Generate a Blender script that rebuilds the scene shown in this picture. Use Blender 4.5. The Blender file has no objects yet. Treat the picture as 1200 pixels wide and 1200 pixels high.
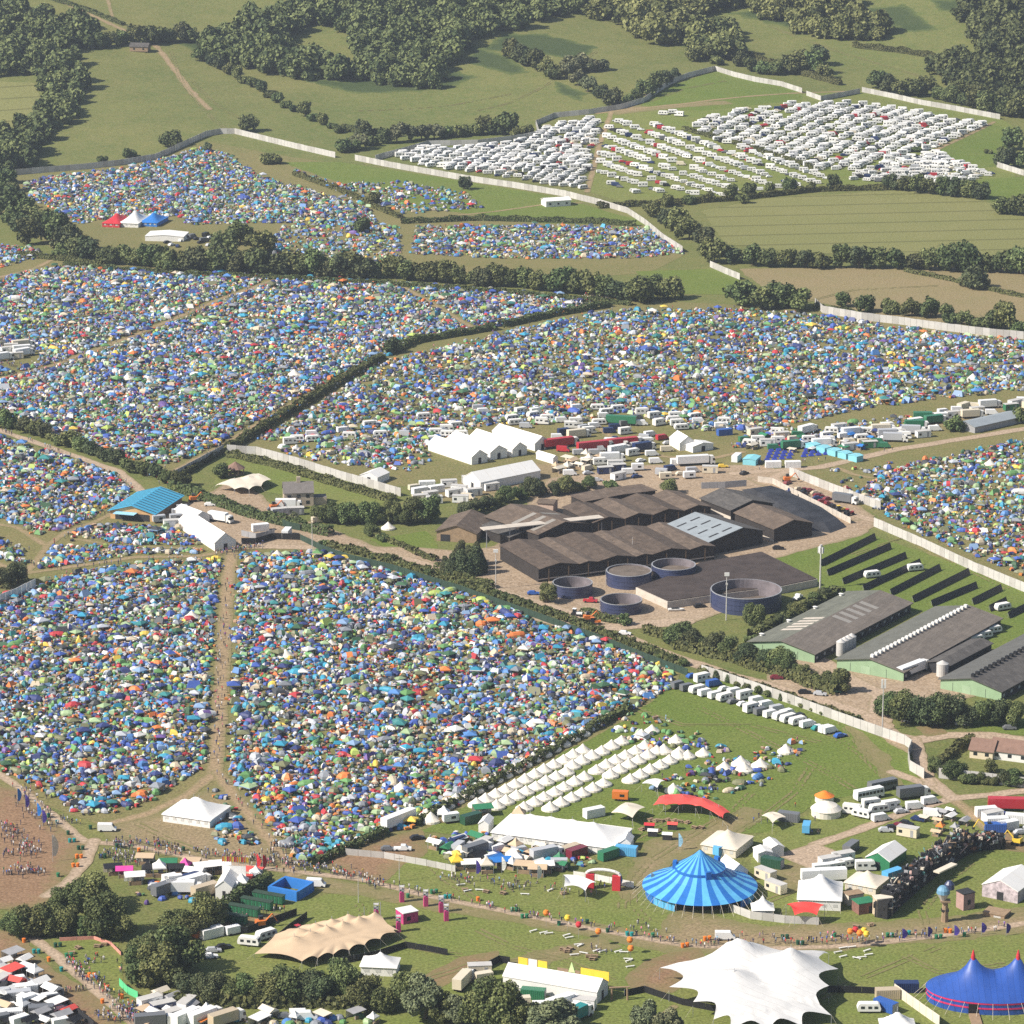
import bpy, math, random
import numpy as np
from mathutils import Vector
R = math.radians
rnd = random.Random(7)
rng = np.random.default_rng(11)
SC = bpy.context.scene
COL = SC.collection
HAZE, EXPOSURE = 0.000055, 0.68
ZN = [0]
# ------------------------------------------------------------------ camera
CAM_H, PITCH, FPX = 359.0, R(15.3), 4300.0
cd = bpy.data.cameras.new('camera'); cam = bpy.data.objects.new('camera', cd); COL.objects.link(cam)
cam.location = (0, 0, CAM_H); cam.rotation_euler = (R(90)-PITCH, 0, 0)
cd.sensor_width = 36; cd.lens = 36*FPX/1200; cd.clip_start = 1; cd.clip_end = 20000
SC.camera = cam
# ------------------------------------------------------------------ terrain
def T(x, y):
    x = np.asarray(x, float); y = np.asarray(y, float)
    s = np.clip(y-2000, 0, None)
    h = np.where(s < 650, 0.00016*s*s, 0.00016*650*650+0.208*(s-650))
    h = np.where(y > 3200, 180+40*(1-np.exp(-(y-3200)/500)), h)*1.0
    w = np.clip((y-1900)/350, 0, 1); w = w*w*(3-2*w)
    return h + w*(4.5*np.sin(x/120+0.8)*np.sin(y/150+.4)+2.5*np.sin(x/57+y/90))
_t = np.arange(600, 5000, 3.0)
def P(px, py, h=0.0):
    """the point of the ground (or h metres above it) seen at a spot of the photograph"""
    cx, cy = (px-600)/FPX, -(py-600)/FPX
    c, s = math.cos(PITCH), math.sin(PITCH)
    d = (cx, c+cy*s, -s+cy*c)
    X, Y, Z = d[0]*_t, d[1]*_t, CAM_H+d[2]*_t
    g = Z-T(X, Y)-h
    i = int(np.argmax(g < 0))
    if i == 0: i = len(_t)-1
    a = g[i-1]/(g[i-1]-g[i]) if g[i-1] != g[i] else 0
    t = _t[i-1]+a*3.0
    return Vector((d[0]*t, d[1]*t, CAM_H+d[2]*t))
def pxm(p):
    """photograph pixels per metre at a world point"""
    return FPX/(p[1]*math.cos(PITCH)+(CAM_H-p[2])*math.sin(PITCH))
def proj(x, y, z):
    c, s = math.cos(PITCH), math.sin(PITCH)
    dz = z-CAM_H
    depth = y*c-dz*s
    return 600+FPX*x/depth, 600-FPX*(y*s+dz*c)/depth
def gz(x, y): return float(T(x, y))
# ------------------------------------------------------------------ materials
MATS = {}
def mat(name, col, rough=.75, var=.18, scale=.6, spec=.25, metal=0, mode='flat', rand=0.0, edge=None, sheets=None):
    """mode flat: one colour with mottling; obj: object colour; attr: the mesh's own colours"""
    if name in MATS: return MATS[name]
    m = bpy.data.materials.new(name); m.use_nodes = True; MATS[name] = m
    nt = m.node_tree; N = nt.nodes; L = nt.links
    b = N['Principled BSDF']; b.inputs['Roughness'].default_value = rough
    b.inputs['Specular IOR Level'].default_value = spec; b.inputs['Metallic'].default_value = metal
    if mode == 'flat':
        c = N.new('ShaderNodeRGB'); c.outputs[0].default_value = (*col, 1); src = c.outputs[0]
    elif mode == 'obj':
        c = N.new('ShaderNodeObjectInfo'); src = c.outputs['Color']
    else:
        c = N.new('ShaderNodeVertexColor'); c.layer_name = 'col'; src = c.outputs['Color']
    tc = N.new('ShaderNodeNewGeometry')
    if var:
        n = N.new('ShaderNodeTexNoise'); n.inputs['Scale'].default_value = scale; n.inputs['Detail'].default_value = 5
        n.inputs['Roughness'].default_value = .65
        L.new(tc.outputs['Position'], n.inputs['Vector'])
        r = N.new('ShaderNodeMapRange'); r.inputs[1].default_value = .25; r.inputs[2].default_value = .75
        r.inputs[3].default_value = 1-var; r.inputs[4].default_value = 1+var
        L.new(n.outputs['Fac'], r.inputs[0])
        x = N.new('ShaderNodeMix'); x.data_type = 'RGBA'; x.blend_type = 'MULTIPLY'; x.inputs[0].default_value = 1
        L.new(src, x.inputs[6]); L.new(r.outputs[0], x.inputs[7]); src = x.outputs[2]
    if rand:
        o = N.new('ShaderNodeObjectInfo'); r = N.new('ShaderNodeMapRange'); r.inputs[3].default_value = 1-rand; r.inputs[4].default_value = 1+rand
        L.new(o.outputs['Random'], r.inputs[0])
        x = N.new('ShaderNodeMix'); x.data_type = 'RGBA'; x.blend_type = 'MULTIPLY'; x.inputs[0].default_value = 1
        L.new(src, x.inputs[6]); L.new(r.outputs[0], x.inputs[7]); src = x.outputs[2]
    if sheets:   # (direction of the slope, sheet width, sheet length, contrast): roof sheets weathered one by one
        mp = N.new('ShaderNodeMapping'); mp.inputs['Rotation'].default_value = (0, 0, sheets[0]); L.new(tc.outputs['Position'], mp.inputs['Vector'])
        bk = N.new('ShaderNodeTexBrick'); bk.inputs['Scale'].default_value = 1; bk.inputs['Brick Width'].default_value = sheets[1]; bk.inputs['Row Height'].default_value = sheets[2]; bk.inputs['Mortar Size'].default_value = .05
        k = sheets[3]; bk.inputs['Color1'].default_value = (1-k, 1-k, 1-k, 1); bk.inputs['Color2'].default_value = (1+k, 1+k*.9, 1+k*.75, 1); bk.inputs['Mortar'].default_value = (.7, .68, .66, 1); L.new(mp.outputs[0], bk.inputs['Vector'])
        x = N.new('ShaderNodeMix'); x.data_type = 'RGBA'; x.blend_type = 'MULTIPLY'; x.inputs[0].default_value = 1; L.new(src, x.inputs[6]); L.new(bk.outputs['Color'], x.inputs[7]); src = x.outputs[2]
    L.new(src, b.inputs['Base Color'])
    return m
def ground_mat(name, cols, scales=(.004, .03, .25), edge_col=None, edge_w=3.0, rows=None):
    """several earth and grass tints mixed by noise of three sizes; edge_col is what it frays into at its rim"""
    m = bpy.data.materials.new(name); m.use_nodes = True; nt = m.node_tree; N = nt.nodes; L = nt.links
    b = N['Principled BSDF']; b.inputs['Roughness'].default_value = .95; b.inputs['Specular IOR Level'].default_value = .1
    g = N.new('ShaderNodeNewGeometry')
    src = None
    for i, sc in enumerate(scales):
        n = N.new('ShaderNodeTexNoise'); n.inputs['Scale'].default_value = sc; n.inputs['Detail'].default_value = 6; n.inputs['Roughness'].default_value = .62
        L.new(g.outputs['Position'], n.inputs['Vector'])
        r = N.new('ShaderNodeMapRange'); r.inputs[1].default_value = .36; r.inputs[2].default_value = .64; L.new(n.outputs['Fac'], r.inputs[0])
        x = N.new('ShaderNodeMix'); x.data_type = 'RGBA'
        L.new(r.outputs[0], x.inputs[0])
        if src is None: x.inputs[6].default_value = (*cols[0], 1); x.inputs[7].default_value = (*cols[1], 1)
        else:
            x.inputs[7].default_value = (*cols[i+1], 1); L.new(src, x.inputs[6])
            mm = N.new('ShaderNodeMath'); mm.operation = 'MULTIPLY'; mm.inputs[1].default_value = .55; L.new(r.outputs[0], mm.inputs[0]); L.new(mm.outputs[0], x.inputs[0])
        src = x.outputs[2]
    n = N.new('ShaderNodeTexNoise'); n.inputs['Scale'].default_value = 1.3; n.inputs['Detail'].default_value = 4; L.new(g.outputs['Position'], n.inputs['Vector'])
    r = N.new('ShaderNodeMapRange'); r.inputs[1].default_value = .3; r.inputs[2].default_value = .7; r.inputs[3].default_value = .66; r.inputs[4].default_value = 1.34; L.new(n.outputs['Fac'], r.inputs[0])
    x = N.new('ShaderNodeMix'); x.data_type = 'RGBA'; x.blend_type = 'MULTIPLY'; x.inputs[0].default_value = 1
    L.new(src, x.inputs[6]); L.new(r.outputs[0], x.inputs[7]); src = x.outputs[2]
    if rows:   # tramlines of a crop: (direction angle, spacing, darkening)
        sep = N.new('ShaderNodeSeparateXYZ'); L.new(g.outputs['Position'], sep.inputs[0])
        a = rows[0]; mx = N.new('ShaderNodeMath'); mx.operation = 'MULTIPLY'; mx.inputs[1].default_value = -math.sin(a); L.new(sep.outputs[0], mx.inputs[0])
        my = N.new('ShaderNodeMath'); my.operation = 'MULTIPLY_ADD'; my.inputs[1].default_value = math.cos(a); L.new(sep.outputs[1], my.inputs[0]); L.new(mx.outputs[0], my.inputs[2])
        pp = N.new('ShaderNodeMath'); pp.operation = 'PINGPONG'; pp.inputs[1].default_value = rows[1]/2; L.new(my.outputs[0], pp.inputs[0])
        rr = N.new('ShaderNodeMapRange'); rr.inputs[1].default_value = .4; rr.inputs[2].default_value = 2.0; rr.inputs[3].default_value = rows[2]; rr.inputs[4].default_value = 1; L.new(pp.outputs[0], rr.inputs[0])
        x = N.new('ShaderNodeMix'); x.data_type = 'RGBA'; x.blend_type = 'MULTIPLY'; x.inputs[0].default_value = 1
        L.new(src, x.inputs[6]); L.new(rr.outputs[0], x.inputs[7]); src = x.outputs[2]
    if edge_col:
        at = N.new('ShaderNodeAttribute'); at.attribute_name = 'edge'
        nn = N.new('ShaderNodeTexNoise'); nn.inputs['Scale'].default_value = .35; nn.inputs['Detail'].default_value = 5; L.new(g.outputs['Position'], nn.inputs['Vector'])
        ad = N.new('ShaderNodeMath'); ad.operation = 'MULTIPLY_ADD'; ad.inputs[1].default_value = edge_w*1.6; L.new(nn.outputs['Fac'], ad.inputs[0])
        of = N.new('ShaderNodeMath'); of.operation = 'SUBTRACT'; of.inputs[1].default_value = edge_w*.8; L.new(at.outputs['Fac'], of.inputs[0]); L.new(of.outputs[0], ad.inputs[2])
        er = N.new('ShaderNodeMapRange'); er.inputs[1].default_value = -edge_w*.25; er.inputs[2].default_value = edge_w; er.inputs[3].default_value = 1; er.inputs[4].default_value = 0; L.new(ad.outputs[0], er.inputs[0])
        x = N.new('ShaderNodeMix'); x.data_type = 'RGBA'; L.new(er.outputs[0], x.inputs[0]); L.new(src, x.inputs[6]); x.inputs[7].default_value = (*edge_col, 1); src = x.outputs[2]
    L.new(src, b.inputs['Base Color'])
    return m
# ------------------------------------------------------------------ objects
REG = []          # things whose label is settled at the end: (object, noun phrase, x, y)
GROUP_OF = {}
def tag(o, label=None, cat=None, group=None, kind=None):
    if label: o['label'] = label
    if cat: o['category'] = cat
    if group: o['group'] = group
    if kind: o['kind'] = kind
    return o
def link(name, data, parent=None, loc=(0, 0, 0), rz=0.0, sc=None):
    o = bpy.data.objects.new(name, data); COL.objects.link(o)
    o.location = loc; o.rotation_euler = (0, 0, rz)
    if sc is not None: o.scale = (sc, sc, sc) if not hasattr(sc, '__len__') else sc
    if parent is not None: o.parent = parent
    return o
def thing(name, loc, label=None, cat=None, group=None, rz=0.0):
    return tag(link(name, None, None, loc, rz), label, cat, group)
class MB:
    def __init__(s): s.v = []; s.f = []; s.m = []; s.mats = []; s.col = None
    def slot(s, m):
        if m not in s.mats: s.mats.append(m)
        return s.mats.index(m)
    def add(s, vs, fs, m):
        k = len(s.v); s.v += [tuple(v) for v in vs]; i = s.slot(m)
        for f in fs: s.f.append([k+j for j in f]); s.m.append(i)
        return s
    def box(s, c, size, m, rz=0.0, tilt=None):
        """c is the middle of its base"""
        a, b, h = size[0]/2, size[1]/2, size[2]; cs, sn = math.cos(rz), math.sin(rz)
        vs = [(c[0]+x*cs-y*sn, c[1]+x*sn+y*cs, c[2]+z) for z in (0, h) for x, y in ((-a, -b), (a, -b), (a, b), (-a, b))]
        return s.add(vs, [(3, 2, 1, 0), (4, 5, 6, 7), (0, 1, 5, 4), (1, 2, 6, 5), (2, 3, 7, 6), (3, 0, 4, 7)], m)
    def prism(s, pts, h, mside, mtop=None, bottom=False):
        n = len(pts); vs = [tuple(p) for p in pts]+[(p[0], p[1], p[2]+h) for p in pts]
        s.add(vs, [(i, (i+1) % n, n+(i+1) % n, n+i) for i in range(n)], mside)
        k = len(s.v)-n; i = s.slot(mtop or mside); s.f.append(list(range(k, k+n))); s.m.append(i)
        if bottom: s.f.append(list(range(k-1, k-n-1, -1))); s.m.append(i)
        return s
    def tube(s, p0, p1, r0, r1, m, n=6, cap=True):
        p0, p1 = Vector(p0), Vector(p1); d = (p1-p0).normalized()
        a = d.orthogonal().normalized(); b = d.cross(a)
        vs = [tuple(p+(a*math.cos(2*math.pi*i/n)+b*math.sin(2*math.pi*i/n))*r) for p, r in ((p0, r0), (p1, r1)) for i in range(n)]
        fs = [(i, (i+1) % n, n+(i+1) % n, n+i) for i in range(n)]
        if cap: fs += [tuple(range(n-1, -1, -1)), tuple(range(n, 2*n))]
        return s.add(vs, fs, m)
    def lathe(s, prof, n, c, mats, sx=1.0, sy=1.0, rz=0.0, close=False):
        """prof: (radius, height) from bottom to top; mats alternate from panel to panel"""
        cs, sn = math.cos(rz), math.sin(rz); vs = []
        for r, z in prof:
            for i in range(n):
                a = 2*math.pi*i/n; x, y = r*sx*math.cos(a), r*sy*math.sin(a)
                vs.append((c[0]+x*cs-y*sn, c[1]+x*sn+y*cs, c[2]+z))
        k = len(s.v); s.v += vs
        mats = mats if isinstance(mats, (list, tuple)) else [mats]
        for j in range(len(prof)-1):
            for i in range(n):
                s.f.append([k+j*n+i, k+j*n+(i+1) % n, k+(j+1)*n+(i+1) % n, k+(j+1)*n+i]); s.m.append(s.slot(mats[i*len(mats)//n % len(mats)] if len(mats) > 2 else mats[i % len(mats)]))
        if close: s.f.append([k+(len(prof)-1)*n+i for i in range(n)]); s.m.append(s.slot(mats[0]))
        return s
    def mesh(s, name, o=(0, 0, 0), smooth=False):
        me = bpy.data.meshes.new(name)
        me.from_pydata([(v[0]-o[0], v[1]-o[1], v[2]-o[2]) for v in s.v], [], s.f)
        for m in s.mats: me.materials.append(m)
        me.polygons.foreach_set('material_index', s.m)
        if smooth: me.polygons.foreach_set('use_smooth', [True]*len(s.f))
        me.update(); return me
    def build(s, name, parent=None, o=None, smooth=False):
        """world coordinates in; the object's origin goes to o, or it hangs in its parent's own frame"""
        if parent is not None: return link(name, s.mesh(name, parent.location, smooth), parent)
        o = o if o is not None else s.v[0]
        return link(name, s.mesh(name, o, smooth), None, o)
def big_mesh(name, V, TRI, mats, colors=None, midx=None, smooth=False):
    """one mesh from arrays of points and triangles"""
    me = bpy.data.meshes.new(name); V = np.asarray(V, np.float32); TRI = np.asarray(TRI, np.int32)
    k = TRI.shape[1]
    me.vertices.add(len(V)); me.vertices.foreach_set('co', V.ravel())
    me.loops.add(TRI.size); me.loops.foreach_set('vertex_index', TRI.ravel())
    me.polygons.add(len(TRI)); me.polygons.foreach_set('loop_start', np.arange(0, TRI.size, k, dtype=np.int32))
    for m in mats: me.materials.append(m)
    if midx is not None: me.polygons.foreach_set('material_index', np.asarray(midx, np.int32))
    if smooth: me.polygons.foreach_set('use_smooth', np.ones(len(TRI), bool))
    me.update(calc_edges=True)
    if colors is not None:
        a = me.color_attributes.new('col', 'FLOAT_COLOR', 'POINT')
        c = np.ones((len(V), 4), np.float32); c[:, :3] = colors; a.data.foreach_set('color', c.ravel())
    return me
def in_poly(x, y, poly):
    x = np.asarray(x, float); y = np.asarray(y, float); r = np.zeros(x.shape, bool)
    n = len(poly)
    for i in range(n):
        x0, y0 = poly[i]; x1, y1 = poly[(i+1) % n]
        if y0 == y1: continue
        c = (y0 > y) != (y1 > y)
        r ^= c & (x < (x1-x0)*(y-y0)/(y1-y0)+x0)
    return r
def seg_dist(x, y, pts, closed=False):
    d = np.full(np.shape(x), 1e9); n = len(pts)
    for i in range(n if closed else n-1):
        ax, ay = pts[i]; bx, by = pts[(i+1) % n]; L2 = (bx-ax)**2+(by-ay)**2+1e-9
        t = np.clip(((x-ax)*(bx-ax)+(y-ay)*(by-ay))/L2, 0, 1)
        d = np.minimum(d, np.hypot(x-ax-t*(bx-ax), y-ay-t*(by-ay)))
    return d
def W2(pts): return [tuple(P(*p)[:2]) for p in pts]      # photograph points to ground points
def wnoise(x, y, s, seed=0):
    r = np.random.default_rng(seed); o = np.zeros(np.shape(x))
    for k in range(5):
        a = r.uniform(0, 6.28); f = s*(1.7**k)*r.uniform(.8, 1.2); p = r.uniform(0, 6.28, 2)
        o = o+np.sin(x*f*math.cos(a)+y*f*math.sin(a)+p[0])*np.sin(-x*f*.8*math.sin(a)+y*f*.9*math.cos(a)+p[1])/(1.35**k)
    return o/2.2
def patch(name, material, poly=None, line=None, width=4.0, z=.08, ragged=1.0, cell=None, label=None):
    """a sheet of other ground laid on the terrain: inside a polygon or along a line, with a ragged outline"""
    ZN[0] += 1; z = .03+z*.2+.0004*ZN[0]
    pts = W2(poly or line); xs = [p[0] for p in pts]; ys = [p[1] for p in pts]
    pad = (width/2 if line else 0)+ragged*2+2
    x0, x1, y0, y1 = min(xs)-pad, max(xs)+pad, min(ys)-pad, max(ys)+pad
    x0, x1 = max(x0, -520), min(x1, 520)
    if cell is None: cell = max(1.0 if line else 1.5, math.sqrt((x1-x0)*(y1-y0)/90000))
    gx = np.arange(x0, x1+cell, cell); gy = np.arange(y0, y1+cell, cell)
    X, Y = np.meshgrid(gx, gy)
    if line: f = width/2-seg_dist(X, Y, pts)
    else:
        f = seg_dist(X, Y, pts, True); f = np.where(in_poly(X, Y, pts), f, -f)
    f = f+ragged*wnoise(X, Y, .22, len(name)+len(pts))
    ny, nx = X.shape
    idx = np.full(X.shape, -1, int); V = []; E = []; F = []
    def vid(j, i):
        if idx[j, i] < 0: idx[j, i] = len(V); V.append((X[j, i], Y[j, i])); E.append(f[j, i])
        return idx[j, i]
    pos = f > 0
    cnt = pos[:-1, :-1].astype(int)+pos[1:, :-1]+pos[:-1, 1:]+pos[1:, 1:]
    cut = {}
    def cv(a, b):
        k = (a, b) if a < b else (b, a)
        if k not in cut:
            fa, fb = f[a], f[b]; t = fa/(fa-fb); cut[k] = len(V)
            V.append((X[a]+t*(X[b]-X[a]), Y[a]+t*(Y[b]-Y[a]))); E.append(0.0)
        return cut[k]
    for j, i in zip(*np.nonzero(cnt)):
        cs = [(j, i), (j, i+1), (j+1, i+1), (j+1, i)]
        if cnt[j, i] == 4: F.append([vid(*c) for c in cs]); continue
        poly_ = []
        for k in range(4):
            a, b = cs[k], cs[(k+1) % 4]
            if pos[a]: poly_.append(vid(*a))
            if pos[a] != pos[b]: poly_.append(cv(a, b))
        if len(poly_) >= 3: F.append(poly_)
    V = np.array(V); Z = T(V[:, 0], V[:, 1])+z
    me = bpy.data.meshes.new(name); me.from_pydata([(a, b, c) for (a, b), c in zip(V, Z)], [], F)
    me.materials.append(material); at = me.attributes.new('edge', 'FLOAT', 'POINT'); at.data.foreach_set('value', np.array(E, np.float32))
    me.update(); o = link(name, me); tag(o, label, None, None, 'structure'); return o
# ------------------------------------------------------------------ colours of the ground
GRASS = (.125, .142, .043); GRASS2 = (.165, .158, .058); DRY = (.205, .178, .085); DIRT = (.27, .178, .118); GRAVEL = (.42, .325, .25)
g_pasture = ground_mat('pasture grass', [(.11, .138, .038), (.16, .16, .054), (.075, .108, .028), (.175, .16, .062)])
g_meadow = ground_mat('green meadow', [(.122, .162, .036), (.155, .175, .048), (.188, .176, .066), (.122, .153, .037)], (.008, .05, .3))
g_fresh = ground_mat('fresh green grass', [(.1, .148, .027), (.125, .162, .036), (.15, .165, .046), (.095, .136, .027)], (.008, .05, .3))
g_camp = ground_mat('trampled camp grass', [(.14, .145, .05), (.18, .16, .066), (.115, .13, .04), (.21, .165, .08)], (.012, .06, .4))
g_crop = ground_mat('ripening crop', [(.165, .17, .062), (.19, .185, .072), (.15, .162, .055), (.18, .175, .068)], (.006, .04, .3), rows=(R(7), 26, .66))
g_stubble = ground_mat('dry brown pasture', [(.215, .175, .09), (.24, .19, .1), (.18, .165, .07), (.23, .18, .1)], (.006, .05, .25))
g_bracken = ground_mat('bracken', [(.04, .065, .022), (.055, .075, .026), (.036, .056, .02), (.065, .082, .032)], (.02, .1, .5), edge_col=(.11, .135, .04), edge_w=5)
g_mud = ground_mat('bare trodden mud', [(.2, .122, .072), (.24, .148, .09), (.18, .112, .064), (.26, .17, .105)], (.01, .06, .4), edge_col=(.17, .15, .065), edge_w=7)
g_worn = ground_mat('worn grass and dust', [(.215, .17, .09), (.25, .185, .11), (.18, .158, .072), (.26, .195, .12)], (.015, .07, .4), edge_col=(.155, .15, .058), edge_w=8)
g_path = ground_mat('dusty track', [(.33, .25, .175), (.38, .29, .21), (.29, .215, .145), (.41, .32, .24)], (.02, .1, .6), edge_col=(.22, .175, .1), edge_w=1.0)
g_footpath = ground_mat('trodden footpath', [(.26, .19, .11), (.3, .215, .13), (.22, .17, .088), (.32, .235, .15)], (.02, .1, .6), edge_col=(.17, .155, .065), edge_w=1.6)
g_yard = ground_mat('farmyard dust and concrete', [(.27, .195, .125), (.33, .25, .17), (.21, .15, .095), (.39, .31, .23)], (.012, .08, .5), edge_col=(.2, .17, .09), edge_w=2)
g_tar = ground_mat('dark silage sheeting', [(.04, .033, .03), (.05, .04, .036), (.034, .029, .028), (.065, .05, .04)], (.03, .15, .8))
# ------------------------------------------------------------------ the one ground sheet
def axis(lo, hi, a, b, fine, coarse):
    return np.unique(np.concatenate([np.linspace(lo, a, int((a-lo)/coarse)+1), np.arange(a, b, fine), np.linspace(b, hi, int((hi-b)/coarse)+1)]))
gx = axis(-3600, 3600, -560, 560, 8, 120); gy = axis(-600, 5200, 840, 3100, 8, 120)
GX, GY = np.meshgrid(gx, gy); nx, ny = len(gx), len(gy)
ii = np.arange(nx*ny).reshape(ny, nx)
me = big_mesh('ground', np.stack([GX.ravel(), GY.ravel(), T(GX, GY).ravel()], 1),
              np.stack([ii[:-1, :-1], ii[:-1, 1:], ii[1:, 1:], ii[1:, :-1]], -1).reshape(-1, 4), [g_pasture], smooth=True)
tag(link('ground', me), kind='structure')
# ------------------------------------------------------------------ fields
patch('field', g_camp, [(15, 205), (150, 190), (240, 165), (330, 182), (560, 218), (640, 245), (760, 262), (805, 298), (760, 320), (600, 330), (440, 322), (200, 300), (60, 290), (0, 250), (0, 205)], z=.05)
patch('field', g_camp, [(-30, 280), (60, 305), (440, 330), (760, 352), (960, 362), (1240, 398), (1240, 700), (1100, 660), (1020, 600), (920, 552), (560, 560), (420, 575), (270, 525), (190, 560), (60, 500), (-30, 490)], z=.05)
patch('field', g_camp, [(-30, 500), (150, 560), (150, 600), (270, 640), (380, 640), (560, 700), (800, 790), (760, 850), (500, 975), (370, 1010), (230, 1010), (100, 960), (-30, 920)], z=.05)
patch('field', g_fresh, [(330, 190), (400, 190), (560, 215), (660, 232), (745, 258), (700, 262), (560, 252), (470, 240), (400, 215)], z=.1)
patch('field', g_fresh, [(640, 236), (745, 256), (762, 264), (640, 262), (560, 256)], z=.14)
patch('field', g_fresh, [(745, 318), (835, 315), (868, 328), (860, 345), (760, 345)], z=.1)
patch('field', g_fresh, [(745, 128), (775, 105), (840, 83), (940, 108), (940, 118), (830, 130)], z=.1)
patch('field', g_meadow, [(700, 130), (820, 118), (1010, 106), (1170, 138), (1190, 150), (1190, 210), (960, 222), (740, 240), (690, 225)], z=.06)
patch('field', g_fresh, [(1090, 178), (1160, 146), (1180, 150), (1172, 195), (1120, 200)], z=.12)
patch('field', g_crop, [(822, 247), (900, 232), (1070, 222), (1130, 228), (1230, 262), (1230, 300), (1090, 305), (940, 296), (850, 286)], z=.1)
patch('field', g_stubble, [(865, 315), (1090, 312), (1240, 312), (1240, 388), (1080, 378), (960, 355), (900, 342)], z=.1)
patch('field', g_fresh, [(1130, 212), (1240, 205), (1240, 250), (1160, 235)], z=.12)
patch('field', g_meadow, [(270, 535), (300, 532), (350, 547), (470, 582), (450, 590), (380, 592), (330, 580), (250, 568)], z=.12)
patch('field', g_fresh, [(432, 632), (500, 622), (515, 640), (512, 652), (480, 655)], z=.12)
patch('field', g_fresh, [(905, 652), (1015, 625), (1215, 692), (1215, 790), (1090, 720), (960, 690)], z=.1)
patch('field', g_fresh, [(730, 845), (800, 795), (860, 800), (1010, 855), (1065, 880), (1075, 915), (960, 940), (900, 975), (760, 985), (640, 985), (490, 975)], z=.1)
patch('field', g_fresh, [(1100, 845), (1240, 842), (1240, 866), (1140, 856)], z=.12)
patch('field', g_meadow, [(150, 960), (230, 930), (320, 990), (330, 1005), (240, 1000)], z=.1)
patch('field', g_meadow, [(470, 990), (560, 1005), (760, 1040), (900, 1080), (1230, 1040), (1230, 1240), (380, 1240), (230, 1160), (240, 1100), (330, 1060), (420, 1040), (450, 1015)], z=.06)
patch('field', g_meadow, [(870, 985), (960, 950), (1000, 930), (1080, 915), (1100, 930), (1230, 1000), (1230, 1060), (900, 1070)], z=.09)
patch('field', g_meadow, [(60, 1100), (140, 1100), (145, 1160), (120, 1165)], z=.12)
patch('field', g_meadow, [(130, 1180), (400, 1185), (400, 1240), (140, 1240)], z=.12)
patch('field', g_crop, [(-20, 95), (40, 97), (50, 120), (20, 148), (-20, 150)], z=.1)
for pl in ([(560, 60), (590, 40), (640, 40), (700, 55), (680, 72), (620, 60)], [(545, 50), (600, 68), (620, 85), (600, 88), (550, 75)], [(330, 88), (400, 95), (500, 75), (560, 90), (520, 105), (420, 110)],
           [(850, 15), (950, 5), (1000, 30), (1020, 45), (960, 40)], [(1090, 0), (1140, 0), (1130, 15), (1100, 12)], [(1000, 12), (1060, 5), (1100, 35), (1060, 38)],
           [(200, 48), (300, 40), (400, 70), (400, 95), (330, 80), (240, 65)], [(650, 95), (690, 110), (680, 118), (650, 108)], [(780, 30), (850, 25), (870, 50), (800, 55)]):
    patch('bracken', g_bracken, pl, z=.12, ragged=3)
# ------------------------------------------------------------------ bare and worn ground
patch('mud', g_mud, [(-30, 918), (35, 925), (60, 955), (105, 990), (88, 1010), (75, 1040), (50, 1065), (-30, 1068)], z=.17, ragged=2.5)
patch('mud', g_mud, [(-30, 1088), (25, 1092), (60, 1135), (110, 1165), (160, 1215), (120, 1240), (60, 1190), (30, 1150), (-30, 1115)], z=.17, ragged=1.5)
patch('mud', g_mud, [(375, 1005), (440, 985), (495, 972), (500, 1000), (470, 1018), (450, 1035), (395, 1030)], z=.17, ragged=1.5)
patch('mud', g_mud, [(733, 1145), (760, 1125), (820, 1108), (830, 1130), (790, 1165), (740, 1157)], z=.17, ragged=1.5)
patch('mud', g_mud, [(485, 1150), (540, 1122), (590, 1112), (580, 1128), (530, 1150), (500, 1165)], z=.17, ragged=1.2)
patch('mud', g_mud, [(1135, 942), (1160, 950), (1200, 980), (1210, 1000), (1170, 995), (1145, 970)], z=.17, ragged=1)
patch('mud', g_mud, [(230, 1082), (262, 1072), (330, 1070), (335, 1080), (260, 1088)], z=.17, ragged=.6)
patch('worn_ground', g_worn, [(330, 1022), (420, 1035), (520, 1055), (640, 1075), (760, 1092), (800, 1065), (900, 1085), (1050, 1080), (1230, 1060), (1230, 1090), (1050, 1108), (900, 1122), (780, 1115), (600, 1082), (480, 1062), (330, 1035)], z=.13, ragged=2)
patch('worn_ground', g_worn, [(110, 965), (190, 950), (260, 915), (300, 945), (345, 1000), (340, 1020), (230, 1012), (130, 990)], z=.13, ragged=2)
patch('worn_ground', g_worn, [(620, 1120), (700, 1095), (730, 1110), (640, 1130), (560, 1130)], z=.13, ragged=2)
patch('worn_ground', g_worn, [(760, 985), (830, 965), (870, 945), (900, 950), (870, 975), (790, 1010), (760, 1035), (735, 1060), (725, 1040), (745, 1005)], z=.15, ragged=2)
patch('worn_ground', g_worn, [(900, 1020), (950, 1005), (955, 1040), (920, 1050)], z=.15, ragged=1.5)
patch('worn_ground', g_worn, [(990, 850), (1010, 880), (1035, 915), (1060, 925), (1045, 890), (1010, 858)], z=.15, ragged=1.2)
patch('worn_ground', g_worn, [(720, 120), (760, 125), (850, 118), (860, 122), (720, 135)], z=.15, ragged=1.2)
patch('worn_ground', g_worn, [(470, 590), (560, 552), (650, 535), (760, 560), (650, 575), (540, 588)], z=.15, ragged=1.2)
patch('worn_ground', g_worn, [(860, 520), (1010, 530), (1200, 480), (1200, 465), (1040, 500)], z=.13, ragged=1.5)
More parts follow.
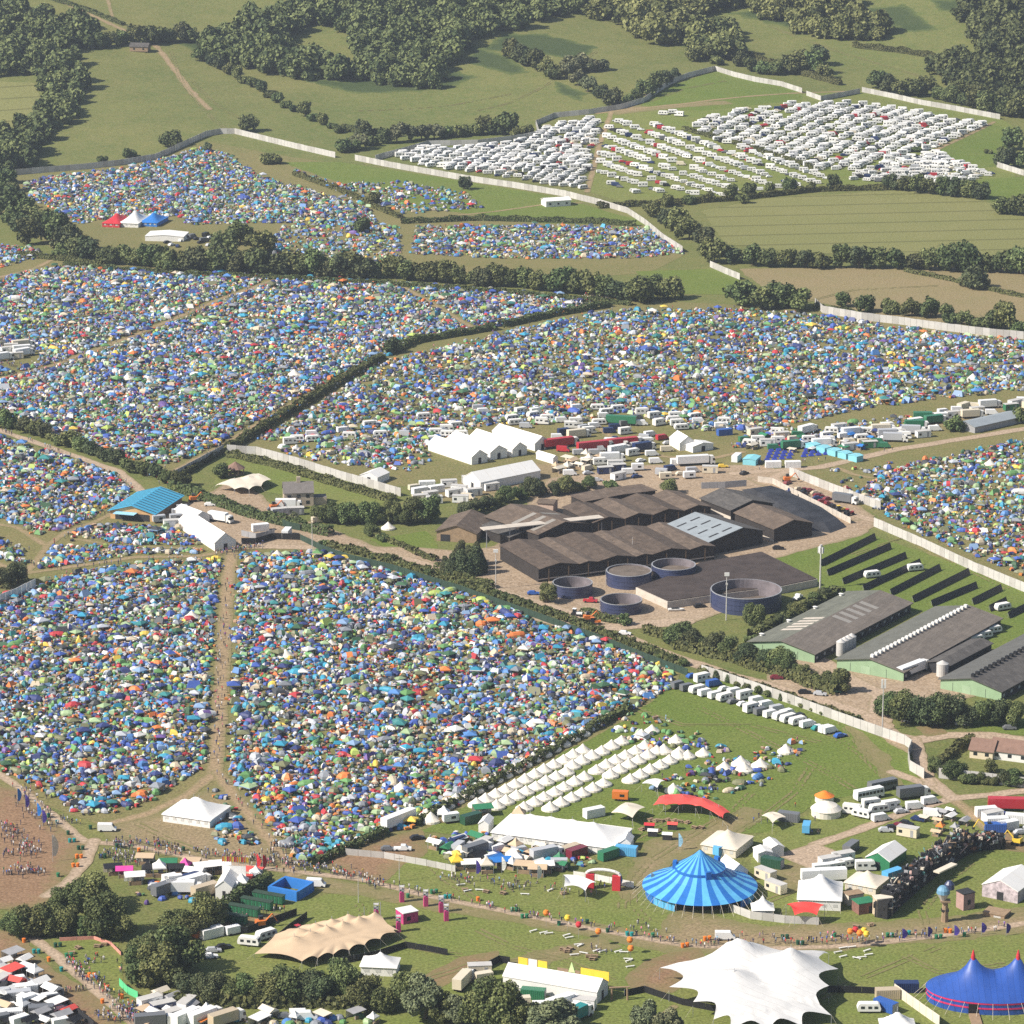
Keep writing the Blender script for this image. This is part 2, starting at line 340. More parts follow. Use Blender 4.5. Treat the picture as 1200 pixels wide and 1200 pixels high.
patch('yard', g_yard, [(185, 605), (280, 560), (330, 600), (390, 620), (440, 640), (540, 645), (580, 640), (640, 560), (760, 545), (900, 545), (990, 590), (1030, 610), (1010, 628), (905, 655), (900, 700), (800, 735), (700, 725), (640, 712), (540, 680), (420, 645), (300, 640), (250, 640)], z=.17, ragged=1.2)
patch('yard', g_yard, [(895, 762), (955, 768), (985, 785), (1060, 790), (1100, 785), (1145, 815), (1100, 830), (1020, 825), (1040, 850), (1070, 885), (1040, 870), (1000, 838), (960, 822), (900, 800)], z=.17, ragged=1.2)
patch('yard', g_yard, [(870, 560), (960, 560), (1025, 605), (1000, 612), (960, 590), (905, 575)], z=.2, ragged=.8)
# ------------------------------------------------------------------ roads, tracks and footpaths
PATHS = []
def path(pts, w, m=None, name='path', z=.22, ragged=.45):
    PATHS.append((W2(pts), w))
    return patch(name, m or g_footpath, line=pts, width=w, z=z, ragged=ragged)
path([(272, 640), (266, 690), (262, 760), (258, 830), (253, 890), (250, 912)], 5.2)
path([(250, 908), (215, 935), (170, 955), (130, 965)], 4)
path([(255, 905), (275, 935), (300, 965), (328, 1000), (345, 1025)], 4.5)
path([(-20, 895), (25, 925), (60, 955), (100, 987), (150, 990), (250, 1010), (330, 1020), (420, 1030), (500, 1050), (600, 1070), (700, 1090), (800, 1108), (900, 1112), (1000, 1108), (1100, 1097), (1230, 1078)], 3.2, g_path, 'path', .24)
path([(110, 985), (100, 1010), (80, 1035), (55, 1050)], 4, g_path, 'path', .27)
path([(20, 1088), (60, 1115), (110, 1158), (175, 1215)], 3.6, g_path, 'path', .24)
path([(-20, 655), (30, 672), (60, 668), (160, 653), (230, 652), (275, 645), (320, 640)], 3.5)
path([(-20, 612), (20, 618), (55, 640), (75, 625), (110, 612), (140, 598)], 3.2)
path([(55, 640), (45, 655), (30, 672)], 3.2, z=.25)
path([(90, 632), (140, 640), (235, 643)], 2.4)
path([(300, 640), (380, 642), (430, 645), (500, 662), (560, 686), (640, 710), (700, 730), (760, 760), (850, 790), (930, 812), (1000, 832), (1035, 850)], 6.5, g_path, 'road', .24, .6)
path([(640, 725), (690, 738), (740, 733), (800, 728)], 9, g_path, 'road', .27, .6)
path([(860, 555), (960, 548), (1050, 527), (1230, 498)], 5.5, g_path, 'road', .24)
path([(930, 548), (905, 560), (960, 590), (1030, 612)], 5, g_path, 'road', .27)
path([(-20, 498), (60, 525), (140, 553), (168, 578)], 4.2, g_path, 'path', .24)
path([(205, 552), (265, 520), (330, 480), (435, 425)], 3.6)
path([(-20, 448), (63, 428), (140, 400), (213, 370), (260, 350), (330, 325)], 3.4)
path([(-20, 330), (40, 315), (70, 300), (60, 280)], 3.4)
path([(213, 372), (260, 372), (340, 376)], 2.4)
path([(470, 335), (500, 352), (560, 388)], 3)
path([(690, 430), (740, 423)], 3)
path([(1030, 420), (1080, 428), (1200, 428)], 3)
path([(60, -5), (100, 15), (140, 33), (168, 44), (185, 56), (205, 82), (222, 105), (245, 128)], 4.5, g_footpath, 'path', .22, .8)
path([(125, -5), (133, 25)], 2.5)
path([(1047, 905), (1100, 925), (1116, 936), (1067, 950), (1000, 975), (955, 990)], 4.2, g_path, 'road', .24)
path([(1080, 905), (1116, 936), (1160, 932), (1215, 925)], 4.5, g_path, 'road', .27)
path([(1116, 936), (1140, 955), (1170, 985)], 4, g_footpath, 'path', .22)
path([(1020, 840), (1045, 862), (1072, 868), (1110, 862), (1160, 862), (1230, 872)], 6.5, g_path, 'road', .27, .6)
path([(1072, 866), (1078, 890), (1090, 920)], 4.5, g_path, 'road', .3, .5)
path([(1030, 845), (1035, 815), (1000, 800), (960, 775)], 8, g_path, 'road', .21, .6)
path([(717, 130), (702, 170), (688, 225)], 3.5)
path([(700, 133), (800, 122), (935, 109), (1000, 107)], 3.2)
path([(1085, 182), (1120, 165), (1165, 143)], 3)
path([(510, 255), (580, 248), (650, 238), (680, 238)], 2.6)
path([(790, 1180), (770, 1195), (740, 1230)], 2.2)
path([(1020, 560), (1000, 556), (980, 548)], 3)
path([(540, 590), (600, 575), (660, 568)], 3.2)
path([(870, 530), (820, 540), (740, 530), (700, 500)], 3.6)
patch('paved_pad', g_path, [(908, 1002), (955, 988), (992, 1002), (952, 1020)], z=.24, ragged=.1)
patch('dirt', g_mud, [(1072, 852), (1100, 850), (1112, 860), (1085, 864)], z=.33, ragged=.6)
# ------------------------------------------------------------------ light and air
SUN_EL, SUN_DIR = R(41), Vector((math.cos(R(20)), math.sin(R(20)), 0))      # level direction the light travels in
sl = bpy.data.lights.new('sun', 'SUN'); so = bpy.data.objects.new('sun', sl); COL.objects.link(so)
sl.energy = 4.8; sl.angle = R(.55); sl.color = (1, .93, .83)
d = Vector((SUN_DIR.x*math.cos(SUN_EL), SUN_DIR.y*math.cos(SUN_EL), -math.sin(SUN_EL)))
so.rotation_euler = d.to_track_quat('-Z', 'Y').to_euler()
wd = bpy.data.worlds.new('World'); SC.world = wd; wd.use_nodes = True
sk = wd.node_tree.nodes.new('ShaderNodeTexSky'); sk.sky_type = 'NISHITA'; sk.sun_disc = False
sk.sun_elevation = SUN_EL; sk.sun_rotation = math.atan2(-SUN_DIR.x, -SUN_DIR.y); sk.air_density = 1.0; sk.dust_density = 1.6
bg = wd.node_tree.nodes['Background']; bg.inputs[1].default_value = .075
wd.node_tree.links.new(sk.outputs[0], bg.inputs[0])
hm = bpy.data.materials.new('pale summer haze'); hm.use_nodes = True; nt = hm.node_tree
nt.nodes.remove(nt.nodes['Principled BSDF'])
pv = nt.nodes.new('ShaderNodeVolumePrincipled'); pv.inputs['Color'].default_value = (.75, .85, 1, 1); pv.inputs['Density'].default_value = HAZE; pv.inputs['Anisotropy'].default_value = .2
nt.links.new(pv.outputs[0], nt.nodes['Material Output'].inputs['Volume'])
if HAZE:
    hb = MB(); hb.box((0, 2300, -2), (7800, 6600, 372), hm)
    tag(hb.build('haze', None, (0, 2300, -2)), kind='stuff')
SC.view_settings.view_transform = 'Standard'; SC.view_settings.look = 'None'; SC.view_settings.exposure = EXPOSURE; SC.view_settings.gamma = 1; SC.view_settings.use_curve_mapping = False
SC.cycles.volume_bounces = 0; SC.cycles.max_bounces = 6; SC.cycles.diffuse_bounces = 3; SC.cycles.transparent_max_bounces = 8
SC.cycles.use_denoising = False

# tyre ruts worn into the grass
def ruts(pts, gap=1.9):
    w = W2(pts); 
    for s in (-gap/2, gap/2):
        q = []
        for i, (x, y) in enumerate(w):
            a, b = w[max(0, i-1)], w[min(len(w)-1, i+1)]; L = math.hypot(b[0]-a[0], b[1]-a[1]); q.append((x-(b[1]-a[1])/L*s, y+(b[0]-a[0])/L*s))
        RUT.append(q)
RUT = []
for l in ([(985, 846), (1005, 870), (1028, 905), (1050, 915)], [(930, 845), (975, 862), (1010, 885), (1040, 915)], [(950, 900), (930, 930), (890, 960), (850, 985)], [(880, 930), (860, 950), (800, 985), (760, 1010), (735, 1040), (728, 1065)], [(740, 1045), (745, 1065), (760, 1080)], [(700, 990), (740, 985), (790, 960)], [(500, 1010), (520, 1030), (560, 1055)], [(560, 1090), (600, 1110), (660, 1125), (720, 1150)], [(640, 1125), (560, 1128), (500, 1148)],
          [(1100, 1110), (1050, 1130), (1000, 1150), (960, 1170)], [(1060, 1120), (1100, 1140), (1180, 1130)], [(890, 1060), (940, 1040), (960, 1025)], [(420, 1060), (440, 1085), (480, 1110), (540, 1120)], [(1140, 1010), (1100, 1040), (1080, 1070), (1090, 1090)], [(160, 965), (200, 985), (240, 1000)], [(740, 830), (800, 850), (880, 850), (960, 870)], [(820, 830), (900, 870), (960, 900), (1000, 925)],
          [(200, 60), (215, 100), (250, 140), (270, 155)], [(560, 130), (600, 120), (640, 100), (700, 60)], [(420, 130), (520, 125), (600, 110)], [(900, 30), (980, 60), (1080, 90)], [(940, 355), (1000, 340), (1100, 335)], [(760, 120), (800, 105), (850, 95)], [(300, 150), (250, 120), (225, 95)], [(1000, 650), (1060, 630), (1120, 660), (1180, 690)]):
    ruts(l)
_W2 = W2
for q in RUT:
    W2 = lambda p: p
    patch('tyre_rut', g_worn, line=q, width=.75, z=.3, ragged=.2)
W2 = _W2
# ------------------------------------------------------------------ foliage
def leaf_mat(name, a, b, rand=.3):
    m = bpy.data.materials.new(name); m.use_nodes = True; nt = m.node_tree; N = nt.nodes; L = nt.links
    bs = N['Principled BSDF']; bs.inputs['Roughness'].default_value = .7; bs.inputs['Specular IOR Level'].default_value = .2
    vc = N.new('ShaderNodeVertexColor'); vc.layer_name = 'col'
    x = N.new('ShaderNodeMix'); x.data_type = 'RGBA'; x.inputs[6].default_value = (*a, 1); x.inputs[7].default_value = (*b, 1); L.new(vc.outputs['Color'], x.inputs[0])
    o = N.new('ShaderNodeObjectInfo'); r = N.new('ShaderNodeMapRange'); r.inputs[3].default_value = 1-rand; r.inputs[4].default_value = 1+rand; L.new(o.outputs['Random'], r.inputs[0])
    h = N.new('ShaderNodeHueSaturation'); L.new(r.outputs[0], h.inputs['Value'])
    r2 = N.new('ShaderNodeMapRange'); r2.inputs[3].default_value = .468; r2.inputs[4].default_value = .535
    mm = N.new('ShaderNodeMath'); mm.operation = 'FRACT'; m2 = N.new('ShaderNodeMath'); m2.operation = 'MULTIPLY'; m2.inputs[1].default_value = 7.3
    L.new(o.outputs['Random'], m2.inputs[0]); L.new(m2.outputs[0], mm.inputs[0]); L.new(mm.outputs[0], r2.inputs[0]); L.new(r2.outputs[0], h.inputs['Hue'])
    L.new(x.outputs[2], h.inputs['Color']); L.new(h.outputs[0], bs.inputs['Base Color'])
    return m
m_leaf = leaf_mat('leaf green', (.044, .064, .021), (.16, .182, .064))
m_leafd = leaf_mat('dark leaf green', (.032, .048, .022), (.105, .12, .05), .12)
m_leafg = leaf_mat('grey willow green', (.06, .075, .04), (.19, .2, .1))
m_hedge = leaf_mat('hedge green', (.04, .054, .018), (.115, .125, .042), .1)
m_bark = mat('bark', (.1, .08, .06), .9, .3, 2)
def leaf_cloud(n, lumps, size, r):
    """small leaf-clump faces spread through the outer volume of a set of lumps: points (n*4,3), tint per point"""
    w = np.array([l[3]**2 for l in lumps]); k = r.choice(len(lumps), n, p=w/w.sum())
    d = r.normal(size=(n, 3)); d /= np.linalg.norm(d, axis=1)[:, None]
    L = np.array(lumps)[k]; rad = L[:, 3]*r.uniform(.66, 1.06, n)
    c = L[:, :3]+d*rad[:, None]
    nn = d*.8+r.normal(size=(n, 3))*.55+np.array([0, 0, .25]); nn /= np.linalg.norm(nn, axis=1)[:, None]
    a = np.cross(nn, r.normal(size=(n, 3))); a /= np.linalg.norm(a, axis=1)[:, None]; b = np.cross(nn, a)
    s = size*r.uniform(.55, 1.3, n)[:, None]
    q = np.stack([c-a*s-b*s*.6, c+a*s*.7-b*s, c+a*s+b*s*.7, c-a*s*.8+b*s], 1).reshape(-1, 3)
    t = np.clip(r.normal(.45, .28, n), 0, 1)
    t = t+np.clip(r.normal(0, .18, len(lumps)), -.3, .3)[k]
    return q, np.repeat(np.clip(t, 0, 1), 4)
def lumps_for(kind, r):
    out = []
    if kind == 'column':
        for i in range(10): z = .2+1.5*i/9; out.append((r.uniform(-.12, .12), r.uniform(-.12, .12), z, .62*(1-.55*(i/9)**2)+r.uniform(-.05, .05)))
    elif kind == 'bush':
        for i in range(12): a = r.uniform(0, 6.28); q = math.sqrt(r.uniform(0, 1))*.72; out.append((q*math.cos(a), q*math.sin(a), r.uniform(.25, .6), r.uniform(.28, .45)))
    else:
        hgt = {'oak': 1.0, 'ash': 1.25, 'loose': 1.1}[kind]; n = {'oak': 26, 'ash': 26, 'loose': 20}[kind]
        for i in range(n):
            a = r.uniform(0, 6.28); u = r.uniform(0, 1); q = math.sqrt(r.uniform(.02, 1))*(.78 if u < .6 else .5)
            out.append((q*math.cos(a), q*math.sin(a), .42+u*hgt*.85, r.uniform(.2, .42)*(1.1 if kind != 'loose' else .85)))
        out.append((0, 0, .55+.3*hgt, .5))
    return out
def crown_mesh(name, kind, n, size, seed, m):
    r = np.random.default_rng(seed); q, t = leaf_cloud(n, lumps_for(kind, r), size, r)
    q[:, 2] = np.maximum(q[:, 2], .06)
    return big_mesh(name, q, np.arange(len(q)).reshape(-1, 4), [m], np.repeat(t[:, None], 3, 1))
def trunk_mesh(name, kind, seed):
    b = MB(); r = random.Random(seed); h = .65
    lean = (r.uniform(-.05, .05), r.uniform(-.05, .05))
    b.tube((0, 0, -.05), (lean[0], lean[1], h*.6), .075, .052, m_bark, 7)
    for i in range(5):
        a = i*1.26+r.uniform(-.3, .3); b.tube((lean[0], lean[1], h*.52), (.42*math.cos(a), .42*math.sin(a), h*.62+r.uniform(.2, .45)), .035, .012, m_bark, 5)
    return b.mesh(name)
CR, TK = {}, {}
for kind, cnt, mt in (('oak', 5, m_leaf), ('ash', 3, m_leaf), ('loose', 3, m_leafg), ('bush', 3, m_leaf), ('column', 2, m_leafd), ('dark', 3, m_leafd)):
    k = 'oak' if kind == 'dark' else kind
    CR[kind] = [[crown_mesh('crown', k, nq, sz, 50+i*7+len(kind), mt) for i in range(cnt)] for nq, sz in ((9000, .043), (2400, .078))]
    TK[kind] = [trunk_mesh('trunk', k, i) for i in range(2)]
def fused(kind, i):
    """a small far tree: crown and trunk in one mesh"""
    key = (kind, i)
    if key not in FUSED:
        c = CR[kind][1][i]; me = c.copy(); me.materials.append(m_bark); import bmesh
        bm = bmesh.new(); bm.from_mesh(me); k = len(bm.faces); bm.from_mesh(TK[kind][i % 2]); bm.faces.ensure_lookup_table()
        for f in bm.faces[k:]: f.material_index = 1
        bm.to_mesh(me); bm.free(); FUSED[key] = me
    return FUSED[key]
FUSED = {}
KINDW = {'oak': ('oak_tree', 'broad oak'), 'ash': ('ash_tree', 'tall round tree'), 'loose': ('willow_tree', 'grey-green loose tree'), 'bush': ('bush', 'low bush'), 'column': ('conifer_tree', 'dark conifer'), 'dark': ('dark_tree', 'dark dense tree')}
ORD = 'first second third fourth fifth sixth seventh eighth ninth tenth eleventh twelfth thirteenth fourteenth fifteenth sixteenth seventeenth eighteenth nineteenth twentieth'.split()
TENS = {20: 'twenty', 30: 'thirty', 40: 'forty', 50: 'fifty', 60: 'sixty', 70: 'seventy', 80: 'eighty', 90: 'ninety'}
def ordinal(n):
    if n <= 20: return ORD[n-1]
    if n > 99: return 'hundred and '+ordinal(n-100) if n > 100 else 'hundredth'
    t = n//10*10
    return TENS[t][:-1]+'ieth' if n == t else TENS[t]+'-'+ORD[n-t-1]
def tree(px, py, w, kind=None, label=None, group=None, hs=1.0):
    """px, py: foot of the tree in the photograph, w: width of the crown there"""
    kind = kind or rnd.choices(['oak', 'ash', 'dark', 'loose'], [5, 3, 2, 1])[0]
    p = P(px, py); s = w/pxm(p)/2*1.02; near = py > 560 and w > 18
    name, phrase = KINDW[kind]; i = rnd.randrange(len(CR[kind][0])); rz = rnd.uniform(0, 6.28)
    sc = (s*rnd.uniform(.92, 1.08), s*rnd.uniform(.92, 1.08), s*hs*rnd.uniform(.88, 1.12))
    cat = 'bush' if kind == 'bush' else 'tree'
    if near:
        o = thing(name, p, label, cat, group, rz)
        link('trunk', TK[kind][i % 2], o, sc=sc); link('crown', CR[kind][0][i], o, sc=sc)
    else:
        o = link(name, fused(kind, i), None, p, rz, sc); tag(o, label, cat, group)
    if not label: REG.append((o, phrase, px, py, None))
    return o
def tree_row(pts, step, w, desc, kinds=None, jit=2.0, group=None, hs=1.0):
    """trees one after another along a line; desc ends the label: '... in the row behind X counted from Y'"""
    d = [0.0]
    for a, b in zip(pts, pts[1:]): d.append(d[-1]+math.hypot(b[0]-a[0], b[1]-a[1]))
    n = max(2, int(d[-1]/step)+1)
    for k in range(n):
        t = d[-1]*k/(n-1); j = max(i for i in range(len(pts)-1) if d[i] <= t+1e-6); u = (t-d[j])/(d[j+1]-d[j]+1e-9); a, b = pts[j], pts[j+1]
        kind = rnd.choice(kinds) if kinds else None
        kind = kind or rnd.choices(['oak', 'ash', 'dark'], [5, 3, 2])[0]
        tree(a[0]+(b[0]-a[0])*u+rnd.uniform(-jit, jit), a[1]+(b[1]-a[1])*u+rnd.uniform(-jit, jit)*.35, w*rnd.uniform(.72, 1.22), kind,
             f'{KINDW[kind][1]}, {ordinal(k+1)} {desc}', group or 'trees in rows and hedgerows', hs)
# rows and belts of trees, each tree on its own
tree_row([(75, 302), (120, 308), (210, 315), (300, 318), (440, 326)], 14, 30, 'in the tree belt between tent fields, from its red-roofed end')
tree_row([(200, 318), (330, 322), (430, 326)], 24, 34, 'in the front line of the tree belt, from the marquee trio side', ['oak', 'dark'])
tree_row([(462, 326), (540, 332), (620, 338), (700, 346), (752, 354)], 15, 30, 'in the tree belt over the mid camp, from the gap')
tree_row([(2, 215), (18, 240), (40, 262), (62, 282), (85, 300)], 11, 32, 'in the wooded edge, from its hillside end')
tree_row([(0, 240), (14, 262), (34, 286)], 14, 34, 'in the outer wooded edge, from its hillside end')
tree_row([(262, 300), (285, 285), (305, 296)], 20, 30, 'of the clump behind the tree belt, from the marquee trio')
tree_row([(785, 350), (768, 344), (752, 350)], 13, 28, 'of the clump at the belt end, from the green paddock')
tree_row([(870, 358), (890, 362), (915, 360), (935, 362)], 17, 36, 'of the clump below the brown pasture, from the green paddock')
tree_row([(985, 360), (1018, 366), (1050, 366), (1068, 370)], 25, 30, 'behind the pale perimeter fence, from the clump', ['oak', 'bush'])
tree_row([(1090, 372), (1130, 380), (1160, 383), (1196, 388)], 20, 30, 'behind the pale fence bend, from the fence corner', ['oak', 'ash', 'bush'])
tree_row([(838, 308), (900, 312), (960, 314), (1030, 314), (1100, 316), (1150, 318), (1215, 322)], 20, 32, 'along the brown pasture hedge, from the fence end')
tree_row([(765, 255), (790, 268), (815, 285), (838, 300)], 15, 30, 'beside the crop field corner, from the caravan field')
tree_row([(760, 245), (830, 236), (905, 228), (975, 222)], 24, 18, 'in the hedge over the crop field, from the caravans', ['bush', 'oak', 'ash'])
tree_row([(1045, 222), (1080, 226), (1110, 230), (1150, 232)], 15, 22, 'over the crop field end, from the caravan rows')
tree_row([(1175, 250), (1192, 252), (1210, 255)], 15, 26, 'beside the crop field end, from the field')
tree_row([(1178, 195), (1195, 200), (1185, 175)], 16, 26, 'of the clump beside the fence gap, from the caravans')
tree_row([(235, 72), (262, 84), (290, 98), (330, 122), (365, 140), (398, 156)], 11, 18, 'down the hillside hedgerow, from the wood', ['oak', 'bush', 'dark', 'ash'])
tree_row([(118, 56), (150, 52), (190, 50), (225, 48)], 13, 22, 'beside the hill track barn, from the far wood')
tree_row([(408, 178), (445, 168), (485, 165), (530, 160), (575, 156), (612, 158)], 14, 26, 'behind the perimeter fence, from the lone oak', ['oak', 'ash', 'loose', 'bush'])
tree_row([(735, 122), (755, 115), (775, 104), (790, 94)], 12, 22, 'along the fence beside the green hill paddock, from the field road')
tree_row([(600, 66), (618, 76), (636, 86), (648, 92)], 10, 24, 'of the hillside diagonal clump, from the wood')
tree_row([(662, 92), (690, 108), (705, 114), (718, 122)], 14, 26, 'of the hillside hollow, from the diagonal clump', ['dark', 'oak', 'loose'])
tree_row([(672, 84), (690, 84), (708, 82)], 9, 28, 'of the grey hillside thicket, from the hollow', ['loose'], hs=.75)
tree_row([(815, 72), (850, 66), (875, 82), (905, 88), (945, 84), (965, 92)], 14, 26, 'behind the top perimeter fence, from the wood')
tree_row([(1028, 104), (1050, 112), (1085, 112), (1112, 120), (1140, 126), (1165, 134), (1200, 138)], 14, 24, 'behind the corner fence, from the field gate')
tree_row([(6, 500), (50, 512), (100, 530), (150, 548), (182, 560)], 11, 22, 'in the tall hedge beside the dusty track, from its far end', ['oak', 'bush', 'dark'])
tree_row([(196, 566), (212, 570)], 12, 22, 'beside the grey fence corner, from the track', ['oak'])
tree_row([(378, 612), (400, 613), (425, 614), (450, 612), (475, 614), (502, 612)], 13, 30, 'in the belt beside the stone house, from the house')
tree_row([(545, 606), (566, 600), (588, 594), (600, 588), (620, 582), (645, 580), (672, 578), (690, 572)], 13, 24, 'in the belt behind the dark barns, from the low barn', ['oak', 'dark', 'bush'])
tree_row([(522, 672), (536, 674), (550, 675), (566, 672), (540, 660), (558, 662)], 9, 27, 'of the square conifer block by the barns, from the lane', ['column'], jit=1)
tree_row([(786, 754), (812, 760), (840, 766), (868, 774), (896, 782), (925, 792), (955, 802), (985, 812)], 11, 28, 'in the scrub belt below the slurry tank, from the tank', ['bush', 'oak', 'dark', 'ash'])
tree_row([(880, 752), (905, 738), (930, 724), (955, 708), (978, 698)], 12, 20, 'in the hedge beside the skylit green shed, from the tank', ['bush', 'oak', 'dark'])
tree_row([(1042, 838), (1058, 846), (1078, 850), (1098, 850), (1120, 848), (1142, 850), (1165, 848), (1190, 850)], 17, 38, 'in the belt before the green sheds, from the lane', ['oak', 'dark', 'ash'])
tree_row([(1093, 905), (1112, 912), (1135, 916), (1160, 918), (1190, 920)], 13, 26, 'in front of the bungalow, from the lane', ['bush', 'oak', 'dark'])
tree_row([(380, 640), (420, 648), (470, 664), (520, 680), (580, 700), (640, 719), (700, 740), (760, 765), (800, 780)], 13, 13, 'in the shrubs behind the green fence, from the site lane', ['bush', 'oak'], hs=.8)
tree_row([(826, 792), (870, 806), (920, 822), (970, 838), (1005, 848)], 13, 14, 'in the shrubs behind the white fence, from the vans', ['bush', 'oak', 'column'], hs=.8)
tree_row([(18, 1096), (62, 1094), (88, 1094), (115, 1096), (142, 1100)], 20, 46, 'of the grove by the mud track, from its outer tree', ['oak', 'ash'])
tree_row([(72, 1068), (108, 1062), (128, 1070)], 18, 44, 'of the back of the grove, from the mud', ['oak', 'ash'])
tree_row([(165, 1154), (192, 1156), (176, 1128), (158, 1140), (204, 1140)], 19, 58, 'of the big round copse above the stalls, from the lawn', ['oak', 'ash'])
tree_row([(205, 1095), (226, 1098), (242, 1090)], 14, 38, 'of the thicket behind the market stalls, from the copse', ['oak', 'ash'])
tree_row([(222, 1172), (258, 1174), (290, 1174), (322, 1174), (350, 1172), (376, 1174), (402, 1172)], 22, 46, 'in the belt below the parked vans, from the copse', ['oak', 'dark', 'ash'])
tree_row([(430, 1180), (452, 1185), (478, 1184)], 18, 44, 'below the small white marquee, from the tan tent', ['oak', 'ash'])
tree_row([(498, 1194), (520, 1198), (550, 1202), (578, 1206), (605, 1208), (632, 1212), (650, 1214)], 20, 54, 'in the belt below the long white hall tent, from the mud', ['oak', 'ash', 'loose'])
tree_row([(752, 1214), (780, 1218)], 20, 40, 'below the white star tent, from the hall tent', ['oak', 'loose'])
tree_row([(4, 690), (20, 684)], 12, 30, 'at the end of the site screen, from the camp edge', ['dark', 'oak'])
for a in ((290, 154, 24, 'oak', 'lone round oak on the hill pasture above the perimeter fence'), (425, 160, 22, 'dark', 'lone dark tree beside the hill hedgerow foot'), (545, 222, 18, 'dark', 'dark conifer-like tree breaking the white fence line'),
          (244, 178, 14, 'loose', 'thin tree straddling the perimeter fence crest'), (120, 190, 16, 'bush', 'bush clump just outside the curved fence, farther one'), (152, 184, 20, 'bush', 'bush clump just outside the curved fence, wider one'), (200, 172, 26, 'oak', 'leafy clump against the outside of the curved fence'),
          (318, 192, 26, 'bush', 'scrubby clump inside the fence beside the tents'), (440, 240, 20, 'oak', 'tree standing among the sparse tents on the far field'), (425, 272, 24, 'oak', 'tree beside the tent field below the long hedge'),
          (460, 414, 22, 'dark', 'dark tree standing in the long camp hedge'), (260, 560, 22, 'oak', 'garden tree beside the brown gazebo'), (642, 706, 28, 'ash', 'round bright tree beside the farmyard slurry tanks'),
          (885, 734, 28, 'ash', 'round bright tree below the largest slurry tank'), (555, 688, 12, 'bush', 'small round shrub below the conifer block'), (545, 690, 9, 'bush', 'small shrub beside the blue tarpaulin'),
          (732, 732, 18, 'oak', 'small tree beside the yard tank'), (715, 572, 18, 'bush', 'round bush before the open barn'), (785, 578, 22, 'oak', 'tree beside the black roofed barn gable'),
          (1142, 338, 36, 'dark', 'lone broad tree on the brown pasture'), (1118, 505, 26, 'oak', 'round tree among the white trucks by the camp road'), (1195, 495, 22, 'oak', 'tree at the far end of the long grey shed'),
          (1160, 905, 18, 'ash', 'bright round tree beside the bungalow wing'), (345, 612, 16, 'loose', 'pale grey bush beside the house compound'), (435, 628, 20, 'oak', 'tree at the paddock corner beside the lane'), (448, 634, 16, 'bush', 'shrub at the paddock edge'),
          (960, 76, 30, 'dark', 'big dark tree rising over the hill hedge'), (1075, 178, 12, 'bush', 'lone bush at the caravan field edge'), (1160, 60, 30, 'dark', 'dark hillside tree near the bracken'),
          (1115, 378, 22, 'bush', 'bushy tree between the pasture and the fence'), (870, 238, 16, 'oak', 'hedge tree over the crop field middle'), (1158, 180, 10, 'bush', 'small bush in the meadow by the fence gap')):
    tree(a[0], a[1], a[2], a[3], a[4], 'lone trees and bushes')
# ------------------------------------------------------------------ hedges
def hedge(pts, w, h, label, m=None, dens=1.0, name='hedge'):
    pts3 = [P(*p) for p in pts]; r = np.random.default_rng(len(pts)+int(pts[0][0])); Q, C = [], []
    for a, b in zip(pts3, pts3[1:]):
        L = (b-a).length; n = int(L*(w+2*h)*4.6*dens); s = .36*math.sqrt(1/dens)
        t = r.uniform(0, 1, n); u = r.uniform(-1, 1, n); v = r.uniform(0, 1, n)
        side = r.uniform(0, 1, n) < w/(w+2*h)
        v = np.where(side, 1, v); u = np.where(side, u, np.sign(u))
        dx, dy = (b.x-a.x)/L, (b.y-a.y)/L; hh = h*(1+.16*np.sin(t*L/3.1+a.x)+.1*np.sin(t*L/1.3)); ww = w/2*(1+.15*np.sin(t*L/2.3+a.y))
        x = a.x+(b.x-a.x)*t-dy*u*ww*(1-.2*v); y = a.y+(b.y-a.y)*t+dx*u*ww*(1-.2*v); z = a.z+(b.z-a.z)*t+v*hh
        c = np.stack([x, y, z], 1)+r.normal(size=(n, 3))*.14
        nn = np.stack([-dy*u*np.where(side, .2, 1), dx*u*np.where(side, .2, 1), np.where(side, 1, .25)], 1)+r.normal(size=(n, 3))*.45; nn /= np.linalg.norm(nn, axis=1)[:, None]
        e = np.cross(nn, r.normal(size=(n, 3))); e /= np.linalg.norm(e, axis=1)[:, None]; f = np.cross(nn, e); k = s*r.uniform(.6, 1.2, n)[:, None]
        Q.append(np.stack([c-e*k-f*k, c+e*k-f*k, c+e*k+f*k, c-e*k+f*k], 1).reshape(-1, 3)); C.append(np.repeat(np.clip(r.normal(.45, .28, n), 0, 1), 4))
    Q = np.concatenate(Q); C = np.concatenate(C); o = pts3[0]
    me = big_mesh(name, Q-np.array(o), np.arange(len(Q)).reshape(-1, 4), [m or m_hedge], np.repeat(C[:, None], 3, 1))
    return tag(link(name, me, None, o), label, 'hedge')
hedge([(208, 562), (235, 545), (270, 524)], 2.5, 2, 'short clipped hedge running beside the grey fence to the corner')
hedge([(272, 526), (330, 490), (400, 448), (448, 420)], 4, 2.6, 'long dark hedge dividing the two great camps, lower half')
hedge([(452, 417), (485, 402), (580, 386)], 4, 2.6, 'long dark hedge dividing the camps, middle stretch by the dark tree')
hedge([(586, 384), (650, 370), (715, 359)], 4, 2.6, 'long dark hedge dividing the camps, upper stretch to the tree belt')
hedge([(485, 968), (560, 928), (640, 885), (700, 852), (738, 832)], 2.6, 2, 'dark hedge between dense tents and the white bell tent rows')
hedge([(365, 1016), (400, 1000), (452, 978)], 2.4, 2, 'low hedge beside the long white trailer')
hedge([(232, 1088), (262, 1068), (290, 1050), (312, 1036)], 3.2, 3, 'hedge between the market stalls and the green latrines')
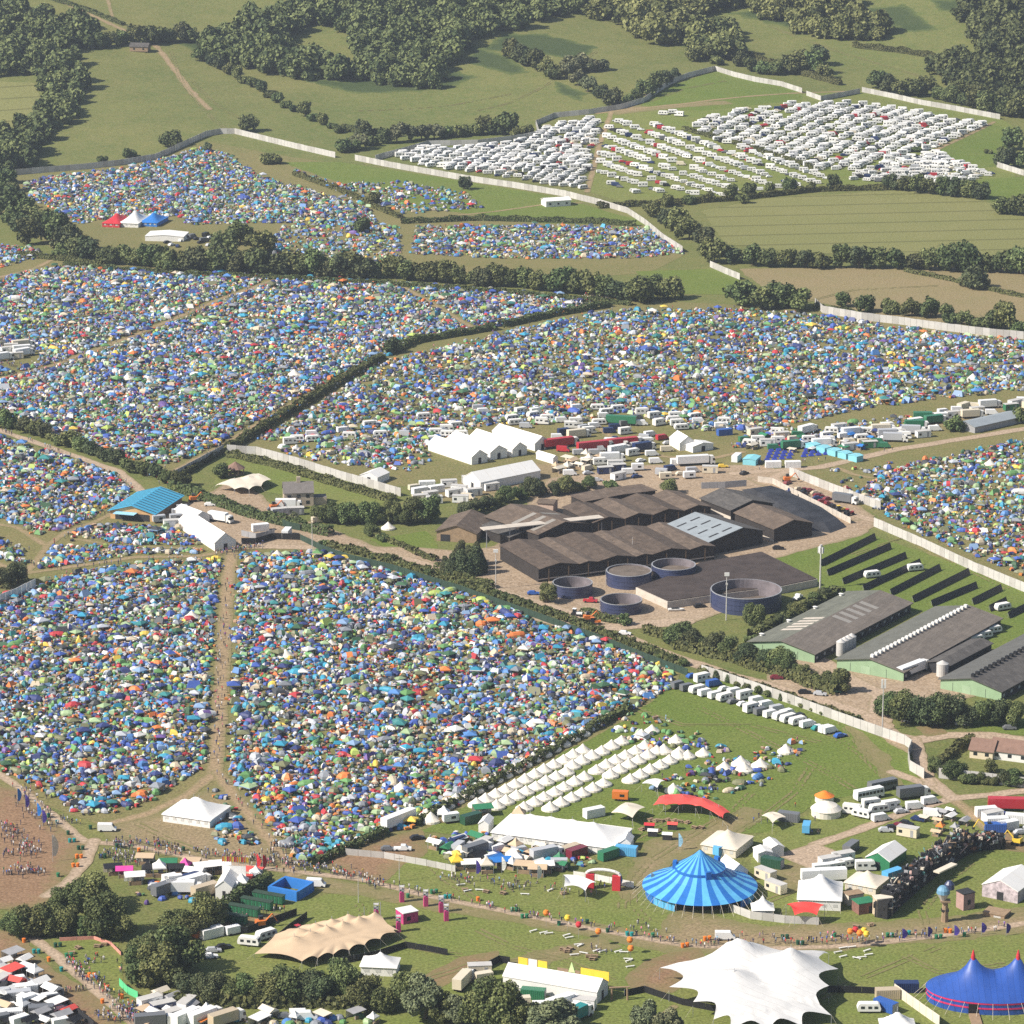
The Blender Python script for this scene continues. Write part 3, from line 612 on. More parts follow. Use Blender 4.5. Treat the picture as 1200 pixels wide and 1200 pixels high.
hedge([(202, 572), (240, 586), (290, 604), (345, 618), (388, 628)], 4, 3, 'broad dark hedge beside the green fenced lane')
hedge([(270, 534), (330, 548), (400, 570), (462, 588)], 5, 1.8, 'low wide hedge bank inside the white fence')
hedge([(440, 630), (470, 640), (500, 655), (512, 658)], 2, 1.6, 'low hedge round the small paddock')
hedge([(512, 666), (545, 680), (578, 690)], 3, 2.2, 'hedge below the square conifer block')
hedge([(755, 740), (790, 752)], 3, 2.2, 'clipped yard hedge near the parked boat')
hedge([(683, 720), (700, 726), (725, 730)], 3, 2.4, 'short hedge beside the round yard tank')
hedge([(345, 205), (400, 225), (440, 244), (470, 256)], 3, 2.2, 'hedge slanting through the far tent field')
hedge([(470, 262), (560, 258), (700, 262), (745, 265)], 3.5, 2.4, 'straight hedge across the far tent fields')
hedge([(20, 300), (80, 306), (120, 312)], 3, 2.4, 'hedge below the wooded edge')
hedge([(75, 312), (200, 322), (320, 327), (450, 334), (600, 345), (740, 358)], 3, 2, 'low hedge along the foot of the tree belt')
hedge([(800, 152), (850, 166), (905, 182), (960, 200)], 2.5, 2, 'hedge splitting the two caravan fields')
hedge([(700, 244), (780, 240), (860, 235), (960, 224), (1060, 222)], 3.5, 2.6, 'hedge between caravans and the crop field')
hedge([(860, 60), (930, 85), (985, 100)], 4, 3, 'hillside hedge behind the top fence')
hedge([(1000, 55), (1060, 62), (1120, 72)], 4, 3, 'far hedge under the bracken bank')
hedge([(1060, 318), (1110, 328), (1180, 345), (1220, 352)], 3, 1.6, 'thin hedge crossing the brown pasture')
hedge([(955, 362), (1000, 370)], 3, 2.5, 'hedge stub behind the fence end')
hedge([(400, 152), (440, 158), (470, 160)], 4, 3, 'hedge at the hill foot')
hedge([(55, -2), (100, 12), (145, 30)], 3, 2.2, 'hedge along the top hill track')
hedge([(1100, 900), (1120, 880), (1140, 868)], 2.6, 2.2, 'garden hedge beside the bungalow drive')
hedge([(792, 758), (850, 771), (920, 792), (985, 814)], 6, 3, 'rough scrub along the lane below the skylit shed', dens=.7, name='scrub_hedge')
hedge([(822, 786), (900, 812), (1000, 846)], 3, 1.8, 'rough scrub between the white fence and the lane', dens=.6, name='scrub_hedge')
hedge([(385, 640), (460, 659), (560, 691)], 3.5, 1.8, 'rough scrub behind the green mesh fence, near half', dens=.6, name='scrub_hedge')
hedge([(562, 692), (660, 726), (760, 764), (800, 780)], 3.5, 1.8, 'rough scrub behind the green mesh fence, far half', dens=.6, name='scrub_hedge')
hedge([(880, 748), (920, 728), (985, 696)], 4, 2.6, 'thick hedge between the largest tank and skylit shed', dens=.8)
hedge([(205, 1176), (300, 1178), (410, 1178)], 5, 3, 'dark undergrowth beneath the bottom tree belt', dens=.5, name='scrub_hedge')
# ------------------------------------------------------------------ far woods that read as one mass
def wood(polys, step, w, name, label):
    Q, C = [], []; r = np.random.default_rng(len(polys)*13+int(step)); proto = []
    for i in range(6):
        q, t = leaf_cloud(1150, lumps_for(['oak', 'ash', 'oak', 'bush', 'ash', 'oak'][i], r), .115, r); proto.append((q, t))
    for poly in polys:
        wp = W2(poly); xs = [p[0] for p in wp]; ys = [p[1] for p in wp]
        for x in np.arange(min(xs), max(xs), step):
            for y in np.arange(min(ys), max(ys), step*1.05):
                a, b = x+r.uniform(-.4, .4)*step, y+r.uniform(-.4, .4)*step
                if not in_poly(np.array([a]), np.array([b]), wp)[0]: continue
                q, t = proto[r.integers(6)]; s = w/2*r.uniform(.7, 1.3); an = r.uniform(0, 6.28); c, sn = math.cos(an), math.sin(an)
                v = np.stack([(q[:, 0]*c-q[:, 1]*sn)*s+a, (q[:, 0]*sn+q[:, 1]*c)*s+b, q[:, 2]*s*r.uniform(.85, 1.15)+gz(a, b)], 1)
                Q.append(v); C.append(np.clip(t+r.normal(0, .16), 0, 1))
    Q = np.concatenate(Q); C = np.concatenate(C)
    me = big_mesh(name, Q, np.arange(len(Q)).reshape(-1, 4), [m_leaf], np.repeat(C[:, None], 3, 1))
    tag(link(name, me), label, 'woodland', None, 'stuff')
wood([[(-30, 8), (60, 20), (112, 40), (92, 70), (70, 92), (20, 94), (-30, 94)], [(60, 92), (95, 95), (88, 130), (62, 165), (36, 198), (-30, 205), (-30, 152), (30, 150), (52, 125), (48, 100)]], 10.5, 14, 'far_woodland', 'dark wood wrapping the hill pasture corner')
wood([[(230, 60), (300, 25), (370, 5), (560, -8), (700, -14), (715, 4), (650, 22), (600, 38), (545, 50), (532, 72), (512, 100), (480, 98), (425, 80), (410, 40), (370, 30), (330, 50), (290, 62)], [(390, 82), (425, 84), (510, 100), (512, 108), (440, 100)], [(240, 58), (300, 50), (340, 60), (405, 78), (410, 98), (340, 92), (290, 84), (250, 72)]], 10.5, 15, 'far_woodland', 'broad dark wood along the top of the hillside')
wood([[(705, 0), (800, -14), (1010, -14), (1000, 8), (930, 12), (935, 40), (1000, 48), (1050, 52), (1000, 40), (900, 28), (870, 10), (800, 22), (795, 56), (760, 52), (730, 30), (690, 20)], [(930, 14), (1000, 18), (1045, 48), (1000, 52), (945, 40)]], 10.5, 15, 'far_woodland', 'wood behind the hill field and its lone trees')
wood([[(1130, 5), (1240, -10), (1240, 60), (1150, 55), (1125, 30)], [(1090, 82), (1130, 70), (1240, 50), (1240, 138), (1180, 132), (1130, 118), (1100, 104)]], 10.5, 15, 'far_woodland', 'wood at the field corner above the fence bend')
wood([[(800, 30), (865, 36), (870, 66), (835, 78), (800, 62)]], 10.5, 14, 'far_woodland', 'small wood beside the hill field and fence')
# ------------------------------------------------------------------ camping tents
PAL = [('navy', (.03, .045, .15), 13), ('royal-blue', (.048, .095, .35), 15), ('mid-blue', (.07, .19, .44), 11), ('pale-blue', (.2, .31, .48), 4), ('turquoise', (.03, .25, .38), 9), ('teal', (.035, .19, .19), 6), ('dark-green', (.045, .11, .055), 9),
       ('leaf-green', (.11, .25, .085), 10), ('pale-green', (.3, .41, .22), 7), ('lime', (.34, .43, .1), 4), ('olive', (.16, .165, .085), 9), ('grey', (.2, .215, .24), 8), ('silver', (.4, .42, .46), 4), ('white', (.64, .63, .6), 4),
       ('red', (.42, .035, .045), 5), ('orange', (.62, .18, .045), 4), ('yellow', (.66, .47, .07), 2), ('purple', (.13, .075, .25), 2), ('charcoal', (.055, .06, .066), 7), ('beige', (.5, .42, .3), 5)]
PCOL = [np.array(p[1])*.95+.05*(.08+.5*np.mean(p[1])) for p in PAL]; PW = np.array([p[2] for p in PAL], float); PW /= PW.sum()
m_fly = mat('tent fabric', (1, 1, 1), .55, .1, 1.5, .3, mode='obj')
m_flymix = mat('tent fabric of many colours', (1, 1, 1), .55, .08, 1.5, .3, mode='attr')
m_canvas = mat('cream canvas', (.66, .62, .54), .85, .06, .8, .1)
m_canvasd = mat('shaded canvas door', (.12, .105, .085), .9)  # the cream canvas darkened, shade at the door put into its colour
def dome_faces(seg, prof, lx=1.0, ly=1.0, h=.86):
    """triangles (n,3,3) and a panel number for each"""
    F, G = [], []
    rad = lambda a, r: r*(1+.07*math.cos(4*a))
    for i in range(seg):
        a, b = 2*math.pi*i/seg, 2*math.pi*(i+1)/seg
        for (r0, z0), (r1, z1) in zip(prof, prof[1:]):
            p = [(rad(a, r0)*lx*math.cos(a), rad(a, r0)*ly*math.sin(a), z0*h), (rad(b, r0)*lx*math.cos(b), rad(b, r0)*ly*math.sin(b), z0*h), (rad(b, r1)*lx*math.cos(b), rad(b, r1)*ly*math.sin(b), z1*h), (rad(a, r1)*lx*math.cos(a), rad(a, r1)*ly*math.sin(a), z1*h)]
            F.append((p[0], p[1], p[2])); G.append(i)
            if r1 > 0: F.append((p[0], p[2], p[3])); G.append(i)
    return F, G
PORCH = [((.62, -.5, 0), (1.5, -.28, 0), (.72, 0, .66)), ((1.5, -.28, 0), (1.38, 0, .4), (.72, 0, .66)), ((1.5, .28, 0), (.62, .5, 0), (.72, 0, .66)), ((1.38, 0, .4), (1.5, .28, 0), (.72, 0, .66)), ((1.5, -.28, 0), (1.5, .28, 0), (1.38, 0, .4))]
def tunnel_faces(n=6):
    prof = [(-1.25, .0), (-1.05, .42), (-.45, .66), (.35, .7), (.9, .6), (1.2, .3)]; F, G = [], []
    for j, ((x0, r0), (x1, r1)) in enumerate(zip(prof, prof[1:])):
        for i in range(n):
            a, b = math.pi*i/n, math.pi*(i+1)/n
            p = [(x0, r0*math.cos(a), r0*1.05*math.sin(a)), (x0, r0*math.cos(b), r0*1.05*math.sin(b)), (x1, r1*math.cos(b), r1*1.05*math.sin(b)), (x1, r1*math.cos(a), r1*1.05*math.sin(a))]
            if r0: F.append((p[0], p[2], p[1])); G.append(j)
            F.append((p[0], p[3], p[2])); G.append(j)
    k = n
    for i in range(n):
        a, b = math.pi*i/n, math.pi*(i+1)/n
        F.append(((1.2, 0, 0), (1.2, .3*math.cos(a), .315*math.sin(a)), (1.2, .3*math.cos(b), .315*math.sin(b)))); G.append(9)
    return F, G
def ridge_faces():
    a = [(-1.1, -.75, 0), (1.1, -.75, 0), (1.1, .75, 0), (-1.1, .75, 0)]; r = [(-.75, 0, .95), (.75, 0, .95)]
    return [(a[0], a[1], r[1]), (a[0], r[1], r[0]), (a[2], a[3], r[0]), (a[2], r[0], r[1]), (a[3], a[0], r[0]), (a[1], a[2], r[1])], [0, 0, 1, 1, 2, 3]
PR8 = [(1, 0), (.92, .4), (.62, .82), (0, 1)]
def variant(kind):
    if kind == 'dome': F, G = dome_faces(6, PR8); return F+PORCH, G+[20]*5
    if kind == 'plain': return dome_faces(6, [(1, 0), (.86, .5), (.4, .92), (0, 1)], 1.0, .8, .92)
    if kind == 'low': return dome_faces(4, [(1, 0), (.72, .7), (0, 1)], 1.15, .9, .95)
    if kind == 'tunnel': return tunnel_faces()
    return ridge_faces()
def gazebo_faces():
    c = [(-1, -1), (1, -1), (1, 1), (-1, 1)]; F = []; G = []
    for i in range(4):
        a, b = c[i], c[(i+1) % 4]; F += [((*a, .95), (*b, .95), (0, 0, 1.4)), ((*a, .8), (*b, .8), (*b, .95)), ((*a, .8), (*b, .95), (*a, .95)), ((a[0]*.97, a[1]*.97, 0), (a[0]*.9, a[1]*.97, 0), (a[0]*.94, a[1]*.97, .9))]; G += [0, 1, 1, 20]
    return F, G
VAR = {k: variant(k) for k in ('dome', 'plain', 'low', 'tunnel', 'ridge')}
VN = list(VAR); VAR['gazebo'] = gazebo_faces(); VN.append('gazebo')
CAMPS = [  # (outline in the photograph, spacing in metres, share kept, words for labels, gaps)
 ([(60, 207), (150, 197), (200, 184), (235, 172), (265, 180), (300, 205), (370, 225), (428, 243), (445, 264), (330, 262), (210, 264), (90, 262), (35, 232), (28, 215)], 2.75, .95, 'on the far hillside field', .12),
 ([(380, 262), (470, 266), (470, 306), (400, 310), (310, 300), (330, 265)], 3, .75, 'on the far field', .22),
 ([(345, 200), (400, 215), (470, 213), (545, 226), (565, 244), (480, 252), (430, 243), (385, 220)], 3.0, .68, 'on the far sloping field', .45),
 ([(490, 266), (640, 264), (760, 268), (803, 298), (740, 303), (600, 304), (480, 298)], 2.8, .9, 'on the far field', .22),
 ([(-25, 285), (40, 290), (55, 300), (-25, 322)], 2.7, .9, 'at the far camp edge', .2),
 ([(-25, 330), (72, 313), (200, 320), (440, 331), (640, 346), (690, 358), (585, 382), (480, 398), (445, 420), (330, 484), (262, 524), (190, 543), (120, 528), (50, 506), (-25, 488)], 2.3, .95, 'in the great dense camp', .12),
 ([(735, 362), (860, 362), (950, 368), (1090, 388), (1235, 402), (1235, 455), (1100, 468), (1010, 480), (900, 505), (800, 506), (690, 494), (560, 500), (440, 545), (370, 520), (300, 516), (380, 470), (450, 424), (585, 390), (700, 366)], 2.75, .9, 'in the wide camp', .2),
 ([(330, 525), (440, 520), (520, 510), (505, 540), (480, 552), (400, 545), (340, 535)], 2.8, .9, 'beside the white hall tents', .3),
 ([(860, 520), (880, 500), (1000, 495), (1150, 478), (1100, 505), (1020, 520), (930, 545), (870, 545)], 3.4, .7, 'beside the camp road', .6),
 ([(-25, 507), (60, 534), (140, 560), (150, 578), (128, 592), (75, 620), (40, 626), (-25, 602)], 2.3, .94, 'in the wedge camp by the track', .15),
 ([(-25, 622), (40, 648), (28, 664), (-25, 648)], 2.7, .9, 'in the small wedge camp', .2),
 ([(85, 632), (110, 614), (205, 622), (236, 638), (150, 636)], 2.3, .95, 'on the grass island by the screens', .1),
 ([(45, 665), (70, 640), (150, 644), (240, 646), (150, 650), (70, 666)], 2.3, .95, 'on the grass strip by the paths', .1),
 ([(-25, 706), (40, 694), (70, 678), (160, 662), (254, 657), (250, 740), (244, 820), (240, 875), (222, 905), (165, 938), (125, 952), (90, 948), (55, 922), (20, 905), (-25, 890)], 2.2, .95, 'in the near camp beside the straight path', .12),
 ([(285, 647), (355, 647), (420, 663), (520, 693), (620, 727), (700, 754), (778, 785), (788, 800), (735, 828), (640, 880), (560, 922), (480, 965), (400, 992), (362, 1006), (345, 1000), (325, 965), (275, 905), (272, 850), (278, 750)], 2.2, .95, 'in the big central camp', .15),
 ([(245, 922), (262, 924), (285, 955), (312, 982), (308, 992), (255, 988), (240, 980), (268, 960), (262, 945)], 2.8, .9, 'on the triangle beside the cream marquee', .1),
 ([(1000, 580), (1060, 545), (1235, 508), (1235, 690), (1180, 668), (1100, 635), (1040, 608)], 2.8, .88, 'in the camp behind the pale wall', .25),
 ([(978, 552), (1010, 548), (1060, 540), (1030, 600), (985, 580)], 3.4, .6, 'on the sparse grass by the pale wall', .6),
 ([(690, 850), (740, 835), (790, 845), (858, 878), (840, 890), (800, 880), (760, 890), (735, 870)], 3.4, .75, 'between the bell tents', .3),
 ([(775, 912), (820, 895), (880, 885), (925, 868), (948, 870), (930, 895), (890, 925), (850, 940), (790, 935), (765, 925)], 3.3, .8, 'in the bell tent meadow', .3),
 ([(495, 985), (560, 975), (600, 985), (690, 1000), (700, 1018), (640, 1015), (560, 1018), (520, 1005)], 3.4, .7, 'behind the stall row', .2),
 ([(155, 1025), (225, 1040), (225, 1065), (165, 1060)], 4.4, .55, 'behind the market stalls', .2),
 ([(130, 1190), (230, 1195), (420, 1196), (420, 1215), (130, 1215)], 4.5, .35, 'beside the site hedge bottom', .3),
 ([(480, 1025), (500, 1022), (505, 1028), (490, 1030)], 4, .3, 'on the lawn', .3)]
AVOID = []    # ground outlines no tent stands on
for pl in ([(500, 560), (515, 545), (503, 520), (560, 508), (640, 520), (660, 540), (650, 560), (560, 585), (480, 580)], [(195, 960), (225, 925), (270, 950), (258, 975), (238, 982)], [(575, 955), (600, 945), (735, 968), (725, 1000), (580, 985)],
           [(700, 480), (760, 490), (830, 510), (870, 540), (830, 560), (660, 560), (640, 530), (690, 510)], [(0, 405), (40, 400), (45, 425), (0, 440)], [(890, 528), (1005, 520), (1005, 545), (890, 550)], [(110, 258), (215, 255), (220, 285), (110, 285)]):
    AVOID.append(W2(pl))
TENTS = []   # x, y, size, turn, variant, colour, second colour, field words
for poly, sp, keep, words_, gap in CAMPS:
    wp = W2(poly); xs = [p[0] for p in wp]; ys = [p[1] for p in wp]
    gx, gy = np.meshgrid(np.arange(max(min(xs), -330), min(max(xs), 330), sp), np.arange(min(ys), max(ys), sp))
    gx = gx+(np.arange(gx.shape[0]) % 2)[:, None]*sp/2
    x = (gx+rng.uniform(-.42, .42, gx.shape)*sp).ravel(); y = (gy+rng.uniform(-.42, .42, gx.shape)*sp).ravel()
    ok = (in_poly(x, y, wp) | ((seg_dist(x, y, wp, True) < 2.6) & (sp < 2.6))) & (rng.uniform(0, 1, x.shape) < keep) & (wnoise(x, y, .09, 5)*.5+.5 > gap*.6)
    for pl, w in PATHS: ok &= seg_dist(x, y, pl) > w/2+.9
    for a in AVOID: ok &= ~in_poly(x, y, a)
    for a, b in zip(x[ok], y[ok]):
        c = int(rng.choice(len(PAL), p=PW))
        if TENTS and rng.random() < .22 and abs(TENTS[-1][0]-a) < 9: c = TENTS[-1][5]
        u = rng.random(); c2 = int(rng.choice([11, 12, 13, 18, 3, 8, 19, 10])) if u < .72 else c
        k = rng.choice(6, p=[.32, .2, .14, .22, .095, .025])
        s = float(np.clip(rng.gamma(6.5, .145), .65, 2.4))*(1.12 if k == 3 else 1); s = rng.uniform(1.3, 1.9) if k == 5 else s
        TENTS.append((a, b, s, rng.uniform(0, 6.28), VN[k], c, c2, words_))
TENTS.sort(key=lambda t: t[1])
seen = [t for t in TENTS if (lambda q: 4 < q[0] < 1196 and 4 < q[1] < 1196)(proj(t[0], t[1], .8))]
IND = {}
dome_i = [t for t in seen if t[4] == 'dome'][:300]; tun_i = [t for t in seen if t[4] == 'tunnel'][:170]; rid_i = [t for t in seen if t[4] == 'ridge'][:60]
chosen = set(id(t) for t in dome_i+tun_i+rid_i)
TX = np.array([t[0] for t in TENTS]); TY = np.array([t[1] for t in TENTS])
def tris_mesh(name, F, m):
    me = bpy.data.meshes.new(name); V = []; I = {}; T3 = []
    for f in F:
        q = []
        for p in f:
            k = tuple(round(c, 4) for c in p)
            if k not in I: I[k] = len(V); V.append(p)
            q.append(I[k])
        if len(set(q)) == 3: T3.append(q)
    me.from_pydata(V, [], T3); me.materials.append(m); return me
ME = {'dome': tris_mesh('flysheet', VAR['dome'][0][:-5], m_fly), 'tunnel': tris_mesh('flysheet', [f for f, g in zip(*VAR['tunnel']) if g not in (9, 4)], m_fly), 'ridge': tris_mesh('flysheet', VAR['ridge'][0], m_fly)}
ME2 = {'dome': tris_mesh('porch', PORCH, m_fly), 'tunnel': tris_mesh('porch', [f for f, g in zip(*VAR['tunnel']) if g in (9, 4)], m_fly)}
NAMES = {'dome': 'dome_tent', 'tunnel': 'tunnel_tent', 'ridge': 'ridge_tent'}
for t in dome_i+tun_i+rid_i:
    x, y, s, a, k, c, c2, words_ = t
    o = link(NAMES[k], ME[k], None, (x, y, gz(x, y)+.25), a, s); cc = PCOL[c]*rng.uniform(.85, 1.15); o.color = (*cc, 1)
    if k in ME2: q = link('porch', ME2[k], o); q.color = (*(PCOL[c2]*rng.uniform(.85, 1.15)), 1)
    d = np.hypot(TX-x, TY-y); nb = [TENTS[i][5] for i in np.argsort(d)[1:4]]
    kind = k+' tent'
    first = f'{PAL[c][0]} {kind}'+(f', {PAL[c2][0]} porch' if c2 != c and k in ME2 else '')
    px, py = proj(x, y, 0)
    REG.append((o, f'{first}, between {PAL[nb[0]][0]} and {PAL[nb[1]][0]}'+(' tents' if nb[0] != nb[1] else ' ones')+',', px, py, 'short'))
    tag(o, None, 'tent', f'{kind}s packed in the camps')
# the thousands of other tents: one mass
def mass(name, items, label, cat):
    """items: (x, y, z, size, turn, variant, colour, second colour)"""
    V, C = [], []
    by = {}
    for it in items: by.setdefault(it[5], []).append(it)
    for k, its in by.items():
        F, G = VAR[k]; F = np.array(F, float).reshape(-1, 3); G = np.repeat(np.array(G), 3); n = len(its)
        A = np.array([i[4] for i in its]); S = np.array([i[3] for i in its]); X = np.array([i[:3] for i in its])
        c, s = np.cos(A)[:, None], np.sin(A)[:, None]; hs = np.minimum(S*rng.uniform(.8, 1.3, n), 2.4)
        ex, ey = rng.uniform(.8, 1.2, (n, 1)), rng.uniform(.75, 1.15, (n, 1))
        v = np.stack([(F[:, 0]*ex*c-F[:, 1]*ey*s)*S[:, None], (F[:, 0]*ex*s+F[:, 1]*ey*c)*S[:, None], F[:, 2]*hs[:, None]], 2)+X[:, None, :]
        c1 = np.array([i[6] for i in its])[:, None, :]*rng.uniform(.8, 1.2, (n, 1, 1)); c2 = np.array([i[7] for i in its])[:, None, :]
        sel = rng.integers(0, 4, n); alt = np.zeros((n, len(G)), bool)
        for q in range(4):
            pat = (G == 20) | (G == 9) if q == 0 else ((G % 2 == 1) | (G == 20)) if q == 1 else np.isin(G, (0, 1, 20, 9, 4)) if q == 2 else (G >= 9)
            alt[sel == q] = pat
        V.append(v.reshape(-1, 3)); C.append(np.where(alt[:, :, None], c2, c1).reshape(-1, 3))
    V = np.concatenate(V); C = np.concatenate(C)
    me = big_mesh(name, V, np.arange(len(V)).reshape(-1, 3), [m_flymix], C)
    return tag(link(name, me), label, cat, None, 'stuff')
mass('camping_tents', [(t[0], t[1], gz(t[0], t[1])+.25, t[2], t[3], t[4], PCOL[t[5]], PCOL[t[6]]) for t in TENTS if id(t) not in chosen], 'thousands of small tents in every colour covering the camping fields', 'tents')
# bags, chairs, boxes and windbreaks lying about between the tents
VAR['bit'] = ([((-.5, -.4, 0), (.5, -.4, 0), (.5, -.4, .6)), ((-.5, -.4, 0), (.5, -.4, .6), (-.5, -.4, .6)), ((.5, -.4, 0), (.5, .4, 0), (.5, .4, .6)), ((.5, -.4, 0), (.5, .4, .6), (.5, -.4, .6)), ((-.5, -.4, .6), (.5, -.4, .6), (.5, .4, .6)), ((-.5, -.4, .6), (.5, .4, .6), (-.5, .4, .6)), ((-.5, .4, 0), (-.5, -.4, 0), (-.5, -.4, .6)), ((-.5, .4, 0), (-.5, -.4, .6), (-.5, .4, .6))], [0]*8)
bits = []
BC = [(.6, .58, .55), (.05, .05, .055), (.3, .2, .14), (.04, .09, .3), (.4, .05, .05), (.1, .2, .08), (.45, .3, .2), (.02, .02, .025), (.5, .2, .05)]
for t in TENTS:
    for j in range(rng.poisson(1.3 if t[1] < 1500 else .7)):
        a = rng.uniform(0, 6.28); r = t[2]*rng.uniform(1.0, 1.7); x, y = t[0]+r*math.cos(a), t[1]+r*math.sin(a)
        bits.append((x, y, gz(x, y)+.2, rng.uniform(.45, 1.25), rng.uniform(0, 6.28), 'bit', np.array(BC[rng.integers(9)]), np.array(BC[rng.integers(9)])))
mass('camp_litter', bits, 'camp chairs, bags, boxes and litter lying between the tents', 'litter')
# ------------------------------------------------------------------ bell tents
def bell_parts():
    b = MB(); b.lathe([(1, 0), (.97, .2), (.6, .46), (.3, .72), (.06, .97), (0, 1.0)], 16, (0, 0, 0), m_canvas)
    me = b.mesh('canvas', (0, 0, 0)); d = MB()
    d.add([(.98, -.16, 0), (.98, .16, 0), (.64, .07, .46), (.64, -.07, .46)], [(0, 1, 2, 3)], m_canvasd); d.add([(.985, -.02, 0), (1.0, .02, 0), (.65, .02, .46), (.64, -.02, .46)], [(0, 1, 2, 3)], m_canvas)
    return me, d.mesh('door', (0, 0, 0))
BELL = bell_parts()
def bell(px, py, r=2.5, label=None, words_=None):
    p = P(px, py); o = link('bell_tent', BELL[0], None, (p.x, p.y, p.z+.1), rnd.uniform(-1.2, -.4), (r, r, r*rnd.uniform(.93, 1.05))); q = link('door', BELL[1], o, (.012, 0, 0))
    tag(o, label, 'tent', 'white bell tents')
    if not label: REG.append((o, words_ or 'white bell tent', px, py, None))
ROWS = [((500, 958), (11.4, -6.05), 17, 'of the row against the dark hedge'), ((558, 945), (11.4, -5.75), 12, 'of the second row from the hedge'), ((582, 947), (11.6, -5.7), 8, 'of the third row from the hedge'),
        ((614, 949), (11.8, -6.0), 7, 'of the fourth row from the hedge'), ((645, 949), (12.4, -5.7), 6, 'of the row behind the long ridge marquee'),
        ((671, 900), (11.4, -5.8), 6, 'of the third row beyond the cross path'), ((699, 905), (11.3, -5.6), 6, 'of the fourth row beyond the cross path'), ((715, 910), (11, -5.6), 6, 'of the fifth row beyond the cross path'), ((739, 916), (11.4, -5.6), 6, 'of the row beside the coloured tents')]
for (sx, sy), (dx, dy), n, w in ROWS:
    for i in range(n): bell(sx+dx*i+rnd.uniform(-.5, .5), sy+dy*i+rnd.uniform(-.3, .3), 2.6, f'white bell tent, {ordinal(i+1)} {w}, counted from its lower end')
for a in ((505, 963, 'bell tent set apart at the low end of the hedge row'), (752, 864, 'bell tent before a cluster of blue tents'), (764, 858, 'bell tent at the top of the pitched rows'), (792, 870, 'bell tent alone above the row ends'), (778, 882, 'bell tent squeezed beside a lime tent'),
          (796, 884, 'bell tent beside a grey tunnel tent'), (806, 888, 'bell tent at the corner of its cluster'), (824, 885, 'bell tent beside the navy tents'), (849, 902, 'bell tent rising among the meadow tents'), (868, 897, 'largest bell tent of the meadow camp'), (872, 904, 'bell tent in front of the largest one'),
          (891, 899, 'bell tent in the upper meadow camp'), (921, 882, 'bell tent at the far tip of the meadow camp'), (789, 928, 'bell tent beside the white canopy'), (975, 1010, None)):
    if a[2]: bell(a[0], a[1], rnd.uniform(2.4, 3.1), 'white '+a[2])
for px, py in ((470, 926), (495, 931), (325, 652), (225, 725), (388, 757), (120, 470), (155, 415), (195, 365), (280, 250), (545, 455), (610, 465), (492, 458), (740, 430), (905, 372), (1140, 445), (1085, 395), (790, 372), (335, 770), (550, 845), (625, 850), (455, 620), (410, 465), (345, 440), (250, 465), (150, 445), (710, 380), (860, 470), (960, 450), (1010, 405), (1160, 545), (1110, 600)):
    bell(px, py, rnd.uniform(2.0, 2.9), None, 'off white bell tent standing out among small tents')
# ------------------------------------------------------------------ common materials of built things
m_white = mat('white paint', (.66, .65, .62), .6, .08, .5)
m_pvc = mat('white tent fabric', (.7, .69, .665), .6, .06, .25)
m_cream = mat('cream tent fabric', (.6, .54, .44), .7, .07, .3)
m_tan = mat('tan stretch fabric', (.5, .375, .25), .75, .08, .3)
m_redf = mat('red stretch fabric', (.62, .085, .07), .6, .08, .3)
m_panel = mat('galvanised panel', (.47, .455, .43), .5, .12, .35, .4)
m_panel2 = mat('dulled galvanised panel', (.38, .365, .34), .55, .15, .35, .4)
m_steel = mat('steel post', (.3, .31, .33), .5, .15, 1, .5)
m_dark = mat('dark paint and painted shade', (.03, .03, .033), .7, .25, .6)
m_black = mat('black sheeting', (.016, .016, .018), .55, .3, .4)
m_glass = mat('dark glass', (.02, .025, .03), .12, 0, 1, .5)
m_timber = mat('weathered timber', (.27, .19, .12), .85, .25, .8)
m_fibre = mat('weathered fibre cement roof', (.088, .067, .053), .92, .3, .35, sheets=(R(-26), 1.15, 2.4, .16))
m_fibre2 = mat('brown grey sheet roof', (.12, .092, .072), .92, .28, .3, sheets=(R(-26), 1.15, 2.4, .16))
m_fibre3 = mat('dark slate grey roof', (.085, .08, .076), .9, .25, .35, sheets=(R(-26), 1.15, 2.4, .16))
m_blueroof = mat('pale blue grey sheet roof', (.25, .28, .3), .6, .12, .3, .4)
m_shedroof = mat('green grey shed roof', (.135, .14, .115), .85, .2, .3, sheets=(R(29), 1.2, 6, .09))
m_shedroof2 = mat('brown grey shed roof', (.15, .13, .112), .88, .22, .3, sheets=(R(29), 1.2, 6, .09))
m_shedwall = mat('pale green boarding', (.25, .36, .22), .8, .1, .4)
m_barnwall = mat('dark barn boarding and painted shade', (.035, .03, .028), .9, .25, .5)  # also fills open barn sides, their inner shade put into the colour
m_conc = mat('pale concrete', (.47, .42, .36), .9, .2, .4)
m_stone = mat('buff stone', (.4, .33, .25), .9, .25, .8)
m_tile = mat('brown roof tile', (.2, .125, .095), .85, .2, .6)
m_slate = mat('grey stone roof', (.16, .145, .135), .85, .2, .6)
m_roof_lt = mat('clear roof sheet', (.27, .25, .22), .4, .1, .4)
m_tank = mat('dark blue enamel steel', (.035, .045, .1), .4, .2, .4, .5)
m_tankin = mat('stained tank lining', (.16, .14, .15), .7, .35, .3)
m_slurry = mat('slurry crust', (.13, .105, .085), .8, .35, .3)
m_green = mat('green mesh sheeting', (.03, .055, .038), .8, .2, .4)
m_greenp = mat('green painted steel', (.03, .17, .08), .5, .12, .5)
m_bluep = mat('blue paint', (.03, .17, .5), .5, .1, .5)
m_redp = mat('red paint', (.5, .035, .045), .5, .1, .5)
m_orange = mat('orange paint', (.68, .2, .03), .5, .1, .5)
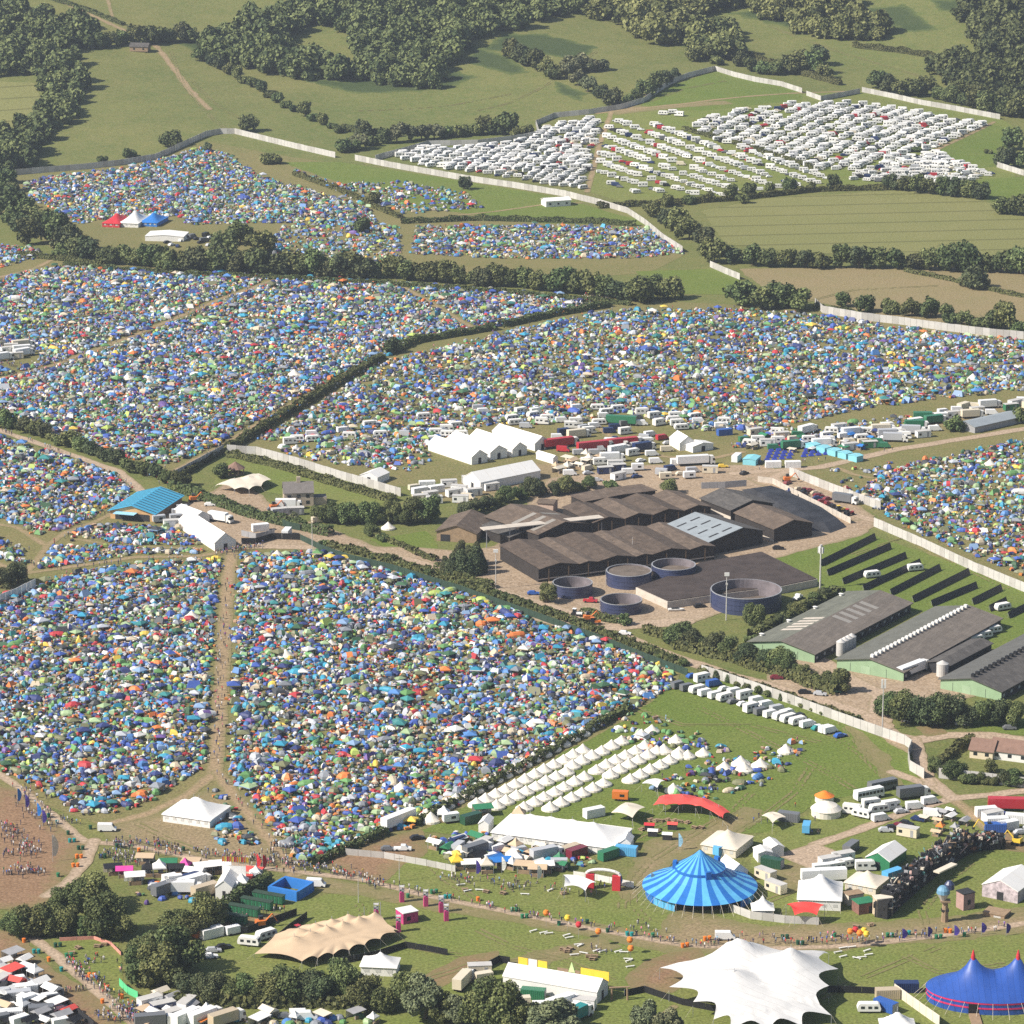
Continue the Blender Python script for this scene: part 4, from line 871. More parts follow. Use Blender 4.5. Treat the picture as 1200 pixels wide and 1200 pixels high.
m_yellow = mat('yellow paint', (.75, .5, .05), .5, .1, .5)
m_grey = mat('mid grey sheet', (.3, .3, .31), .7, .15, .5)
m_rubber = mat('tyre rubber', (.02, .02, .02), .85, .2, 1)
# ------------------------------------------------------------------ fences and screens
def fence(pts, h, label, m=None, name='perimeter_fence', step=3.0, cat='fence', posts=True, thick=.12, rail=None):
    b = MB(); q = MB(); pts3 = [P(*p) for p in pts]; o = pts3[0]; m = m or m_panel; n = 0
    for a, c in zip(pts3, pts3[1:]):
        L = (c-a).length; k = max(1, int(L/step)); d = (c-a)/L; nrm = Vector((-d.y, d.x, 0)).normalized()
        for i in range(k):
            s, e = a+d*(L*i/k), a+d*(L*(i+1)/k-.1); z0, z1 = gz(s.x, s.y), gz(e.x, e.y); hh = h*(1+rnd.uniform(-.02, .02))
            vs = [(p.x+nrm.x*t, p.y+nrm.y*t, z+y) for p, z in ((s, z0), (e, z1)) for t in (-thick/2, thick/2) for y in (.05, hh)]
            b.add(vs, [(0, 1, 5, 4), (2, 6, 7, 3), (1, 3, 7, 5), (0, 2, 3, 1), (4, 5, 7, 6)], m if m is not m_panel or rnd.random() < .6 else m_panel2)
            if posts and i % max(1, (k*len(pts3)//90+1)) == 0: q.box((s.x+nrm.x*.16, s.y+nrm.y*.16, z0), (.1, .1, h+.12), m_steel)
        if posts: e2 = c-d*.1; q.add([(p.x+nrm.x*t, p.y+nrm.y*t, gz(p.x, p.y)+y) for p in (a, e2) for t in (.12, .2) for y in (h*.5, h*.5+.1)], [(0, 1, 5, 4), (2, 6, 7, 3), (1, 3, 7, 5), (0, 4, 6, 2)], m_steel)
    root = thing(name, o, label, cat)
    b.build('panel', root)
    if posts: q.build('frame', root)
    return root
fence([(12, 206), (45, 203), (95, 199), (140, 194), (182, 187), (203, 178), (222, 169), (242, 160), (258, 157)], 3.4, 'grey perimeter fence curving up beside the far tent hillside')
fence([(258, 157), (275, 157), (300, 163), (345, 174), (393, 185)], 3.4, 'white lit perimeter fence over the far hillside tents, from the crest down')
fence([(416, 188), (455, 196), (500, 204), (545, 212), (600, 220), (660, 230), (705, 241)], 3.4, 'long white perimeter fence dividing tents from packed caravans')
fence([(705, 241), (735, 250), (755, 263), (778, 282), (800, 296)], 3.2, 'white perimeter fence sweeping down past the pale roofed gatehouse')
fence([(832, 313), (850, 321), (867, 328)], 3.2, 'short white fence piece beside the small green paddock')
fence([(440, 188), (470, 180), (502, 171), (560, 170), (615, 163), (632, 159)], 3.2, 'grey perimeter fence behind the packed caravans')
fence([(632, 159), (628, 147), (650, 138), (690, 134), (728, 128), (755, 120), (772, 108), (788, 98), (806, 91), (838, 83)], 3.2, 'grey curving fence behind the caravan corner and green paddock')
fence([(838, 83), (860, 90), (885, 96), (915, 101), (940, 109)], 3.2, 'white fence along the top of the green hill paddock')
fence([(945, 112), (962, 118), (1008, 109)], 3.0, 'grey gate enclosure fence at the hill road')
fence([(1010, 108), (1040, 114), (1080, 123), (1120, 130), (1172, 140)], 3.2, 'white fence behind the far caravan rows')
fence([(1168, 196), (1200, 206)], 3.2, 'white fence stub at the meadow edge')
fence([(955, 358), (964, 367), (1010, 375), (1060, 381), (1110, 388), (1160, 394), (1215, 399)], 3.6, 'long pale perimeter fence under the brown pasture')
fence([(266, 531), (300, 533), (345, 545), (400, 562), (470, 582)], 3.4, 'white fence round the farmhouse garden')
fence([(202, 563), (232, 547), (262, 531)], 3.4, 'grey shaded fence beside the farmhouse garden entrance', m_grey)  # shade on this run is put in by the grey colour
fence([(925, 557), (960, 571), (1000, 586), (1032, 598)], 3.4, 'white wall fence beside the scrap yard')
fence([(1024, 617), (1080, 641), (1140, 669), (1215, 700)], 3.4, 'long white fence between dark panel rows and tents')
fence([(888, 565), (905, 567), (930, 580), (965, 598), (997, 614)], 2.4, 'low pale fence around the black silage sheet', m_conc)
fence([(822, 573), (850, 572), (875, 570)], 2.6, 'grey sheet fence behind the black roofed barn', m_grey)
fence([(822, 790), (880, 809), (940, 830), (1000, 852), (1060, 873), (1068, 879)], 3.2, 'white fence behind the parked camper vans')
fence([(1068, 879), (1064, 890), (1066, 903), (1083, 913)], 3.2, 'curved end of the white fence at the lane gate')
fence([(1100, 912), (1150, 917), (1215, 925)], 3.2, 'white fence in front of the bungalow shrubs')
fence([(405, 1002), (450, 1006), (500, 1015), (534, 1022)], 1.9, 'low silvery fence beside the mud and stalls')
fence([(672, 1028), (700, 1032), (743, 1041)], 1.8, 'low banner fence beside the arched entrance', m_white)
fence([(856, 1068), (880, 1077), (920, 1082), (960, 1084)], 2.2, 'pale fence beside the striped big top')
fence([(1048, 1165), (1070, 1181), (1101, 1203)], 2.8, 'cream panel fence beside the blue circus tent', m_cream)
fence([(372, 645), (400, 655), (460, 669), (540, 694), (620, 722), (700, 751), (760, 775), (806, 792)], 2.4, 'long green mesh fence between tents and the farm lane', m_green, 'mesh_fence')
fence([(218, 575), (270, 594), (340, 620), (352, 622)], 2.6, 'green mesh fence beside the broad hedge and lane', m_green, 'mesh_fence')
fence([(283, 638), (300, 638), (320, 632), (352, 633)], 2.4, 'black screen at the camp gate', m_black, 'screen_fence')
fence([(352, 633), (378, 646), (410, 657)], 2.3, 'green screen beside the camp gate', m_green, 'screen_fence')
fence([(0, 708), (20, 700), (42, 689)], 3.4, 'pale screen wall at the camp edge beside dark trees', m_white, 'screen_fence')
fence([(230, 1082), (245, 1076)], 2.4, 'grey screen behind the green latrines', m_grey, 'screen_fence')
fence([(232, 1094), (290, 1094), (320, 1082), (348, 1072)], 1.9, 'black fence around the latrine yard', m_black, 'screen_fence')
fence([(322, 1105), (340, 1090), (360, 1076)], 1.9, 'black fence beside the small red tractor', m_black, 'screen_fence')
fence([(390, 1132), (440, 1122), (475, 1111), (500, 1115), (525, 1120)], 1.8, 'black fence below the tan stretch tent', m_black, 'screen_fence')
fence([(552, 1148), (568, 1137), (585, 1128), (598, 1130)], 2, 'black screen at the end of the long hall tent', m_black, 'screen_fence')
fence([(732, 1168), (755, 1163), (800, 1178), (840, 1186)], 1.8, 'black fence in front of the white star tent', m_black, 'screen_fence')
fence([(970, 1163), (1010, 1164), (1048, 1166)], 1.8, 'black fence behind the beige cabin', m_black, 'screen_fence')
fence([(140, 1155), (150, 1165), (162, 1171)], 2, 'bright green screen above the market stalls', mat('bright green sheeting', (.1, .48, .22), .6, .1, .4), 'screen_fence')
fence([(20, 1135), (40, 1148), (70, 1172), (110, 1205)], 1.8, 'dark stall-back fence along the mud track', m_dark, 'screen_fence')
fence([(70, 1103), (110, 1101), (130, 1108), (142, 1120)], 1.0, 'low red and white barrier round the lawn', mat('faded red barrier', (.55, .25, .2), .7, .2, .6), 'barrier')
fence([(283, 628), (300, 632), (322, 627)], 2.2, 'grey mesh fence beside the white hall by the camp gate', m_grey, 'mesh_fence')
# ------------------------------------------------------------------ gabled buildings and halls
def V2(v): return Vector((v[0], v[1], 0))
def gable(name, A, B, D, eave, rise, roof, wall, label, cat='building', gable_wall=None, over=.5, t=.5, group=None, roof_name='roof', roof2=None):
    """A, B: the two eave corners of the front end; D: shift to the back end; all in the photograph"""
    a, b, c = P(A[0], A[1], eave), P(B[0], B[1], eave), P(A[0]+D[0], A[1]+D[1], eave)
    a.z = b.z = c.z = 0
    g = gz(a.x, a.y); u = b-a; v = c-a; W = u.length; L = v.length; un = u/W
    vn = Vector((-un.y, un.x, 0)); vn = vn if vn.dot(v) > 0 else -vn
    if L > W:
        vn = v/L; u2 = Vector((vn.y, -vn.x, 0)); u2 = u2 if u2.dot(u) > 0 else -u2; mid = a+u/2; un = u2; W = max(u.dot(u2), W*.8); a = mid-un*W/2
    L = v.dot(vn); o = Vector((a.x, a.y, g)); root = thing(name, o, label, cat, group)
    q = lambda s, d, z: (a.x+un.x*s+vn.x*d, a.y+un.y*s+vn.y*d, g+z)
    w = MB(); w.add([q(0, 0, 0), q(0, L, 0), q(0, L, eave), q(0, 0, eave)], [(0, 1, 2, 3)], wall); w.build('wall', root); w = MB(); w.add([q(W, 0, 0), q(W, L, 0), q(W, L, eave), q(W, 0, eave)], [(3, 2, 1, 0)], wall)
    w.build('wall', root)
    e = MB(); r = W*t
    for d in (0, L): e = MB(); e.add([q(0, d, 0), q(W, d, 0), q(W, d, eave), q(r, d, eave+rise-.05), q(0, d, eave)], [(0, 1, 2, 3, 4)], gable_wall or wall); e.build('gable_end', root)
    f = MB(); th = .22
    for s0, s1, mm in ((-over, r, roof), (W+over, r, roof2 or roof)):
        z0 = eave-rise*over/(r if s0 < 0 else W-r)
        vs = [q(s0, -over, z0+.02), q(s1, -over, eave+rise+.02), q(s1, L+over, eave+rise+.02), q(s0, L+over, z0+.02)]
        vs += [(x, y, z+th) for x, y, z in vs]
        f.add(vs, [(3, 2, 1, 0), (4, 5, 6, 7), (0, 1, 5, 4), (2, 3, 7, 6), (3, 0, 4, 7)], mm)
    f.build(roof_name, root)
    root['_q'] = 0; del root['_q']
    def slope(s, d, z=0):   # a point on the roof: s across 0..W, d along, z above it
        k = eave+(rise*s/r if s <= r else rise*(W-s)/(W-r))+th+.02
        return q(s, d, k+z)
    return root, q, slope, W, L, r
def roof_strip(root, slope, s0, s1, d0, d1, m, name='skylight', z=.04):
    b = MB(); b.add([slope(s0, d0, z), slope(s1, d0, z), slope(s1, d1, z), slope(s0, d1, z)], [(0, 1, 2, 3)], m); b.build(name, root)
def wall_rect(root, q, s0, s1, z0, z1, d, m, name):
    b = MB(); b.add([q(s0, d, z0), q(s1, d, z0), q(s1, d, z1), q(s0, d, z1)], [(0, 1, 2, 3)], m); b.build(name, root)
def side_rect(root, q, s, d0, d1, z0, z1, m, name):
    b = MB(); b.add([q(s, d0, z0), q(s, d1, z0), q(s, d1, z1), q(s, d0, z1)], [(0, 1, 2, 3)], m); b.build(name, root)
# multi-span barns
def spans(name, A, B, D, cuts, eave, rise, label):
    a, b, c = P(A[0], A[1], eave), P(B[0], B[1], eave), P(A[0]+D[0], A[1]+D[1], eave); a.z = b.z = c.z = 0
    un = (b-a).normalized(); W = (b-a).length; vn = Vector((-un.y, un.x, 0)); L = (c-a).dot(vn); root = thing(name, a, label, 'barn')
    q = lambda s, d, z: (a.x+un.x*s+vn.x*d, a.y+un.y*s+vn.y*d, z)
    w = MB(); w.prism([q(0, .6, 0), q(W, .6, 0), q(W, L-.6, 0), q(0, L-.6, 0)], eave-.3, m_barnwall); w.build('wall', root)
    for k, (s0, s1) in enumerate(zip(cuts, cuts[1:])):
        s0, s1 = s0*W+.05, s1*W-.05; m = (s0+s1)/2; rs = rise*(s1-s0)/(W*.3); f = MB(); mm = (m_fibre, m_fibre2)[k % 2] if rs > 1.2 else m_fibre2
        for p0, p1, z0, z1 in ((s0, m, 0, rs), (m, s1, rs, 0)):
            vs = [q(p0, -.6, eave+z0), q(p1, -.6, eave+z1), q(p1, L+.6, eave+z1), q(p0, L+.6, eave+z0)]; vs += [(x, y, z+.2) for x, y, z in vs]
            f.add(vs, [(3, 2, 1, 0), (4, 5, 6, 7), (0, 1, 5, 4), (2, 3, 7, 6), (3, 0, 4, 7), (1, 2, 6, 5)], mm)
        f.build('roof', root)
        e = MB(); e.add([q(s0, .3, eave-.25), q(s1, .3, eave-.25), q(m, .3, eave+rs-.1)], [(0, 1, 2)], m_barnwall); e.build('gable_end', root)
    for k in range(9):
        s = W*(k+.5)/9; d = MB(); d.box(q(s, .45, 0), (.35, .35, eave-.3), m_timber, math.atan2(un.y, un.x)); d.build('post', root)
    g = MB(); g.add([q(0, .55, .9), q(W, .55, .9), q(W, .55, 1.3), q(0, .55, 1.3)], [(0, 1, 2, 3)], m_conc); g.build('feed_barrier', root)
    return root
spans('barn', (632, 667), (838, 640), (-50, -27), [0, .22, .325, .54, .635, .85, 1], 5, 1.9, 'broad dark barn with six joined roof spans beside the slurry tanks')
spans('barn', (694, 613), (834, 594), (-41, -17), [0, .26, .5, .76, 1], 5.5, 1.8, 'dark barn with four joined roof spans behind the broad barn')
r_ = gable('barn', (630, 626), (692, 614), (-62, -21), 5, 2.6, m_fibre2, m_barnwall, 'dark barn with pale skylight strips across its roof', 'barn')
for d in (.12, .3, .48): roof_strip(r_[0], r_[2], r_[3]*.03, r_[3]*.47, r_[4]*d, r_[4]*(d+.07), m_roof_lt)
roof_strip(r_[0], r_[2], r_[3]*.55, r_[3]*.9, r_[4]*.45, r_[4]*.52, m_roof_lt)
gable('barn', (596, 629), (628, 624), (-36, -12), 3.6, .9, m_fibre3, m_barnwall, 'low dark lean-to barn beside the pale covered walkway', 'barn')
r_ = gable('barn', (514, 620), (556, 628), (18, -18), 3.6, 2.6, m_fibre2, m_timber, 'brown grey gabled barn behind the conifer block', 'barn')
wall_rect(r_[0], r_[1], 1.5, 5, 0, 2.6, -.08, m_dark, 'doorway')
r_ = gable('barn', (829, 636), (894, 622), (-49, -19), 5, 2.8, m_blueroof, m_barnwall, 'barn with a pale blue grey roof beside the dark barns', 'barn', t=.62, roof2=m_fibre3)
for i in range(4):
    for s in (.12, .36): roof_strip(r_[0], r_[2], r_[3]*s, r_[3]*(s+.17), r_[4]*(.1+i*.23), r_[4]*(.1+i*.23)+.9, m_dark, 'vent_slot')
r_ = gable('barn', (859, 599), (903, 589), (-35, -14), 5, 2.5, m_fibre3, m_barnwall, 'black roofed barn against the silage sheet', 'barn')
side_rect(r_[0], r_[1], -.05, 0, r_[4], .2, 2.6, m_conc, 'low_wall')
r_ = gable('barn', (907, 620), (952, 613), (-46, -19), 5, 2.3, m_fibre2, m_barnwall, 'brown roofed barn in front of the silage sheet', 'barn')
side_rect(r_[0], r_[1], -.05, 0, r_[4], 0, 1.1, m_conc, 'low_wall')
r_ = gable('barn', (686, 588), (768, 575), (-10, -8), 5, .5, m_fibre2, m_barnwall, 'long open fronted barn with orange brown stained roof', 'barn')
for i in range(6): side_rect(r_[0], r_[1], r_[3]*(.02+i*.196), -.6, -.3, 0, 4.6, m_timber, 'post')
# other farm things
def prism_thing(name, pts, h, ms, mt, label, cat, child=None):
    w = [P(*p) for p in pts]; b = MB(); cx = sum((p for p in w), Vector())/len(w)
    b.prism(w, h, ms, ms if child else mt); o = b.build(name, None, cx); tag(o, label, cat)
    if child:
        f = MB(); s = [(cx.x+(p.x-cx.x)*.985, cx.y+(p.y-cx.y)*.985, p.z+h+.02) for p in w]; f.prism(s, .25, mt); o2 = link(child, f.mesh(child, cx), o)
    return o
prism_thing('silage_clamp', [(745, 697), (782, 714), (835, 706), (915, 696), (958, 687), (893, 655), (820, 668), (800, 678)], 2.6, m_conc, mat('dark brown silage top', (.055, .042, .037), .8, .35, .25), 'broad dark brown silage clamp between the slurry tanks', 'silage clamp', 'sheet')
w_ = [P(*p) for p in [(868, 574), (896, 570), (914, 576), (945, 590), (970, 602), (993, 618), (974, 625), (950, 622), (930, 612), (904, 594)]]
b_ = MB(); cx_ = sum(w_, Vector())/len(w_)
ring = [w_, [cx_+(p-cx_)*.8+Vector((0, 0, 2.2)) for p in w_], [cx_+(p-cx_)*.4+Vector((0, 0, 3.0)) for p in w_]]
vs_ = [v for rg in ring for v in rg]; n_ = len(w_)
b_.add(vs_, [(j*n_+i, j*n_+(i+1) % n_, (j+1)*n_+(i+1) % n_, (j+1)*n_+i) for j in range(2) for i in range(n_)]+[tuple(range(2*n_, 3*n_))], mat('black silage plastic', (.028, .029, .034), .6, .6, .14))
tag(b_.build('silage_heap', None, cx_), 'black plastic covered silage heap behind the barns', 'silage heap')
def tank(px, py, dia, h, label, fill=None):
    """px, py: middle of the rim"""
    p = P(px, py, h); p.z = 0; r = dia/2; root = thing('slurry_tank', p, label, 'tank', 'slurry tanks')
    b = MB(); b.lathe([(r, 0), (r, h)], 48, p, m_tank); b.build('shell', root)
    i = MB(); i.lathe([(r-.25, h), (r-.25, .3)], 48, p, m_tankin); i.lathe([(r-.25, h-.001), (r, h-.001)], 48, p, m_steel); i.build('lining', root)
    f = MB(); f.lathe([(r-.28, fill or .4), (.01, fill or .4)], 40, p, m_slurry); f.build('slurry_surface', root)
    for z in (.25, .55, .82, .97): g = MB(); g.lathe([(r+.02, h*z), (r+.1, h*z), (r+.1, h*z+.18), (r+.02, h*z+.18)], 48, p, m_steel if z > .9 else m_tank); g.build('band', root)
    l = MB()
    for s in (-.3, .3): l.tube((p.x-r-.25, p.y+s-2, 0), (p.x-r-.25, p.y+s-2, h+.9), .05, .05, m_steel, 5)
    for k in range(int(h/.4)): l.tube((p.x-r-.25, p.y-2.3, .4*k+.3), (p.x-r-.25, p.y-1.7, .4*k+.3), .04, .04, m_steel, 4)
    l.build('ladder', root)
tank(874.5, 690, 24, 6, 'largest dark blue slurry tank, open topped, beside the silage clamp')
tank(728, 702, 14, 4, 'small open dark blue tank nearest the yard lane hedge')
tank(737, 668, 15.6, 5, 'brimming slurry tank with pale crust before the broad barn', 4.5)
tank(789.5, 661, 15.2, 5, 'blue tank streaked white, farthest in the tank group', 2.4)
tank(671, 682, 13.6, 4.2, 'dark tank half hidden by the bright round tree')
# covered walkway
a_, c_ = P(568, 641, 0), P(708, 626, 0); d_ = (c_-a_).normalized(); n2 = Vector((-d_.y, d_.x, 0)); L_ = (c_-a_).length; rt = thing('covered_walkway', a_, 'long pale flat roof strip over a passage between dark barns', 'walkway')
b_ = MB(); b_.prism([a_+n2*s+d_*t+Vector((0, 0, 6.6)) for s, t in ((-2.2, -1), (-2.2, L_), (2.2, L_), (2.2, -1))], .3, m_conc, m_conc, True); b_.build('roof', rt)
for k in range(6): b_ = MB(); b_.box(a_+n2*-1.9+d_*(L_*k/5.2), (.3, .3, 6.6), m_steel); b_.build('post', rt)
# the three long green sheds
def shed(A, B, D, label, roofs, vents=None):
    r = gable('poultry_shed', A, B, D, 3.2, 2.3, roofs[0], m_dark, label, 'shed', m_shedwall, .7, .5, 'long green gabled sheds', roof2=roofs[1])  # long walls dark: the shade on those sides is put into the colour
    root, q, sl, W, L, rg = r
    for s in (.2, .47, .74): wall_rect(root, q, W*s, W*s+.12, .1, 2.9, -.03, m_dark, 'door_gap')
    wall_rect(root, q, W*.36, W*.5, .05, 2.7, -.05, mat('pale green door', (.29, .4, .26), .7, .1, .5), 'door')
    b = MB()
    for k in range(int(L/2.6)): b.box(q(W+.02, 1.5+k*2.6, 1.1), (1.2, .2, .9), m_black if k % 2 else m_steel, math.atan2(q(0, 1, 0)[1]-q(0, 0, 0)[1], q(0, 1, 0)[0]-q(0, 0, 0)[0]))
    b.build('side_vent_strip', root)
    if vents:
        m, n, d0, d1 = vents
        for k in range(n):
            v = MB(); p = sl(rg, L*(d0+(d1-d0)*k/(n-1)), 0); v.box((p[0], p[1], p[2]-.35), (1.1, 1.1, 1.25), m, math.atan2(q(1, 0, 0)[1]-q(0, 0, 0)[1], q(1, 0, 0)[0]-q(0, 0, 0)[0])); v.build('ridge_vent', root)
    return r
s1 = shed((878, 752), (955, 766), (115, -58), 'green gabled shed with white skylight strips, beside the scrub belt', (m_shedroof, m_shedroof2))
for k in range(5): roof_strip(s1[0], s1[2], s1[3]*.16, s1[3]*.47, s1[4]*(.2+k*.055), s1[4]*(.2+k*.055)+2.3, m_conc)
for k in range(5): roof_strip(s1[0], s1[2], s1[3]*.53, s1[3]*.8, s1[4]*(.48+k*.07), s1[4]*(.48+k*.07)+2.4, m_roof_lt)
for k in range(4):
    for s in (.02,): b_ = MB(); b_.lathe([(.6, 0), (.6, .7), (.9, .75), (0, 1.0)], 10, s1[2](s1[3]*.03, s1[4]*(.1+k*.27)), m_white); b_.build('roof_vent', s1[0])
shed((982, 772), (1058, 788), (116, -61), 'green gabled shed with a row of white ridge vents', (mat('grey green shed roof', (.12, .122, .105), .85, .2, .3), m_shedroof2), (m_white, 26, .02, .97))
shed((1104, 795), (1172, 811), (116, -61), 'green gabled shed with black ridge vents at the frame edge', (mat('dark grey shed roof', (.105, .105, .098), .85, .2, .3), m_fibre3), (m_black, 22, .02, .9))
gable('annex', (1088, 776), (1113, 780), (50, -26), 3.4, .9, m_fibre3, m_dark, 'low dark annex building between two green sheds', 'building')
def silo(px, py, label, n=1, r=1.5, h=5.5):
    for k in range(n):
        p = P(px+k*4.2, py-k*2.2); o = thing('feed_silo', p, label(k), 'silo', 'feed silos')
        b = MB(); b.lathe([(r, .9), (r, h)], 20, p, m_panel); b.build('barrel', o)
        c = MB(); c.lathe([(r+.05, h), (.2, h+1), (0, h+1.05)], 20, p, m_panel); c.build('cone_top', o)
        for a in range(4): g = MB(); g.box((p.x+r*.7*math.cos(a*1.57+.8), p.y+r*.7*math.sin(a*1.57+.8), 0), (.2, .2, 1.4), m_steel); g.build('leg', o)
silo(985, 771, lambda k: f'silver feed silo, {ordinal(k+1)} of four beside the skylit shed, from the lane', 4)
silo(1104, 795, lambda k: 'single grey feed silo beside the parked white lorry', 1, 1.9, 5)
# dark panel rows on the grass, shaped to fill out their band of shadow
PR = [((962, 664), (1026, 632)), ((970, 675), (1044, 643)), ((988, 685), (1062, 654)), ((1012, 693), (1079, 662)), ((1044, 698), (1102, 668)), ((1070, 706), (1136, 673)), ((1092, 711), (1145, 689)), ((1140, 709), (1174, 692)), ((1160, 717), (1180, 707)), ((1182, 725), (1206, 713))]
for k, (A, B) in enumerate(PR):
    a, c = P(*A), P(*B); d = (c-a).normalized(); n = Vector((d.y, -d.x, 0)); L = (c-a).length
    o = thing('panel_row', a, f'long tilted dark panel row on grass, {ordinal(k+1)} from the phone mast', 'panel row', 'dark panel rows on the grass')
    b = MB(); vs = [a+d*t+n*s+Vector((0, 0, z)) for t in (0, L) for s, z in ((.42, .05), (-.42, 2.25))]; vs += [v+Vector((0, 0, .09)) for v in vs]
    b.add(vs, [(0, 1, 3, 2), (4, 6, 7, 5), (0, 4, 5, 1), (2, 3, 7, 6), (0, 2, 6, 4), (1, 5, 7, 3)], m_black); b.build('panel', o)
    f = MB(); f.tube(a+n*-.75+Vector((0, 0, 1.5)), c+n*-.75+Vector((0, 0, 1.5)), .06, .06, m_steel, 5)
    for t in np.arange(1, L, 4.5):
        for s, z in ((-.75, 1.55),): f.tube(a+d*t+n*s, a+d*t+n*s+Vector((0, 0, z)), .07, .07, m_steel, 5)
    f.build('frame', o)
# masts and poles
def mast(px, py, h, label, head='lamp', r=.22):
    p = P(px, py); o = thing('mast', p, label, 'mast'); b = MB(); b.tube(p, p+Vector((0, 0, h)), r, r*.6, m_panel, 8); b.build('pole', o)
    g = MB()
    if head == 'cell':
        for k in range(6): a = k*1.05; g.box((p.x+.9*math.cos(a), p.y+.9*math.sin(a), h-2.2), (.35, .25, 2.2), m_white, a)
        g.tube((p.x, p.y, h-1.8), (p.x, p.y, h+.8), .5, .5, m_panel, 8); g.build('antenna', o)
    elif head == 'lamp':
        g.box((p.x, p.y, h), (1.6, .5, 1.1), m_white); g.box((p.x, p.y, h-3.2), (.7, .4, .7), m_panel); g.build('floodlight', o)
    elif head == 'twin':
        for s in (-.45, .45): g.box((p.x+s, p.y, h-1), (.55, .3, 2.8), m_white)
        g.build('antenna', o)
    else: g.box((p.x, p.y, h-1.0), (2.0, .12, .14), m_timber); g.build('cross_arm', o)
mast(851, 727, 15.5, 'slim floodlight mast in front of the largest tank')
mast(961, 690, 15, 'grey phone mast with clustered antennas by the panel rows', 'cell', .35)
mast(1034, 856, 14.5, 'pole with twin white antennas beside the lane trees', 'twin')
mast(581, 690, 13, 'thin lamp pole at the end of the covered walkway', 'lamp', .18)
mast(366, 642, 11, 'dark telegraph pole by the camp gate lane', 'arm', .16)
mast(741, 655, 8, 'short pole between the slurry tanks', 'arm', .12)
mast(468, 1033, 7.5, 'thin lamp pole beside the lower road and mud', 'arm', .1)
mast(420, 1058, 8, 'thin pole on the lawn above the tan tent', 'arm', .1)
# houses
r_ = gable('farmhouse', (332, 588), (331, 579), (34, 2), 5.2, 3.4, m_slate, m_stone, 'stone farmhouse with a grey roof and tall chimney', 'house')
h_ = thing('farmhouse', P(332, 594)); bpy.data.objects.remove(h_)
p0 = P(333, 594); ux = Vector((1, .12, 0)).normalized(); uy = Vector((-ux.y, ux.x, 0))
def block(root, p, ux, s0, s1, d0, d1, z0, h, m, name, mt=None):
    uy = Vector((-ux.y, ux.x, 0)); b = MB(); b.prism([p+ux*s+uy*d+Vector((0, 0, z0)) for s, d in ((s0, d0), (s1, d0), (s1, d1), (s0, d1))], h, m, mt or m, True); return b.build(name, root)
for rr in [r_[0]]:
    for c in list(rr.children): bpy.data.objects.remove(c)
    rr.location = p0; W_, L_, e_, ri = 11, 8, 5.2, 3.2
    q = lambda s, d, z: tuple(p0+ux*s+uy*d+Vector((0, 0, z)))
    w = MB(); w.prism([q(0, 0, 0), q(W_, 0, 0), q(W_, L_, 0), q(0, L_, 0)], e_, m_stone); w.build('wall', rr)
    g = MB()
    for s in (0, W_): g = MB(); g.add([q(s, 0, e_), q(s, L_, e_), q(s, L_/2, e_+ri)], [(0, 1, 2)], m_stone); g.build('gable_end', rr)
    f = MB()
    for a, c in (((-.4), (L_/2)), ((L_+.4), (L_/2))):
        vs = [q(-.3, a, e_-.15), q(W_+.3, a, e_-.15), q(W_+.3, c, e_+ri+.05), q(-.3, c, e_+ri+.05)]; vs += [(x, y, z+.2) for x, y, z in vs]; f.add(vs, [(0, 1, 2, 3), (4, 5, 6, 7), (0, 1, 5, 4), (1, 2, 6, 5), (3, 0, 4, 7)], m_slate)
    rf = f.build('roof', rr); c = MB(); c.prism([q(s, d, e_+ri-.6) for s, d in ((5, 3.4), (6.4, 3.4), (6.4, 4.6), (5, 4.6))], 2.6, m_stone); co = link('chimney', c.mesh('chimney', p0), rf)
    for s in (1.4, 4.8, 8.2):
        for z in (.9, 3.3): b = MB(); b.add([q(s, -.05, z), q(s+1.3, -.05, z), q(s+1.3, -.05, z+1.3), q(s, -.05, z+1.3)], [(0, 1, 2, 3)], m_glass); b.build('window', rr)
    block(rr, p0, ux, W_+.02, W_+5, 1, 6, 0, 3, m_stone, 'side_wing', m_slate)
def cottage(name, p, ux, W_, L_, e_, ri, mw, mr, label, cat, win=3):
    uy = Vector((-ux.y, ux.x, 0)); root = thing(name, p, label, cat); q = lambda s, d, z: tuple(p+ux*s+uy*d+Vector((0, 0, z)))
    w = MB(); w.prism([q(0, 0, 0), q(W_, 0, 0), q(W_, L_, 0), q(0, L_, 0)], e_, mw); w.build('wall', root); g = MB()
    for s in (0.01, W_-.01): g = MB(); g.add([q(s, 0, e_), q(s, L_, e_), q(s, L_/2, e_+ri)], [(0, 1, 2)], mw); g.build('gable_end', root)
    f = MB()
    for a in (-.4, L_+.4):
        vs = [q(-.4, a, e_-.15), q(W_+.4, a, e_-.15), q(W_+.4, L_/2, e_+ri+.05), q(-.4, L_/2, e_+ri+.05)]; vs += [(x, y, z+.18) for x, y, z in vs]; f.add(vs, [(0, 1, 2, 3), (4, 5, 6, 7), (0, 1, 5, 4), (1, 2, 6, 5), (3, 0, 4, 7)], mr)
    f.build('roof', root)
    for k in range(win): s = W_*(k+.5)/win; b = MB(); b.add([q(s-.6, -.04, 1), q(s+.6, -.04, 1), q(s+.6, -.04, 2.1), q(s-.6, -.04, 2.1)], [(0, 1, 2, 3)], m_glass); b.build('window', root)
    return root
cottage('bungalow', P(1160, 889), Vector((1, -.42, 0)).normalized(), 20, 8.5, 2.7, 2.6, m_white, m_tile, 'white walled bungalow with a brown tiled roof', 'house', 5)
